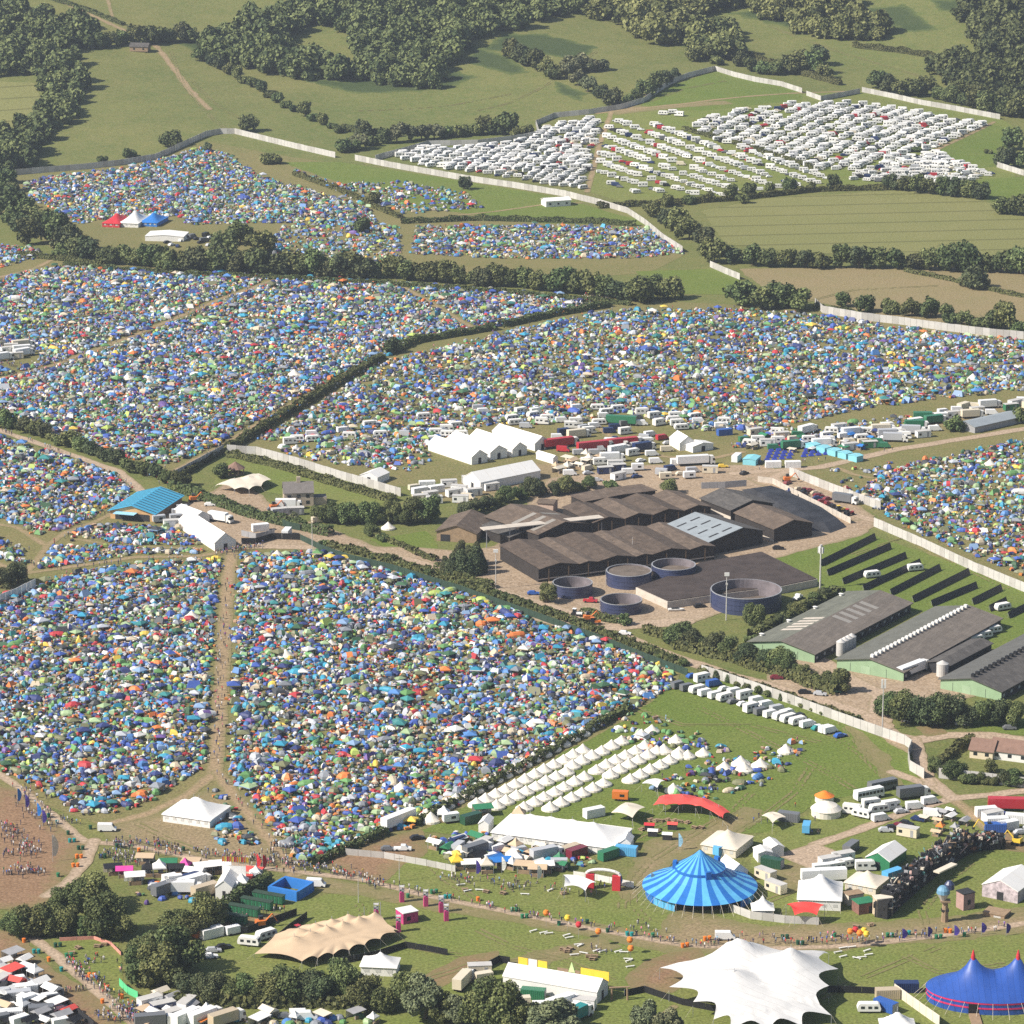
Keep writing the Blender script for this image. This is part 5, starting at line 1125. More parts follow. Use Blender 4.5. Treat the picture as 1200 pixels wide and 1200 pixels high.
cottage('bungalow_wing', P(1136, 888), Vector((.93, -.36, 0)).normalized(), 7, 8, 2.6, 2.4, mat('cream render', (.6, .52, .38), .85, .1, .5), m_tile, 'cream gabled wing standing beside the bungalow', 'house', 2)
cottage('hill_barn', P(152, 60), Vector((1, -.2, 0)).normalized(), 12, 7, 3, 2, m_timber, m_fibre3, 'lone small dark barn beside the hill track', 'barn', 2)
cottage('gatehouse', P(640, 243), Vector((1, .35, 0)).normalized(), 14, 8, 3.2, 1, m_white, m_pvc, 'pale roofed open gatehouse shelter by the white fence', 'shelter', 3)
cottage('brick_store', P(630, 602), Vector((1, -.3, 0)).normalized(), 6, 6, 4.2, .6, mat('pale brick', (.42, .32, .26), .9, .15, .8), m_fibre2, 'square pale brick store before the open fronted barn', 'building', 1)
cottage('barn_hut', P(270, 566), Vector((1, .1, 0)).normalized(), 1.5, 1.5, 2, .4, m_white, m_grey, 'tiny white cabin near the garden fence corner', 'cabin', 1) if False else None
p_ = P(276, 556); o = thing('gazebo', p_, 'dark gazebo with a red brown pyramid roof in the garden', 'gazebo'); b_ = MB(); b_.lathe([(3.9, 2.6), (0, 5.2)], 8, p_, m_tile, rz=.4); b_.build('roof', o)
for k in range(8): b_ = MB(); b_.tube(p_+Vector((3.4*math.cos(k*.785+.4), 3.4*math.sin(k*.785+.4), 0)), p_+Vector((3.4*math.cos(k*.785+.4), 3.4*math.sin(k*.785+.4), 2.7)), .15, .15, m_timber, 5); b_.build('post', o)
b_ = MB(); b_.lathe([(2.9, 0), (2.9, 1.0)], 8, p_, m_timber, rz=.4); b_.build('railing', o)
# the blue striped barn
m_blr = mat('bright blue barn roof', (.055, .33, .52), .5, .08, .4, .4)
r_ = gable('blue_barn', (132, 596), (178, 604), (33, -21), 3.2, 2.5, m_blr, m_timber, 'timber barn with a bright blue roof and dark ribs', 'barn', mat('golden timber boarding', (.5, .31, .15), .85, .2, .6), .8)
for k in range(11): roof_strip(r_[0], r_[2], r_[3]*.52, r_[3]*1.02, r_[4]*(.03+k*.095), r_[4]*(.03+k*.095)+.5, m_dark, 'roof_rib')
for k in range(11): roof_strip(r_[0], r_[2], -.2, r_[3]*.48, r_[4]*(.03+k*.095), r_[4]*(.03+k*.095)+.5, m_dark, 'roof_rib')
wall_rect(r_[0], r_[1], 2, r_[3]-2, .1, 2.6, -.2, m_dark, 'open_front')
b_ = MB(); b_.prism([r_[1](s, d, 2.9) for s, d in ((2.5, -3.5), (r_[3]*.62, -3.5), (r_[3]*.62, -.1), (2.5, -.1))], .2, mat('light blue canopy', (.3, .56, .72), .6, .1, .4)); b_.build('canopy', r_[0])
# ------------------------------------------------------------------ large event tents
def hall(A, B, D, eave, rise, label, fab=None, name='hall_tent', doors=2, group=None, t=.5, over=.15, wallm=None):
    fab = fab or m_pvc; r = gable(name, A, B, D, eave, rise, fab, wallm or fab, label, 'marquee', None, over, t, group, 'roof_canopy'); root, q, sl, W, L, rg = r
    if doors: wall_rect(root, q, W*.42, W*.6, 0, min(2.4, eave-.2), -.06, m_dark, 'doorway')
    n = max(2, int(L/5)); b = MB()
    for k in range(1, n):
        for s in (0, rg): b.add([sl(s, L*k/n-.05, .02), sl(rg if s == 0 else W, L*k/n-.05, .02), sl(rg if s == 0 else W, L*k/n+.05, .02), sl(s, L*k/n+.05, .02)], [(0, 1, 2, 3)], m_cream)
    b.build('seam', root); return r
hall((552, 536), (572, 533), (-51, -17), 3, 2.4, 'white hall tent outermost of four, beside the blue tents', group='four white hall tents')
hall((575, 531), (594, 527), (-51, -17), 3, 2.4, 'second white hall tent of four, from the blue tents', group='four white hall tents')
hall((600, 527), (618, 524), (-50, -16), 3, 2.4, 'third white hall tent of four, from the blue tents', group='four white hall tents')
hall((626, 520), (645, 517), (-50, -15), 3, 2.4, 'fourth white hall tent of four, beside the white lorries', group='four white hall tents')
hall((628, 531), (634, 530), (20, 6), 2.4, .8, 'narrow white tent leaning out from the fourth hall tent', doors=0)
hall((544, 559), (562, 566), (70, -14), 3.4, 3, 'single long white hall tent below the group of four')
hall((248, 634), (280, 636), (-42, -27), 3, 3.2, 'white ridge hall behind the camp gate')
hall((226, 603), (248, 606), (-24, -9), 2.8, 1.5, 'small white hall against the blue barn', doors=0)
hall((870, 487), (885, 490), (28, -8), 2.6, 2.2, 'white tent among the caravans beside the camp road') if False else None
hall((795, 519), (817, 519), (-12, -7), 3, 2.5, 'white gabled tent before the parked trucks')
hall((812, 524), (836, 520), (-6, -4), 2.4, 1, 'low white sided tent beside the gabled one')
hall((424, 556), (440, 561), (14, -6), 2.6, 1.6, 'white tent at the end of the farmhouse fence')
# bottom part of the site
def marquee(F, B_, Rg, eave, rise, label, fab=None, name='ridge_marquee', peaks=2, group=None):
    """long pole marquee: F, B_: front corners on the ground, Rg: shift to the back; hipped ends, eave wall"""
    a, b, c = P(*F), P(*B_), P(F[0]+Rg[0], F[1]+Rg[1]); un = (b-a).normalized(); W = (b-a).length; vn = Vector((-un.y, un.x, 0)); L = abs((c-a).dot(vn)); root = thing(name, a, label, 'marquee', group); fab = fab or m_pvc
    q = lambda s, d, z: tuple(a+un*s+vn*d+Vector((0, 0, z)))
    w = MB(); w.prism([q(0, 0, 0), q(W, 0, 0), q(W, L, 0), q(0, L, 0)], eave, fab); w.f.pop(); w.m.pop(); w.build('wall', root)
    h = min(L/2, W/2.2); nx, ny = max(8, int(W*1.2)), 12; f = MB(); V = []; Fq = []
    pk = [h+(W-2*h)*k/(max(1, peaks-1)) for k in range(peaks)] if peaks > 1 else [W/2]
    for j in range(ny+1):
        for i in range(nx+1):
            s, d = -.35+(W+.7)*i/nx, -.35+(L+.7)*j/ny
            e = min(max(s, 0), max(W-s, 0))/h if peaks > 1 else 1e9; m = min(1, e)
            dd = min(max(d, 0), max(L-d, 0))/(L/2); k = min(m, dd) if peaks > 1 else min(min(max(s, 0), max(W-s, 0))/(W/2), dd)
            z = eave+rise*(k**1.18)
            z += .22*rise*max(0, 1-min(math.hypot(s-p_, d-L/2) for p_ in pk)/(L*.2))**1.6
            V.append(q(s, d, z-(.25 if e < 0 or dd <= 0 else 0)))
    for j in range(ny):
        for i in range(nx): Fq.append((j*(nx+1)+i, j*(nx+1)+i+1, (j+1)*(nx+1)+i+1, (j+1)*(nx+1)+i))
    f.add(V, Fq, fab); f.build('canopy', root, smooth=True)
    for p_ in pk: g = MB(); g.tube(q(p_, L/2, eave+rise), q(p_, L/2, eave+rise*1.22+.7), .09, .05, m_steel, 6); g.build('king_pole', root)
    n = int(W/2.4); g = MB()
    for k in range(n): g.add([q(W*(k+.3)/n, -.04, 1.0), q(W*(k+.7)/n, -.04, 1.0), q(W*(k+.7)/n, -.04, 1.9), q(W*(k+.3)/n, -.04, 1.9)], [(0, 1, 2, 3)], mat('clear window film', (.5, .5, .48), .3, .05))
    g.build('window_panel', root)
    r = MB()
    for k in range(int(W/3)+1):
        for d, s in ((0, -1), (L, 1)): r.tube(q(W*k/int(W/3+.01) if W > 3 else 0, d, eave), q(W*k/int(W/3+.01) if W > 3 else 0, d+s*2.2, 0), .03, .03, m_cream, 4)
    r.build('guy_rope', root); return root
marquee((576, 984), (717, 1003), (15, -24), 2.4, 3.0, 'long white ridge marquee behind the stall row', peaks=4)
marquee((191, 963), (246, 971), (20, -18), 2.5, 3.2, 'cream white marquee on the triangle by the straight path', peaks=2)
marquee((822, 999), (862, 1006), (22, -16), 2.6, 2.6, 'cream marquee with a single peak behind the striped big top', m_cream, 'pole_marquee', 1)
marquee((423, 1143), (464, 1145), (2, -12), 2.7, 2.2, 'small white peaked marquee above the bottom tree belt', m_pvc, 'pole_marquee', 1)
marquee((935, 1066), (985, 1068), (4, -22), 3.2, 4.2, 'white peaked marquee behind the red canopy', m_pvc, 'pole_marquee', 1)
marquee((990, 1043), (1026, 1050), (8, -14), 2.4, 2.2, 'cream white marquee before the scrap stage wall', m_cream, 'pole_marquee', 1)
marquee((882, 1074), (906, 1074), (2, -8), 2, 2.6, 'little white peaked tent beside the big top fence', m_pvc, 'pole_marquee', 1)
hall((854, 1022), (879, 1022), (-16, -11), 3, 2.2, 'white gabled tent beside the striped big top', group=None)
hall((888, 1000), (906, 1000), (-6, -7), 2.6, .6, 'pale box tent behind the small paved track', doors=0)
hall((905, 995), (918, 992), (-10, -9), 2.8, .8, 'white box tent beside the pale box tent', doors=0)
hall((1014, 1005), (1043, 1010), (20, -14), 3, 2, 'white topped tent with green sides by the cars', wallm=m_greenp)
hall((1152, 1036), (1192, 1046), (25, -18), 3.4, 2.2, 'white topped mural tent on the lawn edge', wallm=mat('painted mural wall', (.42, .36, .38), .8, .6, .9))
hall((561, 965), (572, 967), (6, -8), 2.8, 1, 'white box tent at the end of the ridge marquee', doors=0)
hall((727, 986), (738, 990), (4, -8), 2.4, 1.2, 'white barrel shaped tent at the marquee end', doors=0)
marquee((690, 1198), (716, 1200), (4, -6), 2, 2, 'unused', m_pvc, 'pole_marquee', 1) if False else None
marquee((1033, 1212), (1072, 1212), (4, -12), 1.6, 3, 'small white pointed tent before the cream panel fence', m_pvc, 'pole_marquee', 1)
marquee((120, 266), (140, 267), (2, -8), 2.2, 3.4, 'red peaked tent of the far trio', m_redp, 'pole_marquee', 1)
marquee((140, 266), (162, 267), (2, -9), 2.4, 4, 'white and red peaked tent of the far trio', m_pvc, 'pole_marquee', 1)
marquee((163, 265), (184, 266), (2, -8), 2.2, 3.2, 'blue peaked tent of the far trio', m_bluep, 'pole_marquee', 1)
hall((170, 277), (215, 278), (-2, -6), 2.4, .8, 'long white tent below the far coloured trio', doors=0)
# the long white hall at the bottom
r_ = hall((694, 1162), (718, 1152), (-110, -19), 3.2, 2.2, 'long white hall tent with yellow sign boards at the bottom', doors=1)
root, q, sl, W, L, rg = r_
def sign(root, q, s, d0, d1, z0, z1, m, name='sign_board'):
    b = MB(); b.add([q(s, d0, z0), q(s, d1, z0), q(s, d1, z1), q(s, d0, z1), q(s+.15, d0, z0), q(s+.15, d1, z0), q(s+.15, d1, z1), q(s+.15, d0, z1)], [(0, 1, 2, 3), (4, 7, 6, 5), (3, 2, 6, 7), (0, 3, 7, 4), (1, 5, 6, 2)], m); b.build(name, root)
for d0, d1, m in ((.0, .3, m_yellow), (.31, .42, m_timber), (.43, .55, m_timber), (.66, .76, m_yellow), (.77, .86, m_white), (.87, .97, m_yellow)): sign(root, q, W+.6, L*d0, L*d1, 3.0, 5.6 if m != m_timber else 4.6, m)
b_ = MB(); p1, p2, p3 = q(W+.5, L*.36, 4), q(W+.5, L*.43, 4), q(W+.5, L*.395, 6.8); b_.add([p1, p2, p3, (p1[0]+.3, p1[1]+.3, p1[2]), (p2[0]+.3, p2[1]+.3, p2[2])], [(0, 1, 2), (3, 2, 4)], mat('pale green star board', (.5, .65, .3), .6)); b_.build('star_board', root)
# round striped big top
def big_top(px, py, label):
    p = P(px, py); root = thing('big_top', p, label, 'circus tent'); A, B_ = mat('azure tent stripe', (.1, .37, .62), .5, .14, .5), mat('deep blue tent stripe', (.02, .135, .43), .5, .14, .5)
    f = MB(); f.lathe([(15.5, 2.7), (12, 4.1), (9, 5.6), (6.6, 7.4)], 40, p, [A, B_]); f.build('lower_canopy', root)
    g = MB(); g.lathe([(6.7, 7.9), (4.2, 9.5), (1.8, 11.2), (.25, 12.7)], 40, p, [A, B_]); g.build('crown_canopy', root)
    h = MB(); h.lathe([(6.7, 7.2), (6.85, 7.25), (6.85, 8.0), (6.7, 8.0)], 40, p, B_); h.build('ring_band', root)
    for k in range(3): a = k*2.09-1.3; h = MB(); h.box((p.x+6.9*math.cos(a), p.y+6.9*math.sin(a), 6.4), (1.0, 1.5, 2.6), B_, a); h.build('flap_cowl', root)
    v = MB(); n = 48
    for i in range(n):
        a0, a1 = 2*math.pi*i/n, 2*math.pi*(i+1)/n; am = (a0+a1)/2
        opened = -2.1 < ((am+math.pi) % (2*math.pi))-math.pi < -.85
        if not opened: v.add([(p.x+14.6*math.cos(a), p.y+14.6*math.sin(a), z) for a, z in ((a0, 0), (a1, 0), (a1, 2.95), (a0, 2.95))], [(0, 1, 2, 3)], (B_ if i % 8 < 4 else A))
    v.build('side_wall', root)
    d = MB(); d.lathe([(11.5, 0), (11.5, 3)], 32, p, m_black); d.build('inner_drum', root)  # black drum wall standing inside the canopy
    for k in range(40):
        a = 2*math.pi*k/40; g = MB(); g.tube((p.x+15.5*math.cos(a), p.y+15.5*math.sin(a), 2.7), (p.x+18.2*math.cos(a), p.y+18.2*math.sin(a), 0), .045, .045, m_cream, 4); g.tube((p.x+15.3*math.cos(a), p.y+15.3*math.sin(a), 0), (p.x+15.3*math.cos(a), p.y+15.3*math.sin(a), 2.75), .06, .06, m_steel, 4); g.build('guy_and_pole', root)
    return root
big_top(820, 1048, 'round big top with light and dark blue stripes')
# the blue two-masted circus tent
def blue_top(px, py):
    p = P(px, py); root = thing('circus_tent', p, 'royal blue circus tent with two red mast tips', 'circus tent'); A = mat('royal blue tent skin', (.022, .075, .32), .45, .12, .3, .5, sheets=(R(90), 200, 1.5, .07)); Rd = mat('raspberry tent band', (.55, .03, .12), .5)
    a_, b_, ev = 17.2, 11, 3.1; pk = (-5.6, 5.6); f = MB(); n, m = 64, 14; V = []; Fq = []
    for j in range(m+1):
        k = 1-j/m
        for i in range(n):
            an = 2*math.pi*i/n; x, y = a_*k*math.cos(an), b_*k*math.sin(an)
            dd = min(math.hypot(x-q_, y) for q_ in pk); z = ev+4.6*(1-k**1.5)*.75+6.2*math.exp(-(dd/2.6)**1.0)
            V.append((p.x+x, p.y+y, z))
    for j in range(m):
        for i in range(n): Fq.append((j*n+i, j*n+(i+1) % n, (j+1)*n+(i+1) % n, (j+1)*n+i))
    f.add(V, Fq, A); f.build('canopy', root, smooth=True)
    for q_ in pk: g = MB(); g.lathe([(.62, 9.6), (.5, 11.5), (.1, 13), (0, 13.05)], 12, (p.x+q_, p.y, 0), m_redp); g.build('mast_tip', root)
    w = MB(); w.lathe([(1, 0), (1, ev)], 64, p, A, a_*.985, b_*.985); w.build('side_wall', root)
    for z in (ev-.35, 1.5): r = MB(); r.lathe([(1, z), (1.004, z), (1.004, z+.42), (1, z+.42)], 64, p, Rd, a_*.99, b_*.99); r.build('band', root)
    d = MB(); an = -1.95; d.box((p.x+a_*math.cos(an), p.y+b_*math.sin(an)+.1, 0), (2.6, .5, 2.8), m_black); d.build('doorway', root)
    d = MB(); d.prism([(p.x+a_*math.cos(an)+s, p.y+b_*math.sin(an)-t, 0) for s, t in ((-1.3, 8), (1.3, 8), (1.3, .4), (-1.3, .4))], .5, m_timber); d.build('entrance_ramp', root)
    for k in range(30):
        an = 2*math.pi*k/30; g = MB(); g.tube((p.x+a_*math.cos(an), p.y+b_*math.sin(an), ev), (p.x+(a_+3)*math.cos(an), p.y+(b_+3)*math.sin(an), 0), .045, .045, m_cream, 4); g.build('guy_rope', root)
blue_top(1165, 1170)
# free-form stretch tents: a skin over poles, pulled down between its tips
def stretch(name, tips, masts, label, fab, base=2.4, sag=.18, cat='tent', hfall=9, extra_poles=True):
    """tips: (px, py, height of the tip) round the outline on the ground; masts: (px, py, height)"""
    tp = [(P(a, b), h) for a, b, h in tips]; mp = [(P(a, b), h) for a, b, h in masts]; c = sum((t[0] for t in tp), Vector())/len(tp); root = thing(name, c, label, cat); n = len(tp)
    ring = []; K = 8
    for i in range(n):
        (a, ha), (b, hb) = tp[i], tp[(i+1) % n]
        for k in range(K):
            t = k/K; x = a+(b-a)*t; dip = 4*t*(1-t); ring.append((x+(c-x)*sag*dip, ha+(hb-ha)*t+dip*base*.22))
    M = 14; V = []; Fq = []; N = len(ring)
    for j in range(M+1):
        k = 1-j/M
        for p, h in ring:
            x = c+(p-c)*k; e = 1-k; z = h*(1-e)+e*base
            z = h+(base-h)*min(1, e*2.2)
            for m, mh in mp: z = max(z, base+(mh-base)*math.exp(-(x-m).length/hfall)-(base-h)*max(0, 1-e*2.2)*.6) if (x-m).length < hfall*2.5 else z
            V.append((x.x, x.y, z))
    for j in range(M):
        for i in range(N): Fq.append((j*N+i, j*N+(i+1) % N, (j+1)*N+(i+1) % N, (j+1)*N+i))
    f = MB(); f.add(V, Fq, fab); o = f.build('canopy', root, smooth=True)
    for m, mh in mp: g = MB(); g.tube(m, m+Vector((0, 0, mh+.3)), .12, .07, m_steel, 6); g.build('mast', root)
    if extra_poles:
        for p, h in tp:
            if h > .6: g = MB(); g.tube(p, p+Vector((0, 0, h)), .06, .05, m_steel, 5); q_ = p+(p-c).normalized()*2.2; g.tube(p+Vector((0, 0, h)), q_, .025, .025, m_cream, 4); g.build('side_pole', root)
    return root
m_star = mat('brilliant white tent skin', (.58, .575, .56), .6, .08, .5, sheets=(R(35), 200, 2.6, .035))
stretch('star_tent', [(773, 1148, 3.2), (868, 1128, 3.4), (971, 1130, 3.0), (982, 1157, 3.0), (971, 1176, 3.0), (974, 1203, 3.0), (940, 1216, 3), (900, 1222, 3), (855, 1222, 3), (836, 1208, 3), (812, 1192, 3), (784, 1174, 3.0)],
        [(866, 1143, 11), (926, 1158, 11.5), (860, 1172, 8.2)], 'huge white star shaped stretch tent with scalloped edges', m_star, 4.4, .2, 'marquee', 7.5)
tips = []
for k in range(9): tips.append((302+166*k/8-(4 if k == 0 else 0), 1123-(23*k/8)-(13 if k not in (0, 8) else 0)-(8*math.sin(k/8*3.14)), 2.2 if k else 1.2))
for k in range(7): tips.append((464-110*k/6, 1102+34*k/6+(4*math.sin(k/6*3.14)), 2.2))
stretch('tan_tent', tips, [(345+i*19+j*6, 1116-i*5.6-j*9, 5.0) for i in range(6) for j in (0, 1)], 'long sand coloured stretch tent with many small peaks', m_tan, 2.9, .06, 'marquee', 1.9)
stretch('red_tent', [(765, 953, 1.4), (772, 945, 2.2), (785, 942, 2.4), (816, 945, 2.4), (840, 953, 2.2), (856, 961, 1.2), (847, 968, 1.6), (832, 961, 2.6), (815, 957, 2.6), (795, 955, 2.6), (780, 955, 2.4)], [(778, 949, 4.2), (800, 949, 4.4), (822, 953, 4.4), (842, 959, 4)], 'long red stretch tent beside the bell tent meadow', m_redf, 3.2, .06, 'marquee', 3)
stretch('beige_tent', [(716, 961, 1.4), (733, 951, 2.4), (756, 957, 2.4), (741, 969, 2.4)], [(736, 959, 4)], 'small beige stretch tent behind the ridge marquee', m_cream, 3, .08, 'tent', 3)
stretch('canopy_sail', [(752, 928, 2.2), (762, 924, 2.6), (779, 926, 2.6), (770, 934, 2.6)], [(768, 928, 3.6)], 'little white canopy beside the meadow tents', m_pvc, 2.8, .1, 'canopy', 2.5)
stretch('canopy_sail', [(660, 1043, 4.4), (661, 1053, 3.4), (686, 1057, 3.2), (699, 1048, 3.4)], [], 'white sail canopy on the lawn beside the entrance arch', m_pvc, 3.6, .08, 'canopy', 2)
stretch('canopy_sail', [(892, 966, 2.2), (905, 962, 2.6), (921, 968, 2.4), (905, 975, 2.4)], [(906, 968, 3.4)], 'pale canopy beside the dark trailer', m_cream, 2.8, .1, 'canopy', 2.5)
stretch('red_canopy', [(921, 1077, 4.2), (966, 1078, 4.2), (957, 1085, 3.0), (931, 1085, 3.0)], [], 'bright red stage canopy in front of the white peaked marquee', mat('bright red canvas', (.7, .06, .05), .55, .05), 3.8, .04, 'canopy', 2)
stretch('beige_tent', [(252, 575, 1.8), (285, 567, 2.2), (302, 562, 2.4), (318, 570, 2.2), (306, 576, 2), (292, 581, 2.4), (275, 580, 2.2)], [(275, 572, 4), (292, 570, 4.2), (304, 569, 4)], 'beige stretch tent in the farmhouse garden', m_cream, 3, .08, 'tent', 3)
# yurt
p_ = P(968, 955); o = thing('yurt', p_, 'round white yurt on the lawn behind the white camper vans', 'yurt'); b_ = MB(); b_.lathe([(4.2, 0), (4.3, 2.1)], 24, p_, m_canvas); b_.build('wall', o); b_ = MB(); b_.lathe([(4.5, 2.0), (3.2, 3.1), (.8, 4.0), (0, 4.1)], 24, p_, m_canvas); b_.build('roof', o)
p_ = P(966, 939); o = thing('yurt', p_, 'smaller yurt with an orange roof behind the white yurt', 'yurt'); b_ = MB(); b_.lathe([(2.7, 0), (2.7, 1.8)], 20, p_, m_canvas); b_.build('wall', o); b_ = MB(); b_.lathe([(2.9, 1.75), (.6, 3.1), (0, 3.15)], 20, p_, m_orange); b_.build('roof', o)
# the curved scrap stage wall
arc = [P(1034, 1075), P(1052, 1058), P(1072, 1040), P(1092, 1024), P(1115, 1008), P(1132, 998), P(1150, 994), P(1175, 993)]
o = thing('scrap_wall', arc[0], 'curved stage wall built up from dark scrap and junk', 'stage wall')
sm = [m_black, m_dark, m_grey, mat('rust', (.2, .09, .05), .9, .35, .8), m_timber, m_steel, m_rubber, mat('faded pink paint', (.45, .3, .27), .8, .2, .6), mat('faded teal paint', (.1, .25, .24), .7, .2, .6), m_cream]
sm += [m_black, m_dark, m_black, m_dark, m_rubber, m_dark, m_black, m_black, m_dark, m_rubber, m_black, m_dark]
pts_ = []
for a, b in zip(arc, arc[1:]):
    for k in range(9): pts_.append((a+(b-a)*k/9, (b-a).normalized()))
nP = len(pts_)
w = MB()
for i, (p, d) in enumerate(pts_): h = 5.4 if i < nP*.72 else 3.0; w.box((p.x, p.y, 0), (1.9, 3.6, h*rnd.uniform(.85, 1.1)), rnd.choice([m_black, m_dark, m_dark, m_rubber]), math.atan2(d.y, d.x)+rnd.uniform(-.1, .1))
w.build('core_wall', o)
hp = MB()
for i in range(1300):
    j = rnd.randrange(nP); p, d = pts_[j]; n = Vector((d.y, -d.x, 0)); top = (6.0 if 3 < j < nP*.72 else 3.6); c = p+n*rnd.uniform(-2.3, 2.3)+d*rnd.uniform(-.8, .8); z = top*rnd.random()**.6; m = rnd.choice(sm)
    if rnd.random() < .35: e = Vector((rnd.uniform(-1.5, 1.5), rnd.uniform(-1.5, 1.5), rnd.uniform(-.3, 1.8))); hp.tube(c+Vector((0, 0, z)), c+e+Vector((0, 0, z)), rnd.uniform(.06, .18), rnd.uniform(.05, .15), m, 5)
    else: hp.box((c.x, c.y, z), (rnd.uniform(.3, 1.5), rnd.uniform(.2, 1.0), rnd.uniform(.3, 1.1)), m, rnd.uniform(0, 3))
so_ = hp.build('scrap_pieces', o); so_['kind'] = 'stuff'
for i in range(98):
    j = rnd.randrange(nP); p, d = pts_[j]; n = Vector((d.y, -d.x, 0)); u = rnd.random(); top = (6.2 if 5 < j < nP*.72 else 3.4); b = MB(); c = p+n*rnd.uniform(-2.1, 2.1); z = rnd.uniform(.2, top); m = rnd.choice(sm)
    if u < .25:
        for k in range(12): a0, a1 = k*.5236, (k+1)*.5236; b.tube(c+Vector((0, 0, z))+d*.75*math.cos(a0)+Vector((0, 0, .75*math.sin(a0))), c+Vector((0, 0, z))+d*.75*math.cos(a1)+Vector((0, 0, .75*math.sin(a1))), .22, .22, m_rubber, 5)
        b.build('tyre', o)
    elif u < .5: e = Vector((rnd.uniform(-2.5, 2.5), rnd.uniform(-2.5, 2.5), rnd.uniform(.2, 2.8))); b.tube(c+Vector((0, 0, z)), c+e+Vector((0, 0, z)), rnd.uniform(.1, .3), rnd.uniform(.08, .25), m, 6); b.build('pipe', o)
    else:
        b.box((c.x, c.y, z), (rnd.uniform(.6, 2.6), rnd.uniform(.3, 1.4), rnd.uniform(.4, 1.6)), m, rnd.uniform(0, 3)); b.build('scrap_panel', o)
b_ = MB(); p, q2 = P(1090, 1021, 4.2), P(1111, 1011, 4.2); d = (q2-p).normalized(); n = Vector((d.y, -d.x, 0)); b_.prism([p+n*s+d*t-Vector((0, 0, 0)) for s, t in ((1, 0), (1, (q2-p).length), (3, (q2-p).length), (3, 0))], .4, m_cream, m_cream, True); b_.build('stage_beam', o)
def block_thing(name, px, py, w, d, h, m, label, cat, rz=0.0, mt=None, extras=None, z=0):
    p = P(px, py); b = MB(); b.box((p.x, p.y, p.z+z), (w, d, h), m, rz); o = b.build(name, None, p); tag(o, label, cat)
    if mt: c, s = math.cos(rz), math.sin(rz); f = MB(); f.box((0, 0, h+.01), (w+.3, d+.3, .22), mt, rz); link('roof', f.mesh('roof'), o)
    if extras:
        for nm, sx, sz, ww, hh, mm in extras:
            f = MB(); c, s = math.cos(rz), math.sin(rz); lx, ly = sx, -d/2-.03
            f.add([((lx+a)*c-ly*s, (lx+a)*s+ly*c, e) for a, e in ((-ww/2, sz), (ww/2, sz), (ww/2, sz+hh), (-ww/2, sz+hh))], [(0, 1, 2, 3)], mm); link(nm, f.mesh(nm), o)
    return o
block_thing('junk_booth', 1034, 1072, 4.5, 3, 5, mat('faded sand panel', (.45, .36, .26), .85, .3, .7), 'sand coloured end tower of the scrap wall with a yellow panel', 'booth', .3, m_cream, [('poster', .2, 1.2, 2.6, 2.6, m_yellow)])
block_thing('junk_booth', 1012, 1068, 5, 4, 3, mat('rust red cladding', (.2, .1, .08), .85, .3, .7), 'rust coloured hut with junk on its roof', 'booth', .4, m_greenp, [('doorway', 1, .1, 1, 2, m_dark)])
block_thing('junk_booth', 1000, 1058, 4.5, 3, 2.8, m_cream, 'cream hut between the marquee and the scrap wall', 'booth', .4, m_timber, [('window', .5, 1.1, 1, .8, m_glass)])
# ------------------------------------------------------------------ vehicles
m_paint = mat('vehicle paint', (1, 1, 1), .35, .03, .5, .5, mode='obj')
def loft(b, secs, m, close=True):
    """secs: cross outlines with equal point counts, one after another"""
    n = len(secs[0]); vs = [p for s in secs for p in s]
    fs = [(j*n+i, j*n+(i+1) % n, (j+1)*n+(i+1) % n, (j+1)*n+i) for j in range(len(secs)-1) for i in range(n)]
    if close: fs += [tuple(range(n-1, -1, -1)), tuple((len(secs)-1)*n+i for i in range(n))]
    b.add(vs, fs, m)
def side_body(prof, w, m, b, inset=.0, z0=0):
    """prof: (x, z) outline of the side; narrowed towards the top"""
    top = max(z for x, z in prof); L = [(x, -(w/2-inset*(z/top)), z+z0) for x, z in prof]; Rr = [(x, (w/2-inset*(z/top)), z+z0) for x, z in prof]; n = len(prof)
    vs = L+Rr; b.add(vs, [tuple(range(n)), tuple(range(2*n-1, n-1, -1))]+[(i, n+i, n+(i+1) % n, (i+1) % n) for i in range(n)], m)
def wheels(b, xs, w, r=.33):
    for x in xs:
        for s in (-1, 1): b.tube((x, s*(w/2-.2), r), (x, s*(w/2+.02), r), r, r, m_rubber, 10)
        b.tube((x, -w/2+.2, r), (x, w/2-.2, r), .06, .06, m_steel, 5)
    b.box(((min(xs)+max(xs))/2, 0, r-.05), (max(xs)-min(xs)+.8, .5, .12), m_dark)
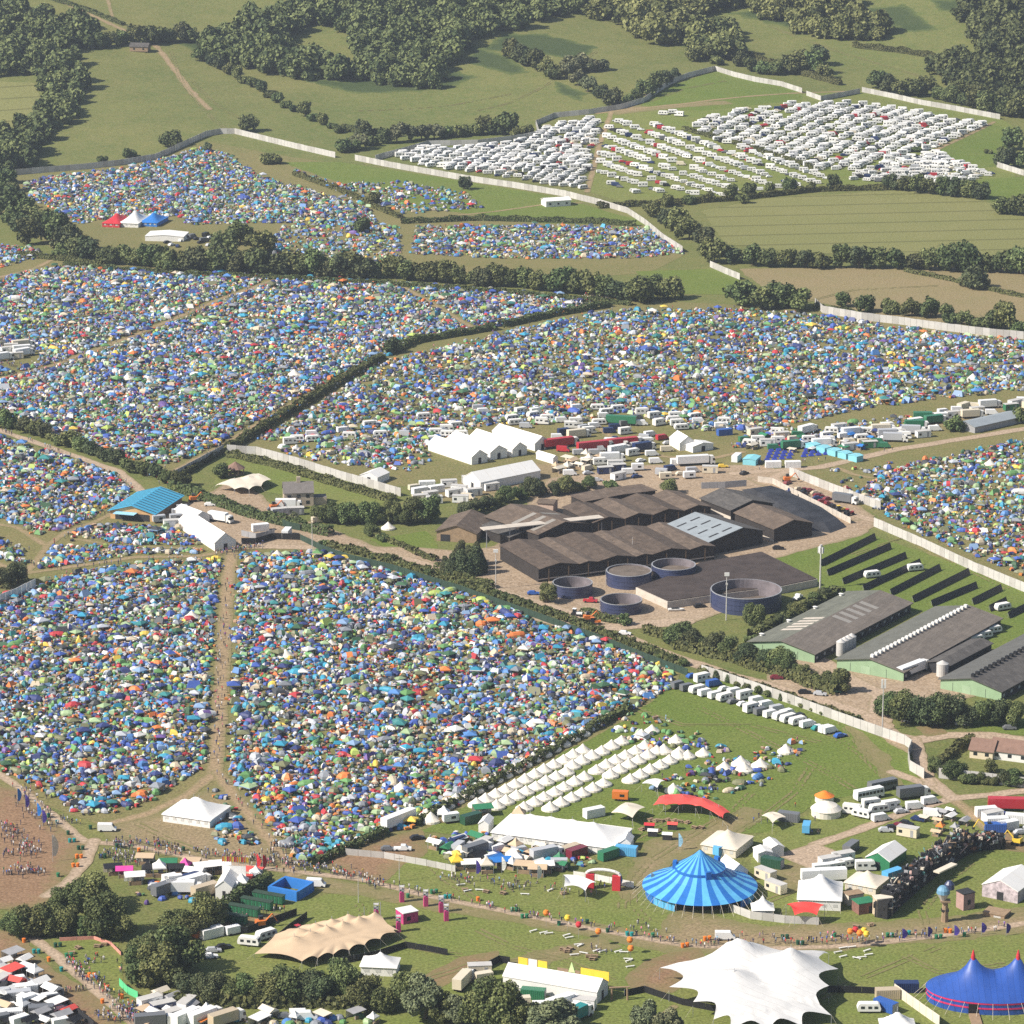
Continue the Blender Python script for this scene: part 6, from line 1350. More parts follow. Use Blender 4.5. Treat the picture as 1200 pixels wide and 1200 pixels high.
def veh(kind):
    """meshes of a kind of vehicle: [(part name, mesh)], the first is the body"""
    b = MB(); g = MB(); wh = MB(); out = []
    if kind == 'car':
        side_body([(-2.1, .35), (2.1, .35), (2.1, .72), (1.1, .92), (-1.9, .95), (-2.1, .8)], 1.75, m_paint, b, .06); side_body([(-1.85, .9), (.95, .9), (.4, 1.42), (-1.3, 1.45)], 1.6, m_paint, b, .18)
        side_body([(-1.78, .93), (.93, .93), (.45, 1.36), (-1.25, 1.38)], 1.64, m_glass, g, .2); wheels(wh, (-1.3, 1.3), 1.75)
    elif kind == 'van':
        side_body([(-2.7, .4), (2.5, .4), (2.55, .95), (2.0, 1.25), (1.4, 2.15), (1.2, 2.25), (-2.7, 2.3)], 2.0, m_paint, b, .1)
        side_body([(1.45, 1.3), (1.97, 1.3), (1.5, 2.05), (1.0, 2.05), (.9, 1.3)], 1.96, m_glass, g, .07); wheels(wh, (-1.7, 1.7), 2.0, .36)
    elif kind == 'camper':
        side_body([(-3, .45), (2.6, .45), (2.7, 1.0), (2.1, 1.3), (1.7, 2.0), (2.3, 2.1), (2.2, 2.75), (1.6, 2.95), (-3, 2.95)], 2.2, m_white, b, .06)
        side_body([(1.75, 1.35), (2.12, 1.35), (1.75, 1.95), (1.1, 1.95), (1.1, 1.35)], 2.22, m_glass, g, .03)
        for x in (-2, -.4): g.box((x, 0, 1.6), (.9, 2.22, .6), m_glass)
        wheels(wh, (-1.9, 1.8), 2.1, .36)
    elif kind == 'caravan':
        side_body([(-2.8, .55), (-2.95, 1.3), (-2.6, 2.3), (-2.2, 2.5), (2.2, 2.5), (2.6, 2.3), (2.95, 1.3), (2.8, .55)], 2.2, m_white, b, .07)
        for x in (-1.6, .2, 1.7): g.box((x, 0, 1.25), (.9, 2.23, .65), m_glass)
        g.add([(2.9, -.8, 1.5), (2.9, .8, 1.5), (2.68, .8, 2.15), (2.68, -.8, 2.15)], [(0, 1, 2, 3)], m_glass); wheels(wh, (0,), 2.1, .33); wh.tube((2.8, 0, .5), (4.2, 0, .45), .06, .06, m_steel, 5)
    elif kind == 'lorry':
        b.box((-1.6, 0, .95), (7.6, 2.45, 2.75), m_paint); side_body([(2.5, .5), (4.5, .5), (4.55, 1.4), (4.3, 2.7), (4.0, 3.0), (2.5, 3.1)], 2.4, m_white, b, .08)
        side_body([(4.0, 1.55), (4.56, 1.55), (4.36, 2.5), (3.6, 2.5), (3.6, 1.55)], 2.38, m_glass, g, .04); wheels(wh, (-4, -3, 3.4), 2.4, .5); wh.box((-.5, 0, .6), (9, .9, .3), m_dark)
    elif kind == 'artic':
        b.box((-2.2, 0, 1.1), (12.6, 2.5, 2.9), m_paint); side_body([(4.7, .5), (6.6, .5), (6.65, 1.6), (6.4, 3.0), (6, 3.6), (4.7, 3.7)], 2.45, m_white, b, .08)
        side_body([(6.1, 1.8), (6.66, 1.8), (6.45, 2.8), (5.6, 2.8), (5.6, 1.8)], 2.43, m_glass, g, .04); wheels(wh, (-7, -5.8, -4.6, 4.2, 5.7), 2.45, .5); wh.box((-1, 0, .7), (13, .9, .35), m_dark)
    elif kind == 'trailer':
        b.box((0, 0, 1.05), (12.4, 2.5, 2.85), m_paint); g.box((0, 0, .75), (12, 1.0, .3), m_dark); wheels(wh, (-5, -3.9, -2.8), 2.45, .48); wh.box((4, 0, 0), (.2, 1.8, .8), m_steel)
    elif kind == 'bus':
        side_body([(-4.6, .45), (4.6, .45), (4.75, 1.2), (4.5, 3.1), (-4.6, 3.15), (-4.75, 1.2)], 2.45, m_paint, b, .08)
        for k in range(7): g.box((-3.8+k*1.25, 0, 1.65), (1.0, 2.44, .85), m_glass)
        g.add([(4.72, -1, 1.5), (4.72, 1, 1.5), (4.58, 1, 2.6), (4.58, -1, 2.6)], [(0, 1, 2, 3)], m_glass); wheels(wh, (-2.9, 3.1), 2.4, .48)
    elif kind == 'pickup':
        side_body([(-2.5, .45), (2.4, .45), (2.4, .95), (1.4, 1.1), (.8, 1.75), (-.5, 1.78), (-.6, 1.0), (-2.5, 1.0)], 1.85, m_paint, b, .08); side_body([(-.4, 1.1), (1.3, 1.1), (.78, 1.68), (-.4, 1.68)], 1.88, m_glass, g, .1); wheels(wh, (-1.6, 1.5), 1.85, .38)
    elif kind == 'tractor':
        side_body([(-.4, .8), (2.0, .8), (2.0, 1.45), (-.4, 1.5)], .9, m_paint, b); side_body([(-1.4, 1.2), (-.2, 1.2), (-.35, 2.5), (-1.3, 2.5)], 1.3, m_glass, g, .1); b.box((-.85, 0, 2.5), (1.3, 1.4, .1), m_paint)
        for s in (-1, 1): wh.tube((-1, s*.7, .8), (-1, s*1.1, .8), .8, .8, m_rubber, 14); wh.tube((1.5, s*.6, .5), (1.5, s*.9, .5), .5, .5, m_rubber, 12)
    elif kind == 'digger':
        b.box((0, 0, .9), (2.4, 2.0, 1.2), m_paint); g.box((.3, .4, 2.0), (1.1, 1.0, 1.1), m_glass); b.tube((1, -.4, 1.5), (3.2, -.4, 3.6), .24, .18, m_paint, 6); b.tube((3.2, -.4, 3.6), (4.6, -.4, 1.2), .18, .13, m_paint, 6); b.box((4.6, -.4, .7), (.7, .8, .6), m_dark)
        for s in (-1, 1): wh.box((0, s*.9, 0), (3, .5, .8), m_rubber)
    elif kind == 'box_trailer':
        b.box((0, 0, .7), (4.6, 2.1, 2.2), m_paint); g.box((.6, 0, 1.4), (1.4, 2.14, .8), m_glass); wheels(wh, (-.4, .5), 2.0, .33); wh.tube((2.3, 0, .6), (3.5, 0, .5), .07, .07, m_steel, 5)
    elif kind == 'container':
        b.box((0, 0, .1), (6.1, 2.44, 2.55), m_paint)
        for k in range(12): g.box((-2.8+k*.51, 0, .25), (.16, 2.52, 2.25), m_paint)
        wh.box((3.06, 0, .2), (.06, 2.3, 2.35), m_steel)
    elif kind == 'cabin':
        b.box((0, 0, .25), (6, 2.6, 2.5), m_paint); g.box((-1.8, 0, 1.15), (1.1, 2.64, .9), m_glass); dd = MB(); dd.box((1.6, 0, .35), (.9, 2.64, 2.0), m_grey); out = [('door', dd.mesh('door'))]; wh.box((0, 0, 2.76), (6.15, 2.75, .14), m_panel)
    elif kind == 'boat':
        loft(b, [[(x, -w, .8), (x, -w*.7, .2), (x, w*.7, .2), (x, w, .8)] for x, w in ((-2.6, .9), (0, 1.05), (1.8, .8), (2.9, .08))], m_white); g.box((-.3, 0, .7), (2.4, 1.0, .5), m_glass); wh.box((0, 0, 0), (2, .6, .3), m_dark)
    names = {'container': ('corrugation', 'door'), 'cabin': ('window', 'roof'), 'boat': ('cockpit', 'cradle')}.get(kind, ('glazing', 'running_gear'))
    nm = {'trailer': 'chassis'}.get(kind, names[0])
    return [('body', b.mesh('body')), (nm, g.mesh(nm)), (names[1], wh.mesh(names[1]))]+out
VEH = {k: veh(k) for k in ('car', 'van', 'camper', 'caravan', 'lorry', 'artic', 'trailer', 'bus', 'pickup', 'tractor', 'digger', 'box_trailer', 'container', 'cabin', 'boat')}
VNAME = {'car': 'parked_car', 'van': 'van', 'camper': 'camper_van', 'caravan': 'caravan', 'lorry': 'box_lorry', 'artic': 'articulated_lorry', 'trailer': 'lorry_trailer', 'bus': 'bus', 'pickup': 'pickup', 'tractor': 'tractor', 'digger': 'digger', 'box_trailer': 'catering_trailer', 'container': 'shipping_container', 'cabin': 'site_cabin', 'boat': 'boat'}
CATV = {'box_trailer': 'trailer', 'trailer': 'trailer', 'lorry': 'lorry', 'artic': 'lorry', 'container': 'container', 'cabin': 'cabin', 'camper': 'camper van', 'digger': 'digger'}
VC = {'white': (.74, .74, .73), 'silver': (.42, .43, .45), 'black': (.016, .016, .019), 'grey': (.14, .145, .155), 'blue': (.03, .1, .36), 'dark blue': (.015, .03, .1), 'red': (.42, .03, .04), 'dark red': (.18, .025, .03), 'green': (.03, .16, .08), 'teal': (.02, .22, .22), 'cream': (.62, .55, .42), 'orange': (.62, .17, .03), 'yellow': (.7, .48, .05), 'beige': (.45, .37, .26), 'maroon': (.16, .02, .035), 'sky blue': (.1, .36, .62), 'dark green': (.02, .07, .04), 'pink': (.62, .12, .3)}
def vehicle(kind, px, py, deg, col='white', label=None, group=None, phrase=None, sc=1.0):
    """deg: heading on the ground, 0 = across to the photo's right side, 90 = straight away"""
    p = P(px, py); o = link(VNAME[kind], VEH[kind][0][1], None, (p.x, p.y, p.z+.03), R(deg), sc); o.color = (*VC[col], 1)
    for n, me in VEH[kind][1:]: q = link(n, me, o); q.color = (*[c*.9 for c in VC[col]], 1)
    tag(o, label, CATV.get(kind, kind), group)
    if not label: REG.append((o, phrase or f"{col} {VNAME[kind].replace('_', ' ').replace('parked ', '')}", px, py, None))
    return o
# caravans and camper vans in the hill fields, the largest 300 each on their own, the rest as one mass
CV = []
def rows_of(poly, spacing, rowgap, ang, keep, words_, gap=.3, head=0.0):
    wp = W2(poly); c = np.mean(wp, axis=0); ca, sa = math.cos(ang), math.sin(ang)
    for r_i, r in enumerate(np.arange(-260, 260, rowgap)):
        for s in np.arange(-300, 300, spacing):
            x, y = c[0]+s*ca-r*sa+rng.uniform(-.6, .6), c[1]+s*sa+r*ca+rng.uniform(-.5, .5)
            if in_poly(np.array([x]), np.array([y]), wp)[0] and rng.random() < keep and wnoise(np.array([x]), np.array([y]), .05, 9)[0]*.5+.5 > gap*.6: CV.append((x, y, head, words_))
rows_of([(460, 184), (500, 174), (560, 173), (622, 165), (640, 150), (700, 138), (703, 155), (690, 190), (684, 222), (640, 217), (560, 203), (500, 196)], 4.0, 6.2, R(75), .94, 'in the packed caravan corner', .15, R(20))
rows_of([(708, 150), (725, 140), (800, 152), (860, 170), (960, 202), (975, 214), (850, 230), (720, 226), (700, 205)], 4.8, 12.5, R(-62), .84, 'in the open caravan rows', .3, R(-4))
rows_of([(810, 145), (860, 130), (925, 123), (1000, 122), (1060, 130), (1162, 147), (1105, 170), (1060, 185), (1000, 200), (960, 200), (900, 180), (820, 157)], 3.7, 8.8, R(64), .96, 'in the white caravan block', .2, R(6))
rows_of([(1060, 186), (1095, 180), (1165, 205), (1130, 214), (1050, 216), (1000, 212), (1000, 205)], 5.0, 4.6, R(20), .9, 'at the caravan block end', .1)
rows_of([(775, 132), (800, 130), (805, 138), (780, 140)], 7, 8, R(20), .8, 'beside the hill road', .1)
CV.sort(key=lambda t: t[1])
def carav_mesh(kind, i):
    me = bpy.data.meshes.new(kind); import bmesh
    bm = bmesh.new(); mats = []
    for n, m in VEH[kind]:
        k = len(bm.faces); bm.from_mesh(m); bm.faces.ensure_lookup_table(); mp = []
        for q in m.materials:
            if q not in mats: mats.append(q)
            mp.append(mats.index(q))
        for f in bm.faces[k:]: f.material_index = mp[f.material_index]
    bm.to_mesh(me); bm.free()
    for q in mats: me.materials.append(q)
    return me
FC = {k: carav_mesh(k, 0) for k in ('caravan', 'camper', 'van', 'car')}
restV = []
VK = ['caravan', 'caravan', 'caravan', 'camper', 'camper', 'van', 'car', 'car']; CC = ['white', 'white', 'silver', 'cream', 'white', 'dark blue', 'red', 'black', 'grey', 'white']
counts = {}
for x, y, a, words_ in CV:
    k = VK[rng.integers(8)]; col = 'white' if k in ('caravan', 'camper') else CC[rng.integers(10)]; rz = a+rng.normal(0, .2)+(math.pi if rng.random() < .3 else 0)
    if sum(counts.values()) < 300:
        o = link({'caravan': 'caravan', 'camper': 'camper_van', 'van': 'van', 'car': 'parked_car'}[k], FC[k], None, (x, y, gz(x, y)+.03), rz, rng.uniform(.72, .95)); o.color = (*VC[col], 1); counts[k] = counts.get(k, 0)+1
        tag(o, None, CATV.get(k, k), 'vehicles parked in the hill fields'); px, py = proj(x, y, gz(x, y)); REG.append((o, f'{col} {"camper van" if k == "camper" else k} {words_}', px, py, 'far'))
    else: restV.append((x, y, rz, k, col))
V, Fl, Mi, Cl, off, mats = [], [], [], [], 0, [m_flymix]
for x, y, rz, k, col in restV:
    c, s = math.cos(rz), math.sin(rz); me = FC[k]; co = np.empty(len(me.vertices)*3); me.vertices.foreach_get('co', co); co = co.reshape(-1, 3)
    v = np.stack([co[:, 0]*c-co[:, 1]*s+x, co[:, 0]*s+co[:, 1]*c+y, co[:, 2]+gz(x, y)+.03], 1)
    me.calc_loop_triangles(); t = np.empty(len(me.loop_triangles)*3, np.int32); me.loop_triangles.foreach_get('vertices', t); t = t.reshape(-1, 3)
    pi = np.empty(len(me.loop_triangles), np.int32); me.loop_triangles.foreach_get('material_index', pi)
    cm = np.array([VC[col] if 'vehicle' in q.name else (.74, .73, .7) if 'white' in q.name else (.03, .032, .036) for q in me.materials])[pi]
    V.append(v[t].reshape(-1, 3)); Cl.append(np.repeat(cm, 3, 0))
if V:
    V = np.concatenate(V); Cl = np.concatenate(Cl); me = big_mesh('far_vehicles', V, np.arange(len(V)).reshape(-1, 3), [m_flymix], Cl)
    tag(link('parked_vehicles', me), 'more caravans and cars parked farther up the hill fields', 'vehicles', None, 'stuff')
# vans and campers by the white fence
for i in range(15): vehicle(rnd.choice(['van', 'camper', 'van', 'car']), 812+12.4*i+rnd.uniform(-1, 1), 794+5.0*i, 35+rnd.uniform(-4, 4), rnd.choice(['white', 'white', 'white', 'silver', 'white', 'black', 'white', 'blue']), None, 'vans and campers along the white fence')
for i in range(17): vehicle(rnd.choice(['camper', 'van', 'van', 'caravan', 'car']), 795+10.8*i+rnd.uniform(-1, 1), 806+3.0*i+(4 if i > 7 else 0), 38+rnd.uniform(-5, 5), rnd.choice(['white', 'white', 'white', 'white', 'white', 'grey', 'teal']), None, 'vans and campers along the white fence')
for a in (('artic', 1072, 790, 48, 'white', 'white articulated lorry parked between two green sheds'), ('trailer', 467, 968, 50, 'white', 'long white lorry trailer beside the hedge and bell tents'), ('trailer', 1183, 950, -4, 'red', 'long red trailer on the paved junction'), ('container', 1150, 952, 10, 'white', 'unused'),
          ('bus', 1034, 926, 30, 'grey', 'grey coach with a white roof beside the lane end'), ('bus', 1018, 936, 30, 'white', 'white minibus in front of the grey coach'), ('camper', 1000, 954, -20, 'white', 'white camper beside the yurt lawn, outer one'), ('caravan', 1010, 958, -35, 'white', 'white caravan angled beside the outer camper'),
          ('camper', 1022, 947, 20, 'white', 'white camper behind the caravan cluster'), ('caravan', 1030, 952, 20, 'white', 'white caravan in the middle of the cluster'), ('camper', 1045, 949, 25, 'white', 'white camper at the back of the cluster'), ('van', 1032, 962, 25, 'white', 'long white van along the dusty lane'), ('car', 1056, 953, 20, 'silver', 'silver car at the end of the van cluster'),
          ('lorry', 1072, 935, 20, 'grey', 'grey roofed lorry beside the lane corner'), ('van', 1072, 948, 15, 'white', 'white van by the lane under the grey lorry'), ('van', 1090, 942, 25, 'white', 'white pickup style van at the lane edge'), ('van', 1093, 957, -15, 'white', 'white van on the grass beside junk'),
          ('car', 1038, 975, 0, 'silver', 'silver car beside the dark parked cars'), ('car', 1046, 972, 10, 'black', 'black car beside the silver car'), ('car', 1054, 970, -30, 'maroon', 'maroon car in the parked row'), ('car', 1062, 967, -30, 'black', 'black car at the row end'), ('car', 1076, 962, -30, 'dark blue', 'dark car apart by the white van'),
          ('cabin', 1064, 980, -28, 'cream', 'cream site cabin with a red door'), ('cabin', 897, 1030, -48, 'cream', 'long cream cabin beside the striped big top'), ('cabin', 909, 1045, -48, 'cream', 'shorter cream cabin in front of the long one'),
          ('trailer', 965, 1034, 8, 'white', 'white tank like trailer on the grass beside the pad'), ('cabin', 972, 1015, 25, 'white', 'white cabin at the pad corner'), ('cabin', 988, 1010, 25, 'white', 'second white cabin at the pad corner'), ('caravan', 980, 1020, 25, 'white', 'small white caravan beside the cabins'), ('caravan', 990, 1017, 25, 'white', 'small white caravan near the pad corner'), ('box_trailer', 962, 1024, 15, 'white', 'white horsebox style trailer before the pad'),
          ('camper', 1015, 1020, 5, 'white', 'white caravan on the grass behind the cream marquee'), ('container', 1046, 1030, 40, 'sky blue', 'bright blue container beside the scrap wall'), ('container', 848, 1000, 40, 'sky blue', 'blue container against the cream marquee'), ('container', 905, 1016, -30, 'dark green', 'dark green container behind the gabled tent'),
          ('container', 924, 962, -20, 'grey', 'dark grey cabin trailer beside the pale canopy'), ('box_trailer', 945, 976, 80, 'sky blue', 'tall blue ticket kiosk on the lawn'), ('container', 997, 998, 60, 'grey', 'grey container with a white end by the road'), ('box_trailer', 727, 938, -10, 'orange', 'orange and blue kiosk behind the beige tent'), ('container', 696, 957, 30, 'white', 'white container behind the ridge marquee'),
          ('container', 713, 1006, 42, 'green', 'green sided cabin beside the ridge marquee end'), ('container', 734, 1002, -15, 'sky blue', 'blue container behind the entrance arch'), ('container', 676, 1004, 42, 'maroon', 'maroon cabin beside the green screen'), ('container', 668, 1001, 42, 'beige', 'beige roofed cabin beside the maroon cabin'), ('container', 552, 964, 38, 'dark green', 'dark green container by the bell tent rows'),
          ('box_trailer', 528, 964, 20, 'white', 'white horsebox behind the stalls'), ('car', 489, 984, 20, 'black', 'black car on the bare mud'), ('pickup', 472, 997, 0, 'white', 'white pickup behind the silvery fence'), ('car', 455, 997, 0, 'grey', 'dark car behind the silvery fence'), ('box_trailer', 655, 1018, 0, 'silver', 'shiny silver catering trailer in the stall row'),
          ('lorry', 231, 1040, 40, 'white', 'white box lorry behind the market stalls'), ('lorry', 246, 1050, 40, 'beige', 'beige topped box lorry behind the market stalls'), ('van', 208, 1034, 20, 'white', 'white van hidden among the market stalls'), ('van', 275, 1094, 35, 'white', 'white panel van beside the black fence'), ('container', 248, 1098, 35, 'white', 'white cabin beside the panel van'), ('container', 237, 1095, 50, 'orange', 'orange container at the black fence corner'),
          ('caravan', 312, 1100, 40, 'white', 'white trailer beside the tan stretch tent'), ('caravan', 292, 1108, -15, 'white', 'white caravan above the bottom trees'), ('car', 250, 1116, 10, 'silver', 'silver car parked above the bottom trees'), ('car', 246, 1123, 10, 'white', 'pale car in front of the silver car'), ('car', 262, 1112, 25, 'black', 'black car beside the silver cars'), ('tractor', 352, 1094, 40, 'red', 'small red tractor against the black fence'), ('digger', 305, 1087, 20, 'orange', 'orange loader behind the black fence'),
          ('van', 371, 1039, -8, 'white', 'ice cream van by the lower road junction'), ('van', 126, 974, 0, 'white', 'white ice cream van on the open grass'), ('van', 850, 1101, 0, 'white', 'ice cream van above the white star tent'), ('van', 408, 1152, 5, 'white', 'white van below the small peaked marquee'), ('lorry', 544, 1155, 70, 'cream', 'cream box lorry beside the mud patch'), ('lorry', 662, 1182, 40, 'white', 'white lorry in front of the hall tent'), ('van', 672, 1186, 50, 'white', 'white van beside the white lorry'), ('lorry', 678, 1195, 50, 'teal', 'teal and white lorry at the bottom edge'), ('cabin', 684, 1182, -15, 'white', 'pale cabin by the hall tent corner'),
          ('container', 625, 1170, -12, 'green', 'green container along the hall tent side'), ('container', 1040, 1170, 5, 'beige', 'beige cabin beside the black fence'), ('container', 1038, 1184, -45, 'blue', 'blue container in front of the beige cabin'), ('caravan', 1018, 1186, 0, 'white', 'white caravan beside the blue container'), ('container', 1062, 1162, 0, 'dark blue', 'dark screen box with a blue top beside the circus tent'),
          ('van', 352, 1193, 5, 'white', 'white van inside the bottom stall yard'), ('van', 358, 1195, 5, 'white', 'long white van at the bottom stall yard'), ('car', 335, 1193, 5, 'grey', 'grey car in the bottom stall yard'), ('lorry', 243, 1198, 45, 'white', 'white box lorry at the bottom edge stalls'), ('lorry', 268, 1200, 40, 'beige', 'grey beige lorry at the bottom edge stalls'), ('container', 30, 1165, 15, 'white', 'white cabin among the corner stalls'), ('container', 22, 1172, 15, 'silver', 'silver cabin among the corner stalls'), ('container', 12, 1195, 10, 'white', 'white trailer cabin in the corner yard'), ('container', 48, 1190, 10, 'grey', 'grey cabin in the corner yard'),
          ('boat', 792, 716, 5, 'white', 'white boat parked in the farmyard'), ('car', 820, 712, 15, 'black', 'black tarpaulined trailer by the largest tank'), ('car', 912, 644, 0, 'black', 'dark car on the yard before the silage clamp'), ('pickup', 935, 702, 60, 'white', 'white pickup beside the largest tank'), ('car', 732, 744, -10, 'white', 'white car on the farm lane'), ('tractor', 676, 722, -20, 'white', 'white tractor beside orange machines'), ('digger', 688, 728, 10, 'orange', 'orange machine parked on the farm lane'), ('tractor', 697, 732, 0, 'orange', 'orange tractor on the farm lane'), ('pickup', 692, 706, -10, 'red', 'red farm trailer between the tanks'), ('car', 625, 697, 0, 'blue', 'blue covered trailer by the conifer block'),
          ('car', 943, 813, 0, 'black', 'black car on the lane by the scrub'), ('car', 961, 815, -15, 'silver', 'silver car on the lane by the sheds'), ('car', 978, 812, 0, 'green', 'green car beside the gate hut'), ('car', 910, 796, 0, 'maroon', 'dark red car half hidden in the lane scrub'), ('car', 1067, 846, -5, 'white', 'white car at the lane junction'), ('car', 1127, 850, 0, 'silver', 'pale car on the verge'), ('car', 1183, 855, 0, 'grey', 'grey car on the verge far end'), ('caravan', 1022, 677, 20, 'white', 'white caravan among the dark panel rows'), ('caravan', 1072, 669, 20, 'white', 'second white caravan among the dark panel rows'), ('caravan', 1175, 715, 30, 'white', 'white caravan near the shed ends'), ('caravan', 1164, 742, 30, 'white', 'white trailer against the ridge vent shed'), ('caravan', 1153, 748, 30, 'white', 'white trailer second along the ridge vent shed'), ('caravan', 1143, 753, 30, 'white', 'white trailer third along the ridge vent shed'),
          ('artic', 660, 524, 25, 'red', 'red lorry trailer beside the white trucks'), ('artic', 735, 524, 22, 'red', 'red articulated lorry by the truck park road'), ('artic', 700, 528, 22, 'red', 'red lorry in the middle of the truck park'), ('trailer', 728, 498, -14, 'green', 'green curtain sided trailer above the truck park'), ('artic', 818, 545, 12, 'white', 'long white trailer below the truck park'), ('container', 795, 545, 12, 'white', 'white cabin beside the long trailer'), ('container', 863, 540, 70, 'white', 'white box van by the camp road turning'), ('container', 906, 548, 5, 'white', 'white container beside the blue camp rows'), ('container', 929, 548, 5, 'white', 'second white container beside the blue camp rows'), ('container', 849, 510, 20, 'blue', 'blue and green trailer behind the grass'), ('car', 847, 548, 5, 'yellow', 'yellow car by the camp road'), ('car', 872, 556, 50, 'black', 'dark vehicle on the camp road'), ('digger', 922, 565, 10, 'orange', 'orange digger in the scrap yard'), ('tractor', 985, 600, 20, 'yellow', 'yellow machine in the scrap yard'), ('tractor', 995, 604, 30, 'red', 'red machine in the scrap yard'), ('lorry', 992, 590, -30, 'grey', 'grey flat lorry in the scrap yard'),
          ('digger', 1160, 975, 180, 'yellow', 'yellow digger behind the scrap wall'), ('digger', 1192, 990, 150, 'yellow', 'yellow excavator at the frame edge'), ('tractor', 258, 611, 0, 'grey', 'unused'), ('lorry', 260, 612, -30, 'white', 'white lorry beside the white ridge hall'), ('car', 246, 593, 0, 'white', 'white car on the lane by the blue barn'), ('container', 305, 622, 20, 'white', 'small white cabin on the gate yard'), ('container', 336, 628, 80, 'white', 'white box at the green screen end'), ('lorry', 340, 596, 0, 'white', 'white lorry in the farmhouse compound'), ('digger', 320, 598, 20, 'orange', 'orange machine in the farmhouse compound'), ('digger', 226, 588, 20, 'orange', 'orange digger against the blue barn')):
    if a[5] != 'unused': vehicle(*a)
# clusters of trucks, campers and cabins among the tents
def scatter_v(poly, n, kinds, cols, ang, words_, grp, mind=5.5):
    got = []
    xs = [p[0] for p in poly]; ys = [p[1] for p in poly]; k = 0
    while len(got) < n and k < n*40:
        k += 1; px, py = rnd.uniform(min(xs), max(xs)), rnd.uniform(min(ys), max(ys))
        if not in_poly(np.array([px]), np.array([py]), poly)[0]: continue
        p = P(px, py)
        if any((p-q).length < mind for q in got): continue
        got.append(p); kd = rnd.choice(kinds); c = rnd.choice(cols); vehicle(kd, px, py, ang+rnd.gauss(0, 14), c, None, grp, f"{c} {VNAME[kd].replace('_', ' ').replace('parked ', '')} {words_}")
scatter_v([(645, 515), (690, 500), (740, 500), (790, 520), (770, 545), (700, 545), (655, 535)], 36, ['lorry', 'van', 'camper', 'box_trailer', 'car', 'van'], ['white', 'white', 'white', 'red', 'silver', 'dark blue', 'cream'], 20, 'in the truck park', 'vehicles in the truck park')
scatter_v([(560, 480), (640, 478), (800, 482), (870, 500), (840, 510), (760, 498), (660, 505), (570, 500)], 46, ['caravan', 'camper', 'van', 'van', 'car'], ['white', 'white', 'white', 'silver', 'grey', 'dark blue'], 15, 'in the crew camp above the hall tents', 'vehicles in the crew camp')
scatter_v([(400, 500), (500, 490), (560, 500), (520, 525), (440, 520), (330, 525), (330, 515)], 24, ['caravan', 'camper', 'van', 'car'], ['white', 'white', 'white', 'cream', 'silver'], 10, 'at the lower camp edge', 'vehicles at the lower camp edge')
scatter_v([(860, 530), (880, 510), (960, 505), (1080, 500), (1110, 505), (1040, 525), (960, 530)], 40, ['caravan', 'camper', 'van', 'lorry', 'cabin'], ['white', 'white', 'white', 'cream', 'silver', 'green'], 10, 'in the white crew camp by the camp road', 'vehicles in the white crew camp')
scatter_v([(1080, 500), (1130, 492), (1220, 478), (1220, 470), (1120, 480), (1060, 495)], 18, ['lorry', 'cabin', 'van', 'container'], ['white', 'white', 'cream', 'green'], 12, 'beside the long grey shed', 'vehicles beside the long grey shed')
scatter_v([(485, 572), (560, 565), (580, 575), (540, 592), (490, 590)], 16, ['cabin', 'container', 'cabin', 'van'], ['white', 'white', 'cream', 'white'], 12, 'below the single hall tent', 'cabins below the hall tents')
scatter_v([(655, 556), (700, 545), (760, 548), (830, 552), (840, 560), (700, 565)], 18, ['cabin', 'van', 'car', 'box_trailer'], ['white', 'silver', 'cream', 'dark blue', 'white'], 12, 'behind the farm barns', 'vehicles behind the farm barns')
scatter_v([(185, 612), (215, 598), (235, 610), (205, 625)], 5, ['van', 'cabin', 'box_trailer'], ['white', 'white', 'silver'], 20, 'between the barn and the white hall', 'vehicles by the white hall')
scatter_v([(310, 592), (330, 600), (380, 605), (385, 615), (350, 612), (312, 602)], 9, ['van', 'car', 'cabin', 'car'], ['white', 'grey', 'cream', 'silver'], 0, 'in the farmhouse compound', 'vehicles in the farmhouse compound')
scatter_v([(920, 565), (975, 585), (985, 600), (960, 592), (915, 575)], 14, ['car', 'tractor', 'car', 'pickup'], ['black', 'grey', 'dark red', 'beige', 'dark blue'], 30, 'in the scrap yard', 'vehicles in the scrap yard', 3.2)
scatter_v([(0, 412), (35, 406), (40, 420), (0, 432)], 7, ['cabin', 'lorry', 'cabin'], ['white', 'white', 'cream'], 20, 'in the service yard of the dense camp', 'cabins in the service yard', 4)
scatter_v([(1150, 955), (1215, 958), (1215, 980), (1165, 975)], 10, ['cabin', 'car', 'van', 'container'], ['white', 'white', 'silver', 'blue'], 10, 'behind the red trailer', 'vehicles behind the red trailer', 4)
scatter_v([(190, 282), (250, 275), (255, 290), (200, 292)], 14, ['car', 'car', 'van'], ['black', 'white', 'grey', 'silver', 'dark blue'], 60, 'parked by the far marquee trio', 'cars by the far marquee trio', 3.5)
scatter_v([(560, 1140), (600, 1165), (640, 1185), (600, 1180), (565, 1160)], 5, ['van', 'cabin', 'box_trailer'], ['white', 'cream', 'white'], 20, 'between hall tent and tree belt', 'vehicles behind the hall tent')
gable('long_shed', (1129, 494), (1136, 502), (58, -13), 2.6, 1.2, m_blueroof, m_grey, 'long grey shed beside the camp road and white trucks', 'shed')
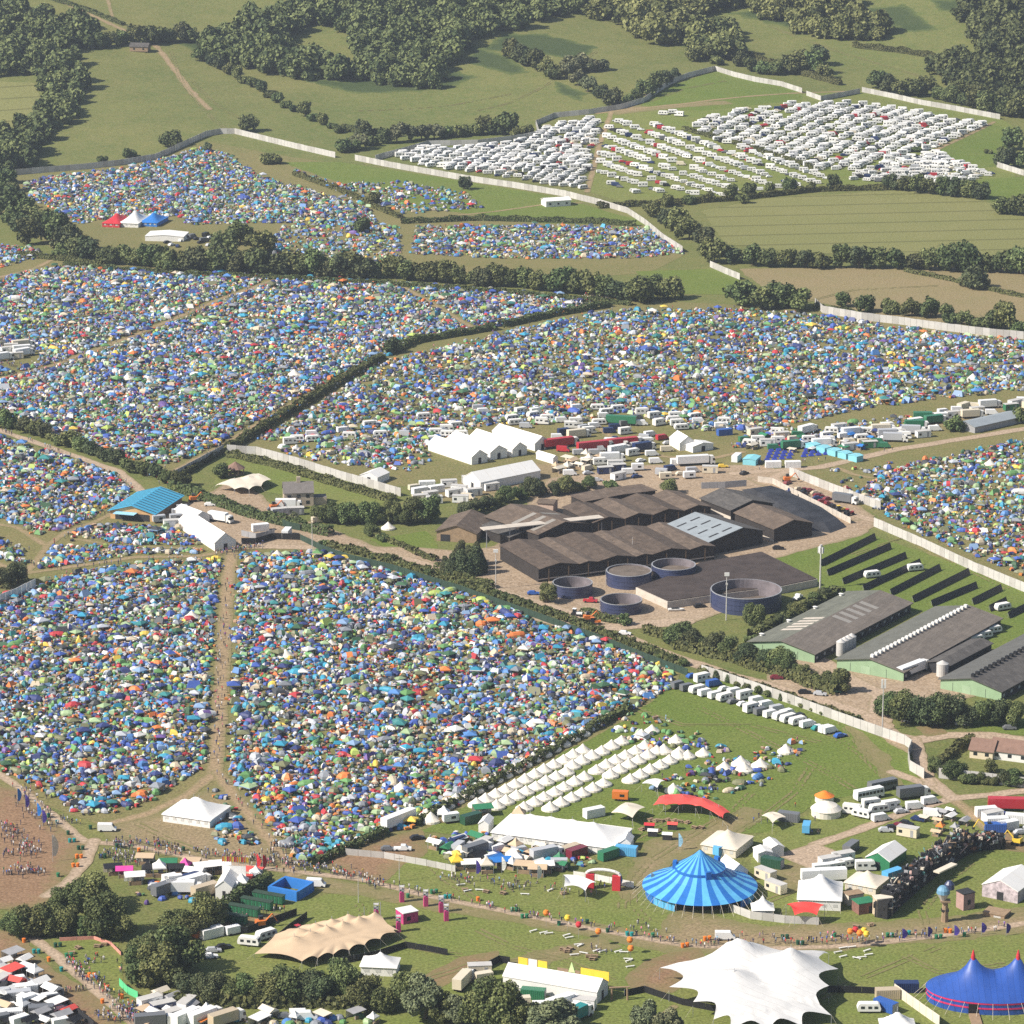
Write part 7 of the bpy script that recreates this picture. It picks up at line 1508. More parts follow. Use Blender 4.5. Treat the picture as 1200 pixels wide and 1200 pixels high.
# ------------------------------------------------------------------ people
m_skin = mat('skin', (.5, .33, .25), .6, .05, 3, rand=.35)
m_top = mat('clothing top', (1, 1, 1), .8, .08, 3, .1, mode='obj')
m_leg = mat('clothing trousers', (.075, .08, .11), .85, .1, 3, .1, rand=.8)
m_hair = mat('hair', (.06, .042, .03), .7, .1, 5, rand=.6)
def body(pose):
    J = {'p': (0, 0, .95, .13), 's': (0, .01, 1.15, .125), 'c': (0, 0, 1.38, .15), 'n': (0, .005, 1.52, .055), 'h': (0, .02, 1.64, .095), 'h2': (0, .01, 1.74, .08)}
    for k, sx in (('l', -1), ('r', 1)):
        J['sh'+k] = (sx*.19, 0, 1.43, .065); J['el'+k] = (sx*.26, .0, 1.15, .048); J['wr'+k] = (sx*.27, .08, .93, .036); J['ha'+k] = (sx*.27, .11, .83, .036)
        J['hi'+k] = (sx*.1, 0, .9, .1); J['kn'+k] = (sx*.11, .02, .5, .07); J['an'+k] = (sx*.11, 0, .09, .048); J['to'+k] = (sx*.12, .16, .04, .04)
    if pose == 'walk':
        J['knl'] = (-.11, .18, .52, .07); J['anl'] = (-.11, .28, .1, .048); J['tol'] = (-.11, .42, .06, .04); J['knr'] = (.11, -.08, .5, .07); J['anr'] = (.11, -.32, .14, .048); J['tor'] = (.11, -.2, .04, .04)
        J['wrl'] = (-.27, -.16, .97, .036); J['hal'] = (-.27, -.2, .88, .036); J['wrr'] = (.27, .24, 1.0, .036); J['har'] = (.27, .3, .93, .036)
    if pose == 'sit':
        for q in list(J): a = J[q]; J[q] = (a[0], a[1], a[2]-.72, a[3])
        for k, sx in (('l', -1), ('r', 1)): J['kn'+k] = (sx*.16, .42, .42, .075); J['an'+k] = (sx*.12, .55, .08, .05); J['to'+k] = (sx*.12, .7, .04, .04); J['el'+k] = (sx*.26, .12, .42, .048); J['wr'+k] = (sx*.16, .36, .42, .036); J['ha'+k] = (sx*.1, .44, .42, .036)
    E = [('p', 's'), ('s', 'c'), ('c', 'n'), ('n', 'h'), ('h', 'h2')]
    for k in 'lr': E += [('c', 'sh'+k), ('sh'+k, 'el'+k), ('el'+k, 'wr'+k), ('wr'+k, 'ha'+k), ('p', 'hi'+k), ('hi'+k, 'kn'+k), ('kn'+k, 'an'+k), ('an'+k, 'to'+k)]
    K = list(J); me = bpy.data.meshes.new('tmp'); me.from_pydata([J[k][:3] for k in K], [(K.index(a), K.index(b)) for a, b in E], [])
    o = bpy.data.objects.new('tmp', me); COL.objects.link(o); o.modifiers.new('s', 'SKIN')
    for i, k in enumerate(K): me.skin_vertices[0].data[i].radius = (J[k][3], J[k][3]*.82); me.skin_vertices[0].data[i].use_root = (k == 'p')
    o.modifiers.new('b', 'SUBSURF').levels = 1
    dg = bpy.context.evaluated_depsgraph_get(); r = bpy.data.meshes.new_from_object(o.evaluated_get(dg)); bpy.data.objects.remove(o); r.name = 'person'
    r.materials.clear()
    for m in (m_top, m_leg, m_skin, m_hair): r.materials.append(m)
    dz = -.72 if pose == 'sit' else 0
    for f in r.polygons:
        c = f.center; z = c.z-dz; i = 0
        if z > 1.54: i = 3 if (z > 1.70 or c.y < -.02) else 2
        elif z > 1.5: i = 2
        elif abs(c.x) > .2 and z < 1.2: i = 2
        elif z < .97 or (pose == 'sit' and c.y > .12 and abs(c.x) < .21): i = 1
        f.material_index = i; f.use_smooth = True
    return r
BODY = {k: body(k) for k in ('stand', 'walk', 'sit')}
TOPS = {'white': (.65, .64, .62), 'black': (.02, .02, .022), 'grey': (.22, .22, .23), 'blue': (.04, .1, .35), 'navy': (.02, .03, .09), 'red': (.5, .05, .05), 'pink': (.6, .2, .28), 'green': (.06, .2, .08), 'yellow': (.65, .5, .08), 'orange': (.62, .2, .05), 'light blue': (.25, .42, .58), 'purple': (.2, .08, .3)}
TW = [9, 9, 5, 4, 4, 4, 2, 2, 1, 1, 3, 1]
PEOPLE, CROWD = [], []
def person(px, py, pose=None, face=None):
    pose = pose or rnd.choices(['stand', 'walk', 'sit'], [4, 5, 1])[0]; c = rnd.choices(list(TOPS), TW)[0]
    PEOPLE.append((px, py, pose, c, rnd.uniform(0, 6.28) if face is None else face))
def people_in(poly, n, poses=None):
    xs = [p[0] for p in poly]; ys = [p[1] for p in poly]; k = 0
    while k < n:
        px, py = rnd.uniform(min(xs), max(xs)), rnd.uniform(min(ys), max(ys))
        if in_poly(np.array([px]), np.array([py]), poly)[0]: person(px, py, rnd.choice(poses) if poses else None); k += 1
def people_along(line, n, spread, poses=None):
    for k in range(n):
        i = rnd.randrange(len(line)-1); t = rnd.random(); a, b = line[i], line[i+1]
        person(a[0]+(b[0]-a[0])*t+rnd.gauss(0, spread), a[1]+(b[1]-a[1])*t+rnd.gauss(0, spread*.4), rnd.choice(poses) if poses else None)
people_in([(0, 965), (45, 980), (48, 1000), (10, 1010), (0, 1005)], 44); people_in([(10, 1015), (48, 1015), (45, 1032), (10, 1030)], 16); people_in([(15, 940), (55, 925), (55, 970), (20, 960)], 16)
people_along([(68, 960), (95, 968)], 10, 2); people_along([(130, 990), (180, 1000), (240, 1006), (320, 1012), (420, 1030)], 44, 3); people_in([(130, 985), (160, 985), (170, 1012), (125, 1012)], 16, ['sit', 'stand', 'sit']); people_in([(300, 1000), (330, 985), (420, 1015), (380, 1035), (320, 1020)], 26)
people_along([(265, 680), (260, 760), (255, 850)], 20, 2.2, ['walk', 'walk', 'stand']); people_along([(75, 1125), (100, 1150), (130, 1175)], 16, 3); people_in([(110, 1188), (165, 1190), (180, 1198), (110, 1198)], 26); people_along([(72, 1163), (110, 1160)], 12, 1.5)
people_in([(95, 1120), (122, 1120), (122, 1132), (98, 1132)], 14, ['sit', 'stand', 'sit']); people_along([(138, 1125), (142, 1142)], 5, 1); people_in([(270, 1075), (335, 1058), (335, 1068), (280, 1080)], 18, ['stand'])
people_along([(430, 1033), (520, 1052), (620, 1072), (720, 1092), (800, 1108)], 34, 4); people_in([(515, 1020), (620, 1025), (650, 1050), (560, 1045), (520, 1035)], 22, ['sit', 'stand', 'sit', 'stand']); people_in([(740, 1080), (770, 1090), (775, 1100), (742, 1098)], 8)
people_in([(940, 1098), (1000, 1096), (1000, 1106), (945, 1106)], 18, ['stand', 'walk']); people_along([(835, 1098), (905, 1098)], 8, 3); people_along([(1050, 1098), (1190, 1090)], 14, 3); people_in([(700, 1038), (720, 1036), (722, 1045), (700, 1046)], 6)
people_in([(640, 1110), (760, 1110), (720, 1130)], 8); people_in([(180, 550), (200, 556), (200, 566), (172, 560)], 12); people_along([(255, 648), (290, 645)], 14, 3); people_along([(60, 640), (100, 617)], 8, 2); people_in([(860, 960), (960, 940), (960, 990)], 8)
for k, (px, py, pose, c, f) in enumerate(sorted(PEOPLE, key=lambda t: -t[1])):
    p = P(px, py)
    if k < 300:
        o = link('person', BODY[pose], None, (p.x, p.y, p.z+.06), f, rnd.uniform(.94, 1.08)); o.color = (*TOPS[c], 1); tag(o, None, 'person', 'people about the site')
        REG.append((o, f"{'sitting ' if pose == 'sit' else 'walking ' if pose == 'walk' else 'standing '}person in a {c} top", px, py, None))
    else: CROWD.append((p.x, p.y, p.z, c, f))
for line, n, sp in (([(262, 700), (252, 890)], 22, 2), ([(220, 540), (330, 480), (435, 425)], 40, 2), ([(0, 655), (70, 668), (230, 652)], 36, 2), ([(63, 428), (140, 400), (213, 370), (320, 330)], 34, 2), ([(0, 505), (60, 525), (165, 575)], 26, 2), ([(255, 905), (300, 960), (340, 1020)], 22, 2.5), ([(680, 350), (710, 352)], 26, 5), ([(860, 555), (1050, 527)], 12, 2), ([(150, 985), (400, 1025)], 60, 5), ([(2, 965), (40, 1005)], 60, 7), ([(5, 1025), (50, 1022)], 40, 5), ([(30, 925), (60, 975)], 50, 8), ([(130, 988), (330, 1012), (450, 1035)], 170, 6), ([(300, 1020), (350, 985)], 60, 9), ([(80, 1130), (170, 1195)], 90, 6), ([(140, 1185), (185, 1198)], 90, 8), ([(430, 1036), (620, 1074), (820, 1108), (1000, 1104), (1190, 1088)], 130, 6), ([(520, 1030), (690, 1050)], 50, 6), ([(180, 548), (205, 568)], 50, 5), ([(255, 650), (310, 640)], 50, 5), ([(100, 610), (150, 596)], 30, 3), ([(120, 1000), (170, 1012)], 60, 8), ([(270, 690), (252, 900)], 40, 3), ([(120, 1195), (190, 1200)], 40, 5), ([(0, 425), (40, 435)], 40, 5)):
    for k in range(n):
        i = rnd.randrange(len(line)-1); t = rnd.random(); a, b = line[i], line[i+1]; p = P(a[0]+(b[0]-a[0])*t+rnd.gauss(0, sp), a[1]+(b[1]-a[1])*t+rnd.gauss(0, sp*.4)); CROWD.append((p.x, p.y, p.z, rnd.choices(list(TOPS), TW)[0], rnd.uniform(0, 6.28)))
for t in TENTS:
    if rng.random() < .14: a = rng.uniform(0, 6.28); x, y = t[0]+2.2*math.cos(a), t[1]+2.2*math.sin(a); CROWD.append((x, y, gz(x, y)+.15, rnd.choices(list(TOPS), TW)[0], a))
me = BODY['stand']; me.calc_loop_triangles(); nt_ = len(me.loop_triangles)
o_ = bpy.data.objects.new('tmp', me); COL.objects.link(o_); dm = o_.modifiers.new('d', 'DECIMATE'); dm.ratio = .22; dg = bpy.context.evaluated_depsgraph_get(); lo = bpy.data.meshes.new_from_object(o_.evaluated_get(dg)); bpy.data.objects.remove(o_)
lo.calc_loop_triangles(); co = np.empty(len(lo.vertices)*3); lo.vertices.foreach_get('co', co); co = co.reshape(-1, 3); tr = np.array([t.vertices[:] for t in lo.loop_triangles]); mi = np.array([t.material_index for t in lo.loop_triangles])
V, C = [], []
for x, y, z, c, f in CROWD:
    cs, sn = math.cos(f), math.sin(f); v = np.stack([co[:, 0]*cs-co[:, 1]*sn+x, co[:, 0]*sn+co[:, 1]*cs+y, co[:, 2]+z+.05], 1); V.append(v[tr].reshape(-1, 3))
    C.append(np.repeat(np.array([TOPS[c], (.07, .075, .1), (.5, .33, .25), (.06, .042, .03)])[mi], 3, 0))
tag(link('crowd', big_mesh('crowd', np.concatenate(V), np.arange(len(V)*len(tr)*3).reshape(-1, 3), [m_flymix], np.concatenate(C))), 'festival goers thronging the farther paths and camps', 'crowd', None, 'stuff')
# ------------------------------------------------------------------ stalls
SCOL = {'white': m_pvc, 'cream': m_cream, 'red': m_redf, 'pink': mat('pink canopy', (.65, .06, .3), .6), 'black': m_black, 'blue': m_bluep, 'green': m_greenp, 'yellow': m_yellow, 'orange': m_orange, 'grey': m_grey, 'purple': mat('purple canopy', (.2, .05, .35), .6), 'beige': m_tan}
STM = {}
def stall_mesh(kind, col):
    if (kind, col) in STM: return STM[(kind, col)]
    m = SCOL[col]; c = MB(); l = MB(); k = MB()
    if kind == 'pagoda': c.lathe([(1, 2.2), (.97, 2.5), (.4, 3.3), (.06, 4.2), (0, 4.25)], 4, (0, 0, 0), m, 2.3, 2.3, R(45))
    elif kind == 'ridge': c.add([(-2.4, -1.7, 2.2), (2.4, -1.7, 2.2), (2.4, 1.7, 2.2), (-2.4, 1.7, 2.2), (-2.4, 0, 3.1), (2.4, 0, 3.1)], [(0, 1, 5, 4), (2, 3, 4, 5), (1, 2, 5), (3, 0, 4)], m); c.add([(-2.4, 1.7, 0), (2.4, 1.7, 0), (2.4, 1.7, 2.2), (-2.4, 1.7, 2.2)], [(0, 1, 2, 3)], m)
    else: c.add([(-2.6, -1.9, 2.25), (2.6, -1.9, 2.25), (2.6, 1.6, 2.5), (-2.6, 1.6, 2.5), (-2.6, -1.9, 2.35), (2.6, -1.9, 2.35), (2.6, 1.6, 2.6), (-2.6, 1.6, 2.6)], [(3, 2, 1, 0), (4, 5, 6, 7), (0, 1, 5, 4), (2, 3, 7, 6)], m); c.add([(-2.6, 1.55, 0), (2.6, 1.55, 0), (2.6, 1.55, 2.5), (-2.6, 1.55, 2.5)], [(0, 1, 2, 3)], m_cream)
    for x in (-1.55, 1.55):
        for y in (-1.55, 1.5): l.box((x, y, 0), (.09, .09, 2.3), m_steel)
    for y in (-1.55, 1.5): l.box((0, y, 2.1), (3.1, .08, .08), m_steel)
    for x in (-1.55, 1.55): l.box((x, 0, 2.1), (.08, 3.1, .08), m_steel)
    k.box((0, -1.2, 0), (2.8, .6, .95), m_timber); k.box((.3, .3, 0), (1.2, .9, 1.3), m_grey)
    STM[(kind, col)] = (c.mesh('canopy'), l.mesh('frame'), k.mesh('counter')); return STM[(kind, col)]
def stall(px, py, col, kind=None, sc=1.0, deg=None, where=None):
    kind = kind or rnd.choice(['pagoda', 'ridge', 'ridge', 'ridge', 'lean']); p = P(px, py); o = thing('market_stall', p, None, 'stall', 'market stalls', R((rnd.choice([-38, 52])+rnd.gauss(0, 6)) if deg is None else deg))
    for n, me in zip(('canopy', 'frame', 'counter'), stall_mesh(kind, col)): link(n, me, o, sc=sc)
    REG.append((o, f"{col} {dict(pagoda='peaked', ridge='ridged', lean='flat topped')[kind]} stall"+(' '+where if where else ''), px, py, None)); return o
for a in ((146, 1027, 'pink', 'ridge'), (133, 1024, 'black', 'lean'), (158, 1035, 'white', 'ridge'), (170, 1012, 'beige', 'lean'), (173, 1026, 'black', 'pagoda'), (187, 1026, 'white', 'pagoda'), (197, 1018, 'green', 'lean'), (206, 1024, 'black', 'ridge'), (217, 1022, 'pink', 'pagoda'), (224, 1017, 'beige', 'lean'), (240, 1024, 'white', 'lean'), (228, 1030, 'white', 'ridge'), (287, 1036, 'red', 'ridge'), (297, 1028, 'red', 'lean'), (300, 1034, 'white', 'pagoda'), (283, 1043, 'white', 'pagoda'), (268, 1046, 'white', 'ridge'), (258, 1022, 'white', 'lean')):
    stall(a[0], a[1], a[2], a[3], 1.0 if a[2] != 'white' else 1.15, rnd.uniform(-20, 20), 'of the lower market')
def scatter_s(poly, n, cols, where, sc=1.0, mind=5.0):
    got = []; xs = [p[0] for p in poly]; ys = [p[1] for p in poly]
    for k in range(n*30):
        if len(got) >= n: break
        px, py = rnd.uniform(min(xs), max(xs)), rnd.uniform(min(ys), max(ys))
        if not in_poly(np.array([px]), np.array([py]), poly)[0]: continue
        p = P(px, py)
        if any((p-q).length < mind for q in got): continue
        got.append(p); stall(px, py, rnd.choice(cols), None, sc*rnd.uniform(.8, 1.15), None, where)
scatter_s([(0, 1128), (22, 1122), (45, 1150), (75, 1180), (95, 1205), (0, 1205)], 34, ['white', 'white', 'white', 'white', 'cream', 'black', 'grey', 'white', 'beige', 'red'], 'in the corner market', .95, 3.8)
scatter_s([(165, 1172), (190, 1168), (240, 1185), (270, 1200), (170, 1205)], 28, ['white', 'white', 'cream', 'white', 'orange', 'white', 'beige', 'grey'], 'of the bottom market', .85, 3.8)
scatter_s([(300, 1192), (420, 1190), (440, 1200), (300, 1203)], 12, ['white', 'white', 'grey', 'white', 'cream'], 'in the bottom yard', .85)
scatter_s([(505, 990), (560, 985), (660, 1000), (665, 1018), (640, 1022), (560, 1015), (520, 1006)], 26, ['white', 'white', 'black', 'blue', 'cream', 'grey', 'green', 'beige'], 'behind the stall front', .95)
for a in ((552, 1020, 'white', 'lean'), (570, 1022, 'cream', 'pagoda'), (588, 1017, 'blue', 'ridge'), (604, 1014, 'white', 'pagoda'), (615, 1022, 'beige', 'lean'), (630, 1026, 'beige', 'ridge'), (638, 1022, 'white', 'ridge'), (535, 1018, 'yellow', 'pagoda'), (608, 962, 'beige', 'pagoda'), (566, 955, 'green', 'lean'), (520, 962, 'white', 'pagoda')): stall(a[0], a[1], a[2], a[3], 1.1, rnd.uniform(-15, 15), 'of the lawn stall row')
scatter_s([(1080, 962), (1120, 950), (1135, 970), (1100, 985)], 9, ['grey', 'white', 'orange', 'cream', 'red', 'beige'], 'behind the scrap wall', .7, 3.5)
scatter_s([(865, 530), (880, 512), (1000, 510), (1090, 500), (1000, 530)], 22, ['white', 'white', 'blue', 'cream', 'green'], 'in the camp road crew camp', .8)
scatter_s([(640, 545), (700, 535), (705, 545), (650, 556)], 12, ['cream', 'cream', 'beige'], 'in the cream stall row', .9, 4)
for poly, n, w_ in (([(0, 1135), (40, 1150), (80, 1190), (85, 1205), (0, 1205)], 14, 'in the corner market yard'), ([(175, 1178), (235, 1185), (265, 1200), (180, 1205)], 8, 'behind the bottom market'), ([(520, 990), (560, 990), (650, 1003), (640, 1012), (540, 1008)], 10, 'behind the lawn stalls'), ([(165, 1028), (225, 1034), (240, 1050), (185, 1050)], 7, 'behind the lower market')):
    scatter_v(poly, n, ['van', 'cabin', 'box_trailer', 'lorry', 'van', 'car'], ['white', 'white', 'white', 'silver', 'cream', 'dark blue', 'grey'], rnd.choice([30, 50]), w_, 'vehicles and cabins '+w_, 4.5)
for k in range(70):
    poly = rnd.choice([[(0, 1135), (40, 1150), (90, 1200), (0, 1205)], [(165, 1172), (190, 1168), (260, 1195), (170, 1205)], [(505, 990), (660, 1000), (640, 1018), (520, 1008)], [(155, 1020), (240, 1030), (235, 1060), (165, 1055)], [(300, 1190), (440, 1192), (430, 1203), (300, 1203)]])
    u, v = rnd.random(), rnd.random(); a, b, c, d = poly; px = (a[0]*(1-u)+b[0]*u)*(1-v)+(d[0]*(1-u)+c[0]*u)*v; py = (a[1]*(1-u)+b[1]*u)*(1-v)+(d[1]*(1-u)+c[1]*u)*v
    p = P(px, py); c = rnd.choices(PAL, [q[2] for q in PAL])[0]; o = link('crew_tent', ME['dome'], None, (p.x, p.y, p.z+.1), rnd.uniform(0, 6), rnd.uniform(1.0, 1.7)); o.color = (*c[1], 1); tag(o, None, 'tent', 'crew tents behind the stalls'); REG.append((o, f'{c[0]} crew tent', px, py, None))
# white food tent with a row of flags on its front
r_ = hall((252, 1040), (272, 1040), (8, -14), 3.4, 1.8, 'white food tent with orange and yellow flags above its front')
b_ = MB(); q_ = r_[1]; b_.add([q_(0, r_[4]+.2, 0), q_(r_[3]+2, r_[4]+.2, 0), q_(r_[3]+2, r_[4]+.2, 6.2), q_(0, r_[4]+.2, 6.2)], [(0, 1, 2, 3)], m_pvc); b_.build('front_board', r_[0])
for k in range(11): b_ = MB(); s = (r_[3]+2)*k/10; c = q_(s, r_[4]+.25, 6.2); b_.tube(c, (c[0], c[1], c[2]+2.6), .05, .04, m_steel, 5); b_.add([(c[0], c[1], c[2]+1.0), (c[0]+.75, c[1]+.1, c[2]+1.1), (c[0]+.7, c[1]+.1, c[2]+2.4), (c[0], c[1], c[2]+2.6)], [(0, 1, 2, 3)], (m_orange, m_yellow, m_redp)[k % 3]); b_.build('flag', r_[0])
# latrine rows, the blue booth, sinks of blue tents
for k, (px, py) in enumerate(((271, 1081), (286, 1072), (301, 1064), (315, 1057))):
    p = P(px, py); o = thing('latrine_row', p, f'green latrine row, {ordinal(k+1)} of four from the grove', 'latrine', 'green latrine rows', R(-25)); b = MB(); b.box((0, 0, .3), (9, 1.8, 2.1), m_greenp); link('wall', b.mesh('wall'), o); d = MB()
    for i in range(8): d.box((-3.9+i*1.12, -.93, .4), (.75, .08, 1.8), mat('dark green door', (.02, .09, .045), .6))
    link('door', d.mesh('door'), o); b = MB(); b.box((0, 0, 2.42), (9.3, 2.1, .14), m_green); link('roof', b.mesh('roof'), o)
p_ = P(341, 1047); o = thing('blue_booth', p_, 'square hollow blue booth beside the latrines', 'booth', None, R(-28)); cs_ = ((0, -4, 9, 1), (0, 4, 9, 1), (-4.3, 0, .7, 7), (4.3, 0, .7, 7))
for x, y, w, d in cs_: b_ = MB(); b_.box((x, y, 0), (w, d, 2.7), m_bluep); link('wall', b_.mesh('wall'), o)
for i in range(4):
    for j in range(2): pass
for i in range(9):
    for j in range(6):
        px, py = 899+i*8.6+j*1.6, 540-j*3.6-i*.9
        if (i in (4,)): continue
        p = P(px, py); o = link('ridge_tent', ME['ridge'], None, (p.x, p.y, p.z+.2), R(15), 1.0); o.color = (.03, .05, .3, 1); tag(o, f'royal blue hire tent, {ordinal(j+1)} back in the {ordinal(i+1)} rank by the camp road', 'tent', 'blue hire tents in ranks')
for k in range(5): hall((944+k*12.5, 520+k*3.3), (954+k*12.5, 522.6+k*3.3), (3, -3), 2.2, .35, f'pale turquoise canopy, {ordinal(k+1)} in the line by the blue ranks', mat('turquoise canopy', (.2, .5, .58), .6, .06), doors=0) if k < 5 else None
hall((872, 537), (884, 541), (6, -5), 2.2, .4, 'turquoise canopy beside the white box van', MATS['turquoise canopy'], doors=0)
# pink pillars and the pink cube
def pillar(px, py, label):
    p = P(px, py); o = thing('pink_pillar', p, label, 'pillar', 'pink pillars'); b = MB(); b.box((0, 0, 0), (1.15, 1.15, 2.8), mat('dusty pink panel', (.45, .05, .17), .6, .1, .5), .2); link('lower_panel', b.mesh('lower_panel'), o); b = MB()
    for x in (-.6, .6):
        for y in (-.6, .6): b.box((x, y, 2.8), (.12, .12, 2), m_steel)
    b.box((0, 0, 4.4), (1.4, 1.4, .12), m_panel); b.box((0, 0, 3.2), (1.0, 1.0, .5), m_grey); link('upper_frame', b.mesh('upper_frame'), o)
for a in ((471, 1057, 'behind the pink cube'), (499, 1062, 'closest to the lower road'), (517, 1069, 'back one of the outer pair'), (523, 1079, 'front one of the outer pair'), (441, 1078, 'beside the tan tent top'), (467, 1092, 'at the tan tent tip')): pillar(a[0], a[1], 'pink pillar with an open top frame, '+a[2])
p_ = P(477, 1079); o = thing('pink_cube', p_, 'bright pink cube hut with a white flat top on the lawn', 'hut', None, .5); b_ = MB(); b_.box((0, 0, 0), (4.4, 4.4, 3), mat('dusty pink panel', (.45, .05, .17))); link('wall', b_.mesh('wall'), o); b_ = MB(); b_.box((0, 0, 3.01), (4.6, 4.6, .2), m_white); link('roof', b_.mesh('roof'), o); b_ = MB(); b_.box((-.6, -2.2, .9), (1.1, .1, 1.1), m_black); link('hatch', b_.mesh('hatch'), o)
# benches and balloon lanterns
BN = MB(); BN.box((0, 0, .4), (2.4, .45, .1), m_white)
for x in (-.9, .9): BN.box((x, 0, 0), (.1, .4, .4), m_white)
BNM = BN.mesh('bench')
for i, (px, py) in enumerate(((625, 1092), (637, 1094), (643, 1095), (664, 1097), (667, 1100), (678, 1108), (680, 1109), (673, 1120), (684, 1118), (699, 1115), (706, 1116), (724.5, 1116), (731, 1117), (736, 1125), (737, 1127), (738.5, 1134), (982, 1117), (988, 1122), (988, 1112), (998, 1111), (1004, 1124), (1010, 1123), (1016, 1115), (1018, 1120), (540, 1038), (548, 1045), (562, 1044), (615, 1049), (645, 1044))):
    p = P(px, py); o = link('bench', BNM, None, p, rnd.uniform(-.6, .9)); tag(o, None, 'bench', 'white benches on the lawns'); REG.append((o, 'white bench', px, py, None))
def balloon(px, py, col, h, label):
    p = P(px, py); o = thing('balloon_lantern', p, label, 'balloon', 'balloon lanterns'); b = MB(); b.tube((0, 0, 0), (0, 0, h), .04, .03, m_steel, 5); link('pole', b.mesh('pole'), o); b = MB(); b.lathe([(.05, 0), (.6, .35), (.85, .95), (.6, 1.6), (0, 1.8)], 12, (0, 0, h-.2), col); link('balloon', b.mesh('balloon'), o)
for a in ((640, 1086, m_orange, 'orange balloon on a pole by the lower road'), (665, 1092, m_yellow, 'yellow balloon on a pole by the lower road'), (678, 1100, m_redp, 'red balloon on a pole among white benches'), (701, 1108, m_orange, 'amber balloon on a pole before the benches'), (738, 1118, m_orange, 'back orange balloon by the mud patch'), (739, 1128, m_orange, 'front orange balloon by the mud patch'), (996, 1108, m_orange, 'outer orange balloon of the lantern cluster'), (1002, 1106, m_redp, 'red balloon of the lantern cluster'), (1007, 1110, m_orange, 'low orange balloon of the lantern cluster'), (1012, 1107, m_yellow, 'yellow balloon of the lantern cluster'), (1015, 1111, m_yellow, 'low yellow balloon of the lantern cluster')): balloon(a[0], a[1], a[2], 3.2, a[3])
# banner flags
def flag(px, py, col, h, label, w=1.6):
    p = P(px, py); o = thing('banner_flag', p, label, 'flag', 'banner flags', rnd.uniform(-.5, .5)); b = MB(); b.tube((0, 0, 0), (0, 0, h), .06, .03, m_steel, 5); link('pole', b.mesh('pole'), o); b = MB(); V = []
    for j in range(6): t = j/5; V += [(.03, 0, h*(.22+.77*t)), (.03+w*math.sin(.35+2.3*(1-t))*.9, .16*math.sin(t*5), h*(.2+.76*t))]
    V += [(x, y+.03, z) for x, y, z in V]; b.add(V, [(2*j, 2*j+1, 2*j+3, 2*j+2) for j in range(5)]+[(12+2*j+2, 12+2*j+3, 12+2*j+1, 12+2*j) for j in range(5)], col); link('cloth', b.mesh('cloth'), o)
m_purp = mat('purple flag cloth', (.06, .04, .25), .7)
for i, (px, py) in enumerate(((1057, 1103), (1087, 1101), (1118, 1099), (1150, 1096), (1179, 1097))): flag(px, py, m_purp, 3.6, f'purple banner flag, {ordinal(i+1)} along the lower path from the balloon cluster')
for a in ((21, 943, m_bluep, 'blue flag at the mud edge by the tents'), (30, 950, m_purp, 'purple flag at the mud edge'), (44, 960, m_bluep, 'tall blue flag at the mud edge'), (50, 968, m_purp, 'violet flag leaning over the mud'), (62, 1010, m_cream, 'tall yellow cream flag on the mud'), (301, 1020, m_redp, 'red flag over the path junction, market side'), (308, 1022, m_redp, 'red flag over the path junction, far side'), (795, 996, mat('light blue flag', (.25, .45, .6), .7), 'light blue flag behind the big top'), (763, 1043, m_grey, 'grey patterned flag beside the big top guy ropes'), (724, 1042, m_bluep, 'blue flag at the entrance arch'), (558, 1028, m_purp, 'purple flag before the stall row'), (588, 1024, m_white, 'white flag before the stall row'), (630, 1034, m_white, 'white feather flag before the beige stalls')): flag(a[0], a[1], a[2], 8 if a[0] == 62 else 5, a[3], 2 if a[0] == 62 else 1.4)
# bins
BI = MB(); BI.lathe([(.42, 0), (.5, 1.1), (.55, 1.12), (.45, 1.2), (0, 1.25)], 10, (0, 0, 0), m_top); BIM = BI.mesh('waste_bin')
for i, (px, py) in enumerate(((57, 958), (67, 966), (80, 978), (82, 987), (92, 996), (90, 1006), (86, 1016), (68, 1028), (106, 972), (118, 1005), (137, 993), (163, 998), (186, 992), (215, 997), (28, 1105), (40, 1117), (57, 1127), (72, 1138), (105, 1145), (125, 1160), (120, 1176), (143, 1170), (478, 1052), (506, 1047), (522, 1053), (560, 1056), (600, 1068), (612, 1076), (655, 1085), (688, 1082), (712, 1093), (735, 1097), (765, 1098), (800, 1110), (826, 1102), (917, 1100), (935, 1107), (978, 1098), (1040, 1098), (1097, 1100), (1108, 1093), (1130, 1098), (1060, 1096), (65, 1110), (78, 1122))):
    p = P(px, py); g = rnd.choice(['green', 'green', 'dark green', 'teal', 'dark green', 'orange'])
    for k in range(rnd.choice([1, 2])): o = link('waste_bin', BIM, None, (p.x+k*1.2, p.y+rnd.uniform(-.3, .3), p.z)); o.color = (*VC[g], 1); tag(o, None, 'bin', 'waste bins along the paths'); REG.append((o, f'{g} waste bin', px+k*4, py, None))
# tower sculpture, cabin tower, small stage, arch, bridge
p_ = P(1107, 1080); o = thing('tower_sculpture', p_, 'tall junk tower sculpture with a blue domed head', 'sculpture'); b_ = MB(); b_.tube((0, 0, 0), (0, 0, 6), 1.0, .7, m_timber, 8); b_.box((0, 0, 5.6), (2.6, 2.2, .5), m_timber); b_.box((0, 0, 3), (2.0, 1.6, .5), m_dark); link('column', b_.mesh('column'), o); b_ = MB(); b_.lathe([(1.8, 8), (1.7, 9.0), (1.0, 9.9), (0, 10.1)], 12, (-.6, 0, 0), mat('blue grey dome', (.12, .25, .36), .5)); b_.lathe([(1.4, 9), (1.3, 10.4), (.6, 11.2), (0, 11.3)], 10, (1, .5, 0), m_tank); b_.lathe([(.6, 6), (1.75, 8)], 12, (-.6, 0, 0), m_panel); link('head', b_.mesh('head'), o)
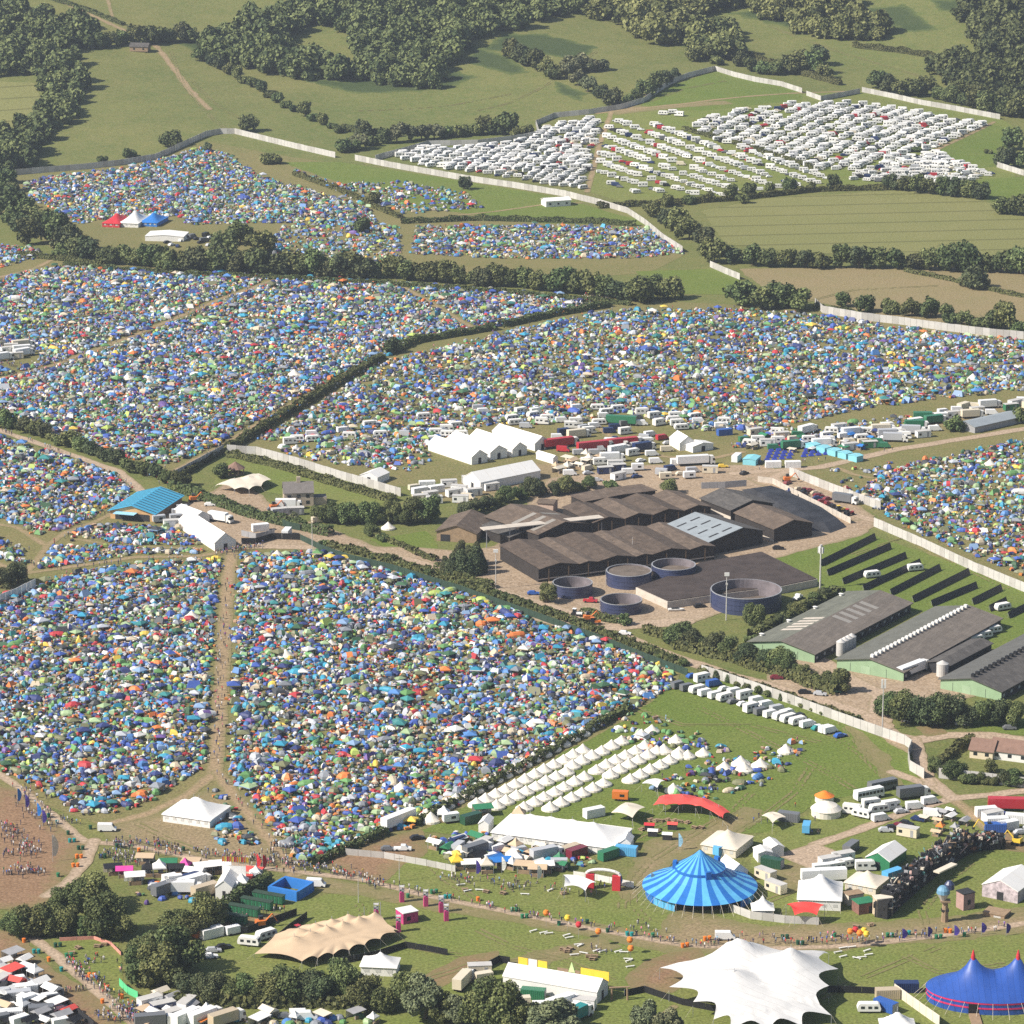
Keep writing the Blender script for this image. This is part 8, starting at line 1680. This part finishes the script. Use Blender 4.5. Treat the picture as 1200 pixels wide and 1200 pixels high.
block_thing('cabin_tower', 1131, 1064, 3.6, 3.4, 4.6, mat('faded mauve boarding', (.34, .22, .2), .85, .2, .5), 'mauve box tower on the lawn behind the junk sculpture', 'tower', .5, m_dark, [('hatch', 0, 1.5, 1, 1.4, m_dark)])
block_thing('low_stage', 1168, 1072, 6, 4.5, .9, m_timber, 'low brown deck stage with a ramp on the lawn', 'stage', -.5, m_timber, [('step', 1, .1, 2, .5, m_panel)])
p_ = P(707, 1042); o = thing('entrance_arch', p_, 'red entrance arch with a white curved top', 'arch', None, -.2)
for x in (-3.6, 3.6): b_ = MB(); b_.box((x, 0, 0), (2.2, 1.6, 4.2), m_redp); link('pier', b_.mesh('pier'), o)
b_ = MB()
for k in range(8): a0 = math.pi*k/8; a1 = math.pi*(k+1)/8; b_.tube((-4.6*math.cos(a0), 0, 4.2+1.4*math.sin(a0)), (-4.6*math.cos(a1), 0, 4.2+1.4*math.sin(a1)), .45, .45, m_white, 8)
link('arch_top', b_.mesh('arch_top'), o)
p_ = P(726, 1172); o = thing('timber_gate', p_, 'rough timber gateway in front of the star tent mud', 'gate'); b_ = MB()
for x in (-2, 2): b_.tube((x, 0, 0), (x*.95, 0, 3.4), .3, .22, m_timber, 7)
link('post', b_.mesh('post'), o); b_ = MB(); b_.tube((-2.6, 0, 3.3), (2.6, .2, 3.5), .28, .2, m_timber, 7); link('lintel', b_.mesh('lintel'), o)
# picnic benches and seating heaps on the lawns
PT = MB(); PT.box((0, 0, .7), (1.8, .75, .07), m_timber)
for y in (-.7, .7): PT.box((0, y, .4), (1.8, .3, .06), m_timber)
for x in (-.6, .6): PT.box((x, 0, 0), (.1, 1.5, .7), m_timber)
PTM = PT.mesh('picnic_table')
for px, py in ((762, 962), (768, 963), (774, 963), (782, 962), (790, 963), (797, 964), (805, 965), (814, 971), (822, 971), (660, 1114), (668, 1113), (664, 1116), (690, 1122), (697, 1122), (694, 1125), (1003, 1087), (1020, 1085), (545, 1044), (570, 1046), (590, 1048), (660, 1048), (84, 1118), (92, 1112), (114, 1110), (122, 1108), (770, 975), (752, 973)):
    p = P(px, py); o = link('picnic_table', PTM, None, p, rnd.uniform(-1, 1)); tag(o, None, 'table', 'picnic tables'); REG.append((o, 'timber picnic table', px, py, None))
for i, (px, py, m) in enumerate(((761, 973, m_redp), (788, 972, m_redf), (765, 980, m_white), (782, 984, m_white))):
    p = P(px, py); o = thing('bar_hut', p, ('red roofed bar hut, back outer one', 'red roofed bar hut, back inner one', 'pale bar hut, front outer one', 'pale bar hut, front inner one')[i]+' before the red tent', 'hut', 'bar huts before the red tent', -.15); b = MB(); b.box((0, 0, 0), (2.6, 1.4, 1.7), m_dark); link('counter', b.mesh('counter'), o); b = MB(); b.add([(-1.5, -.9, 1.7), (1.5, -.9, 1.7), (1.5, .9, 1.9), (-1.5, .9, 1.9), (-1.5, 0, 2.3), (1.5, 0, 2.3)], [(0, 1, 5, 4), (2, 3, 4, 5), (1, 2, 5), (3, 0, 4)], m); link('roof', b.mesh('roof'), o)
# ------------------------------------------------------------------ labels of the things that come in numbers
LM = [('the striped big top', 820, 1048), ('the white star tent', 880, 1160), ('the blue circus tent', 1165, 1170), ('the tan stretch tent', 385, 1105), ('the long hall tent', 650, 1150), ('the ridge marquee', 650, 985), ('the red stretch tent', 810, 955), ('the bell tent rows', 620, 925), ('the cream marquee', 225, 960), ('the pink cube', 477, 1079), ('the green latrines', 295, 1070),
      ('the big copse', 185, 1140), ('the grove', 105, 1080), ('the mud field', 30, 1000), ('the corner market', 30, 1165), ('the lower market', 220, 1030), ('the bottom market', 200, 1185), ('the scrap wall', 1090, 1025), ('the mural tent', 1180, 1040), ('the paved pad', 950, 1003), ('the yurt', 968, 950), ('the entrance arch', 707, 1042), ('the stall row', 590, 1020), ('the meadow bell tents', 870, 900),
      ('the largest tank', 874, 702), ('the broad barn', 730, 655), ('the skylit shed', 970, 735), ('the ridge vent shed', 1070, 745), ('the bungalow', 1165, 880), ('the panel rows', 1060, 680), ('the blue barn', 170, 590), ('the white ridge hall', 245, 625), ('the farmhouse', 350, 580), ('the garden tent', 285, 570), ('the four hall tents', 575, 525), ('the single hall tent', 600, 558), ('the truck park', 710, 520), ('the crew camp', 1000, 515), ('the blue ranks', 940, 530), ('the silage heap', 940, 595), ('the scrap yard', 955, 580), ('the conifer block', 545, 665),
      ('the straight path', 258, 780), ('the camp gate', 290, 640), ('the dark camp hedge', 450, 420), ('the tree belt', 400, 325), ('the far marquee trio', 150, 262), ('the crop field', 980, 260), ('the brown pasture', 1000, 340), ('the packed caravans', 620, 185), ('the caravan block', 960, 160), ('the open caravan rows', 800, 195), ('the gatehouse', 650, 243), ('the far hillside tents', 230, 220), ('the service yard', 20, 420), ('the dense camp', 250, 420), ('the wide camp', 850, 430), ('the wedge camp', 60, 570), ('the central camp middle', 450, 820), ('the near camp middle', 110, 800), ('the central camp top', 350, 690), ('the central camp end', 700, 790), ('the central camp foot', 380, 960), ('the near camp foot', 110, 930), ('the walled camp', 1120, 590), ('the white fence vans', 900, 810), ('the camp hedge foot', 560, 910)]
FIN = {}
for o, phrase, px, py, mode in REG:
    d = sorted(LM, key=lambda l: (l[1]-px)**2+((l[2]-py)*1.8)**2)[0]; dx, dy = px-d[1], (py-d[2])*2.4
    rel = 'at' if abs(dx)+abs(dy) < 22 else 'beside' if abs(dx) > abs(dy) else 'behind' if dy < 0 else 'in front of'
    if mode == 'short': phrase = phrase.rstrip(',')+','
    FIN.setdefault((phrase, rel, d[0]), []).append((math.hypot(dx, dy), o))
for (phrase, rel, lm), L in FIN.items():
    L.sort(key=lambda t: t[0])
    for i, (_, o) in enumerate(L):
        lab = f'{phrase} {rel} {lm}'
        if len(L) > 1: lab = f'{phrase} {rel} {lm}, {ordinal(i+1)} out'
        o['label'] = lab

for o in bpy.data.objects:
    lab = o.get('label')
    if not lab: continue
    for cut in ((' tents,', ','), (' the ', ' '), (' the ', ' '), (' ones,', ','), (' hire ', ' '), (' beside ', ' by '), (' a ', ' '), (' in front of ', ' before '), (' the ', ' ')):
        if len(lab.split()) <= 16: break
        i = lab.rfind(cut[0]); lab = lab if i < 0 else lab[:i]+cut[1]+lab[i+len(cut[0]):]
    o['label'] = lab
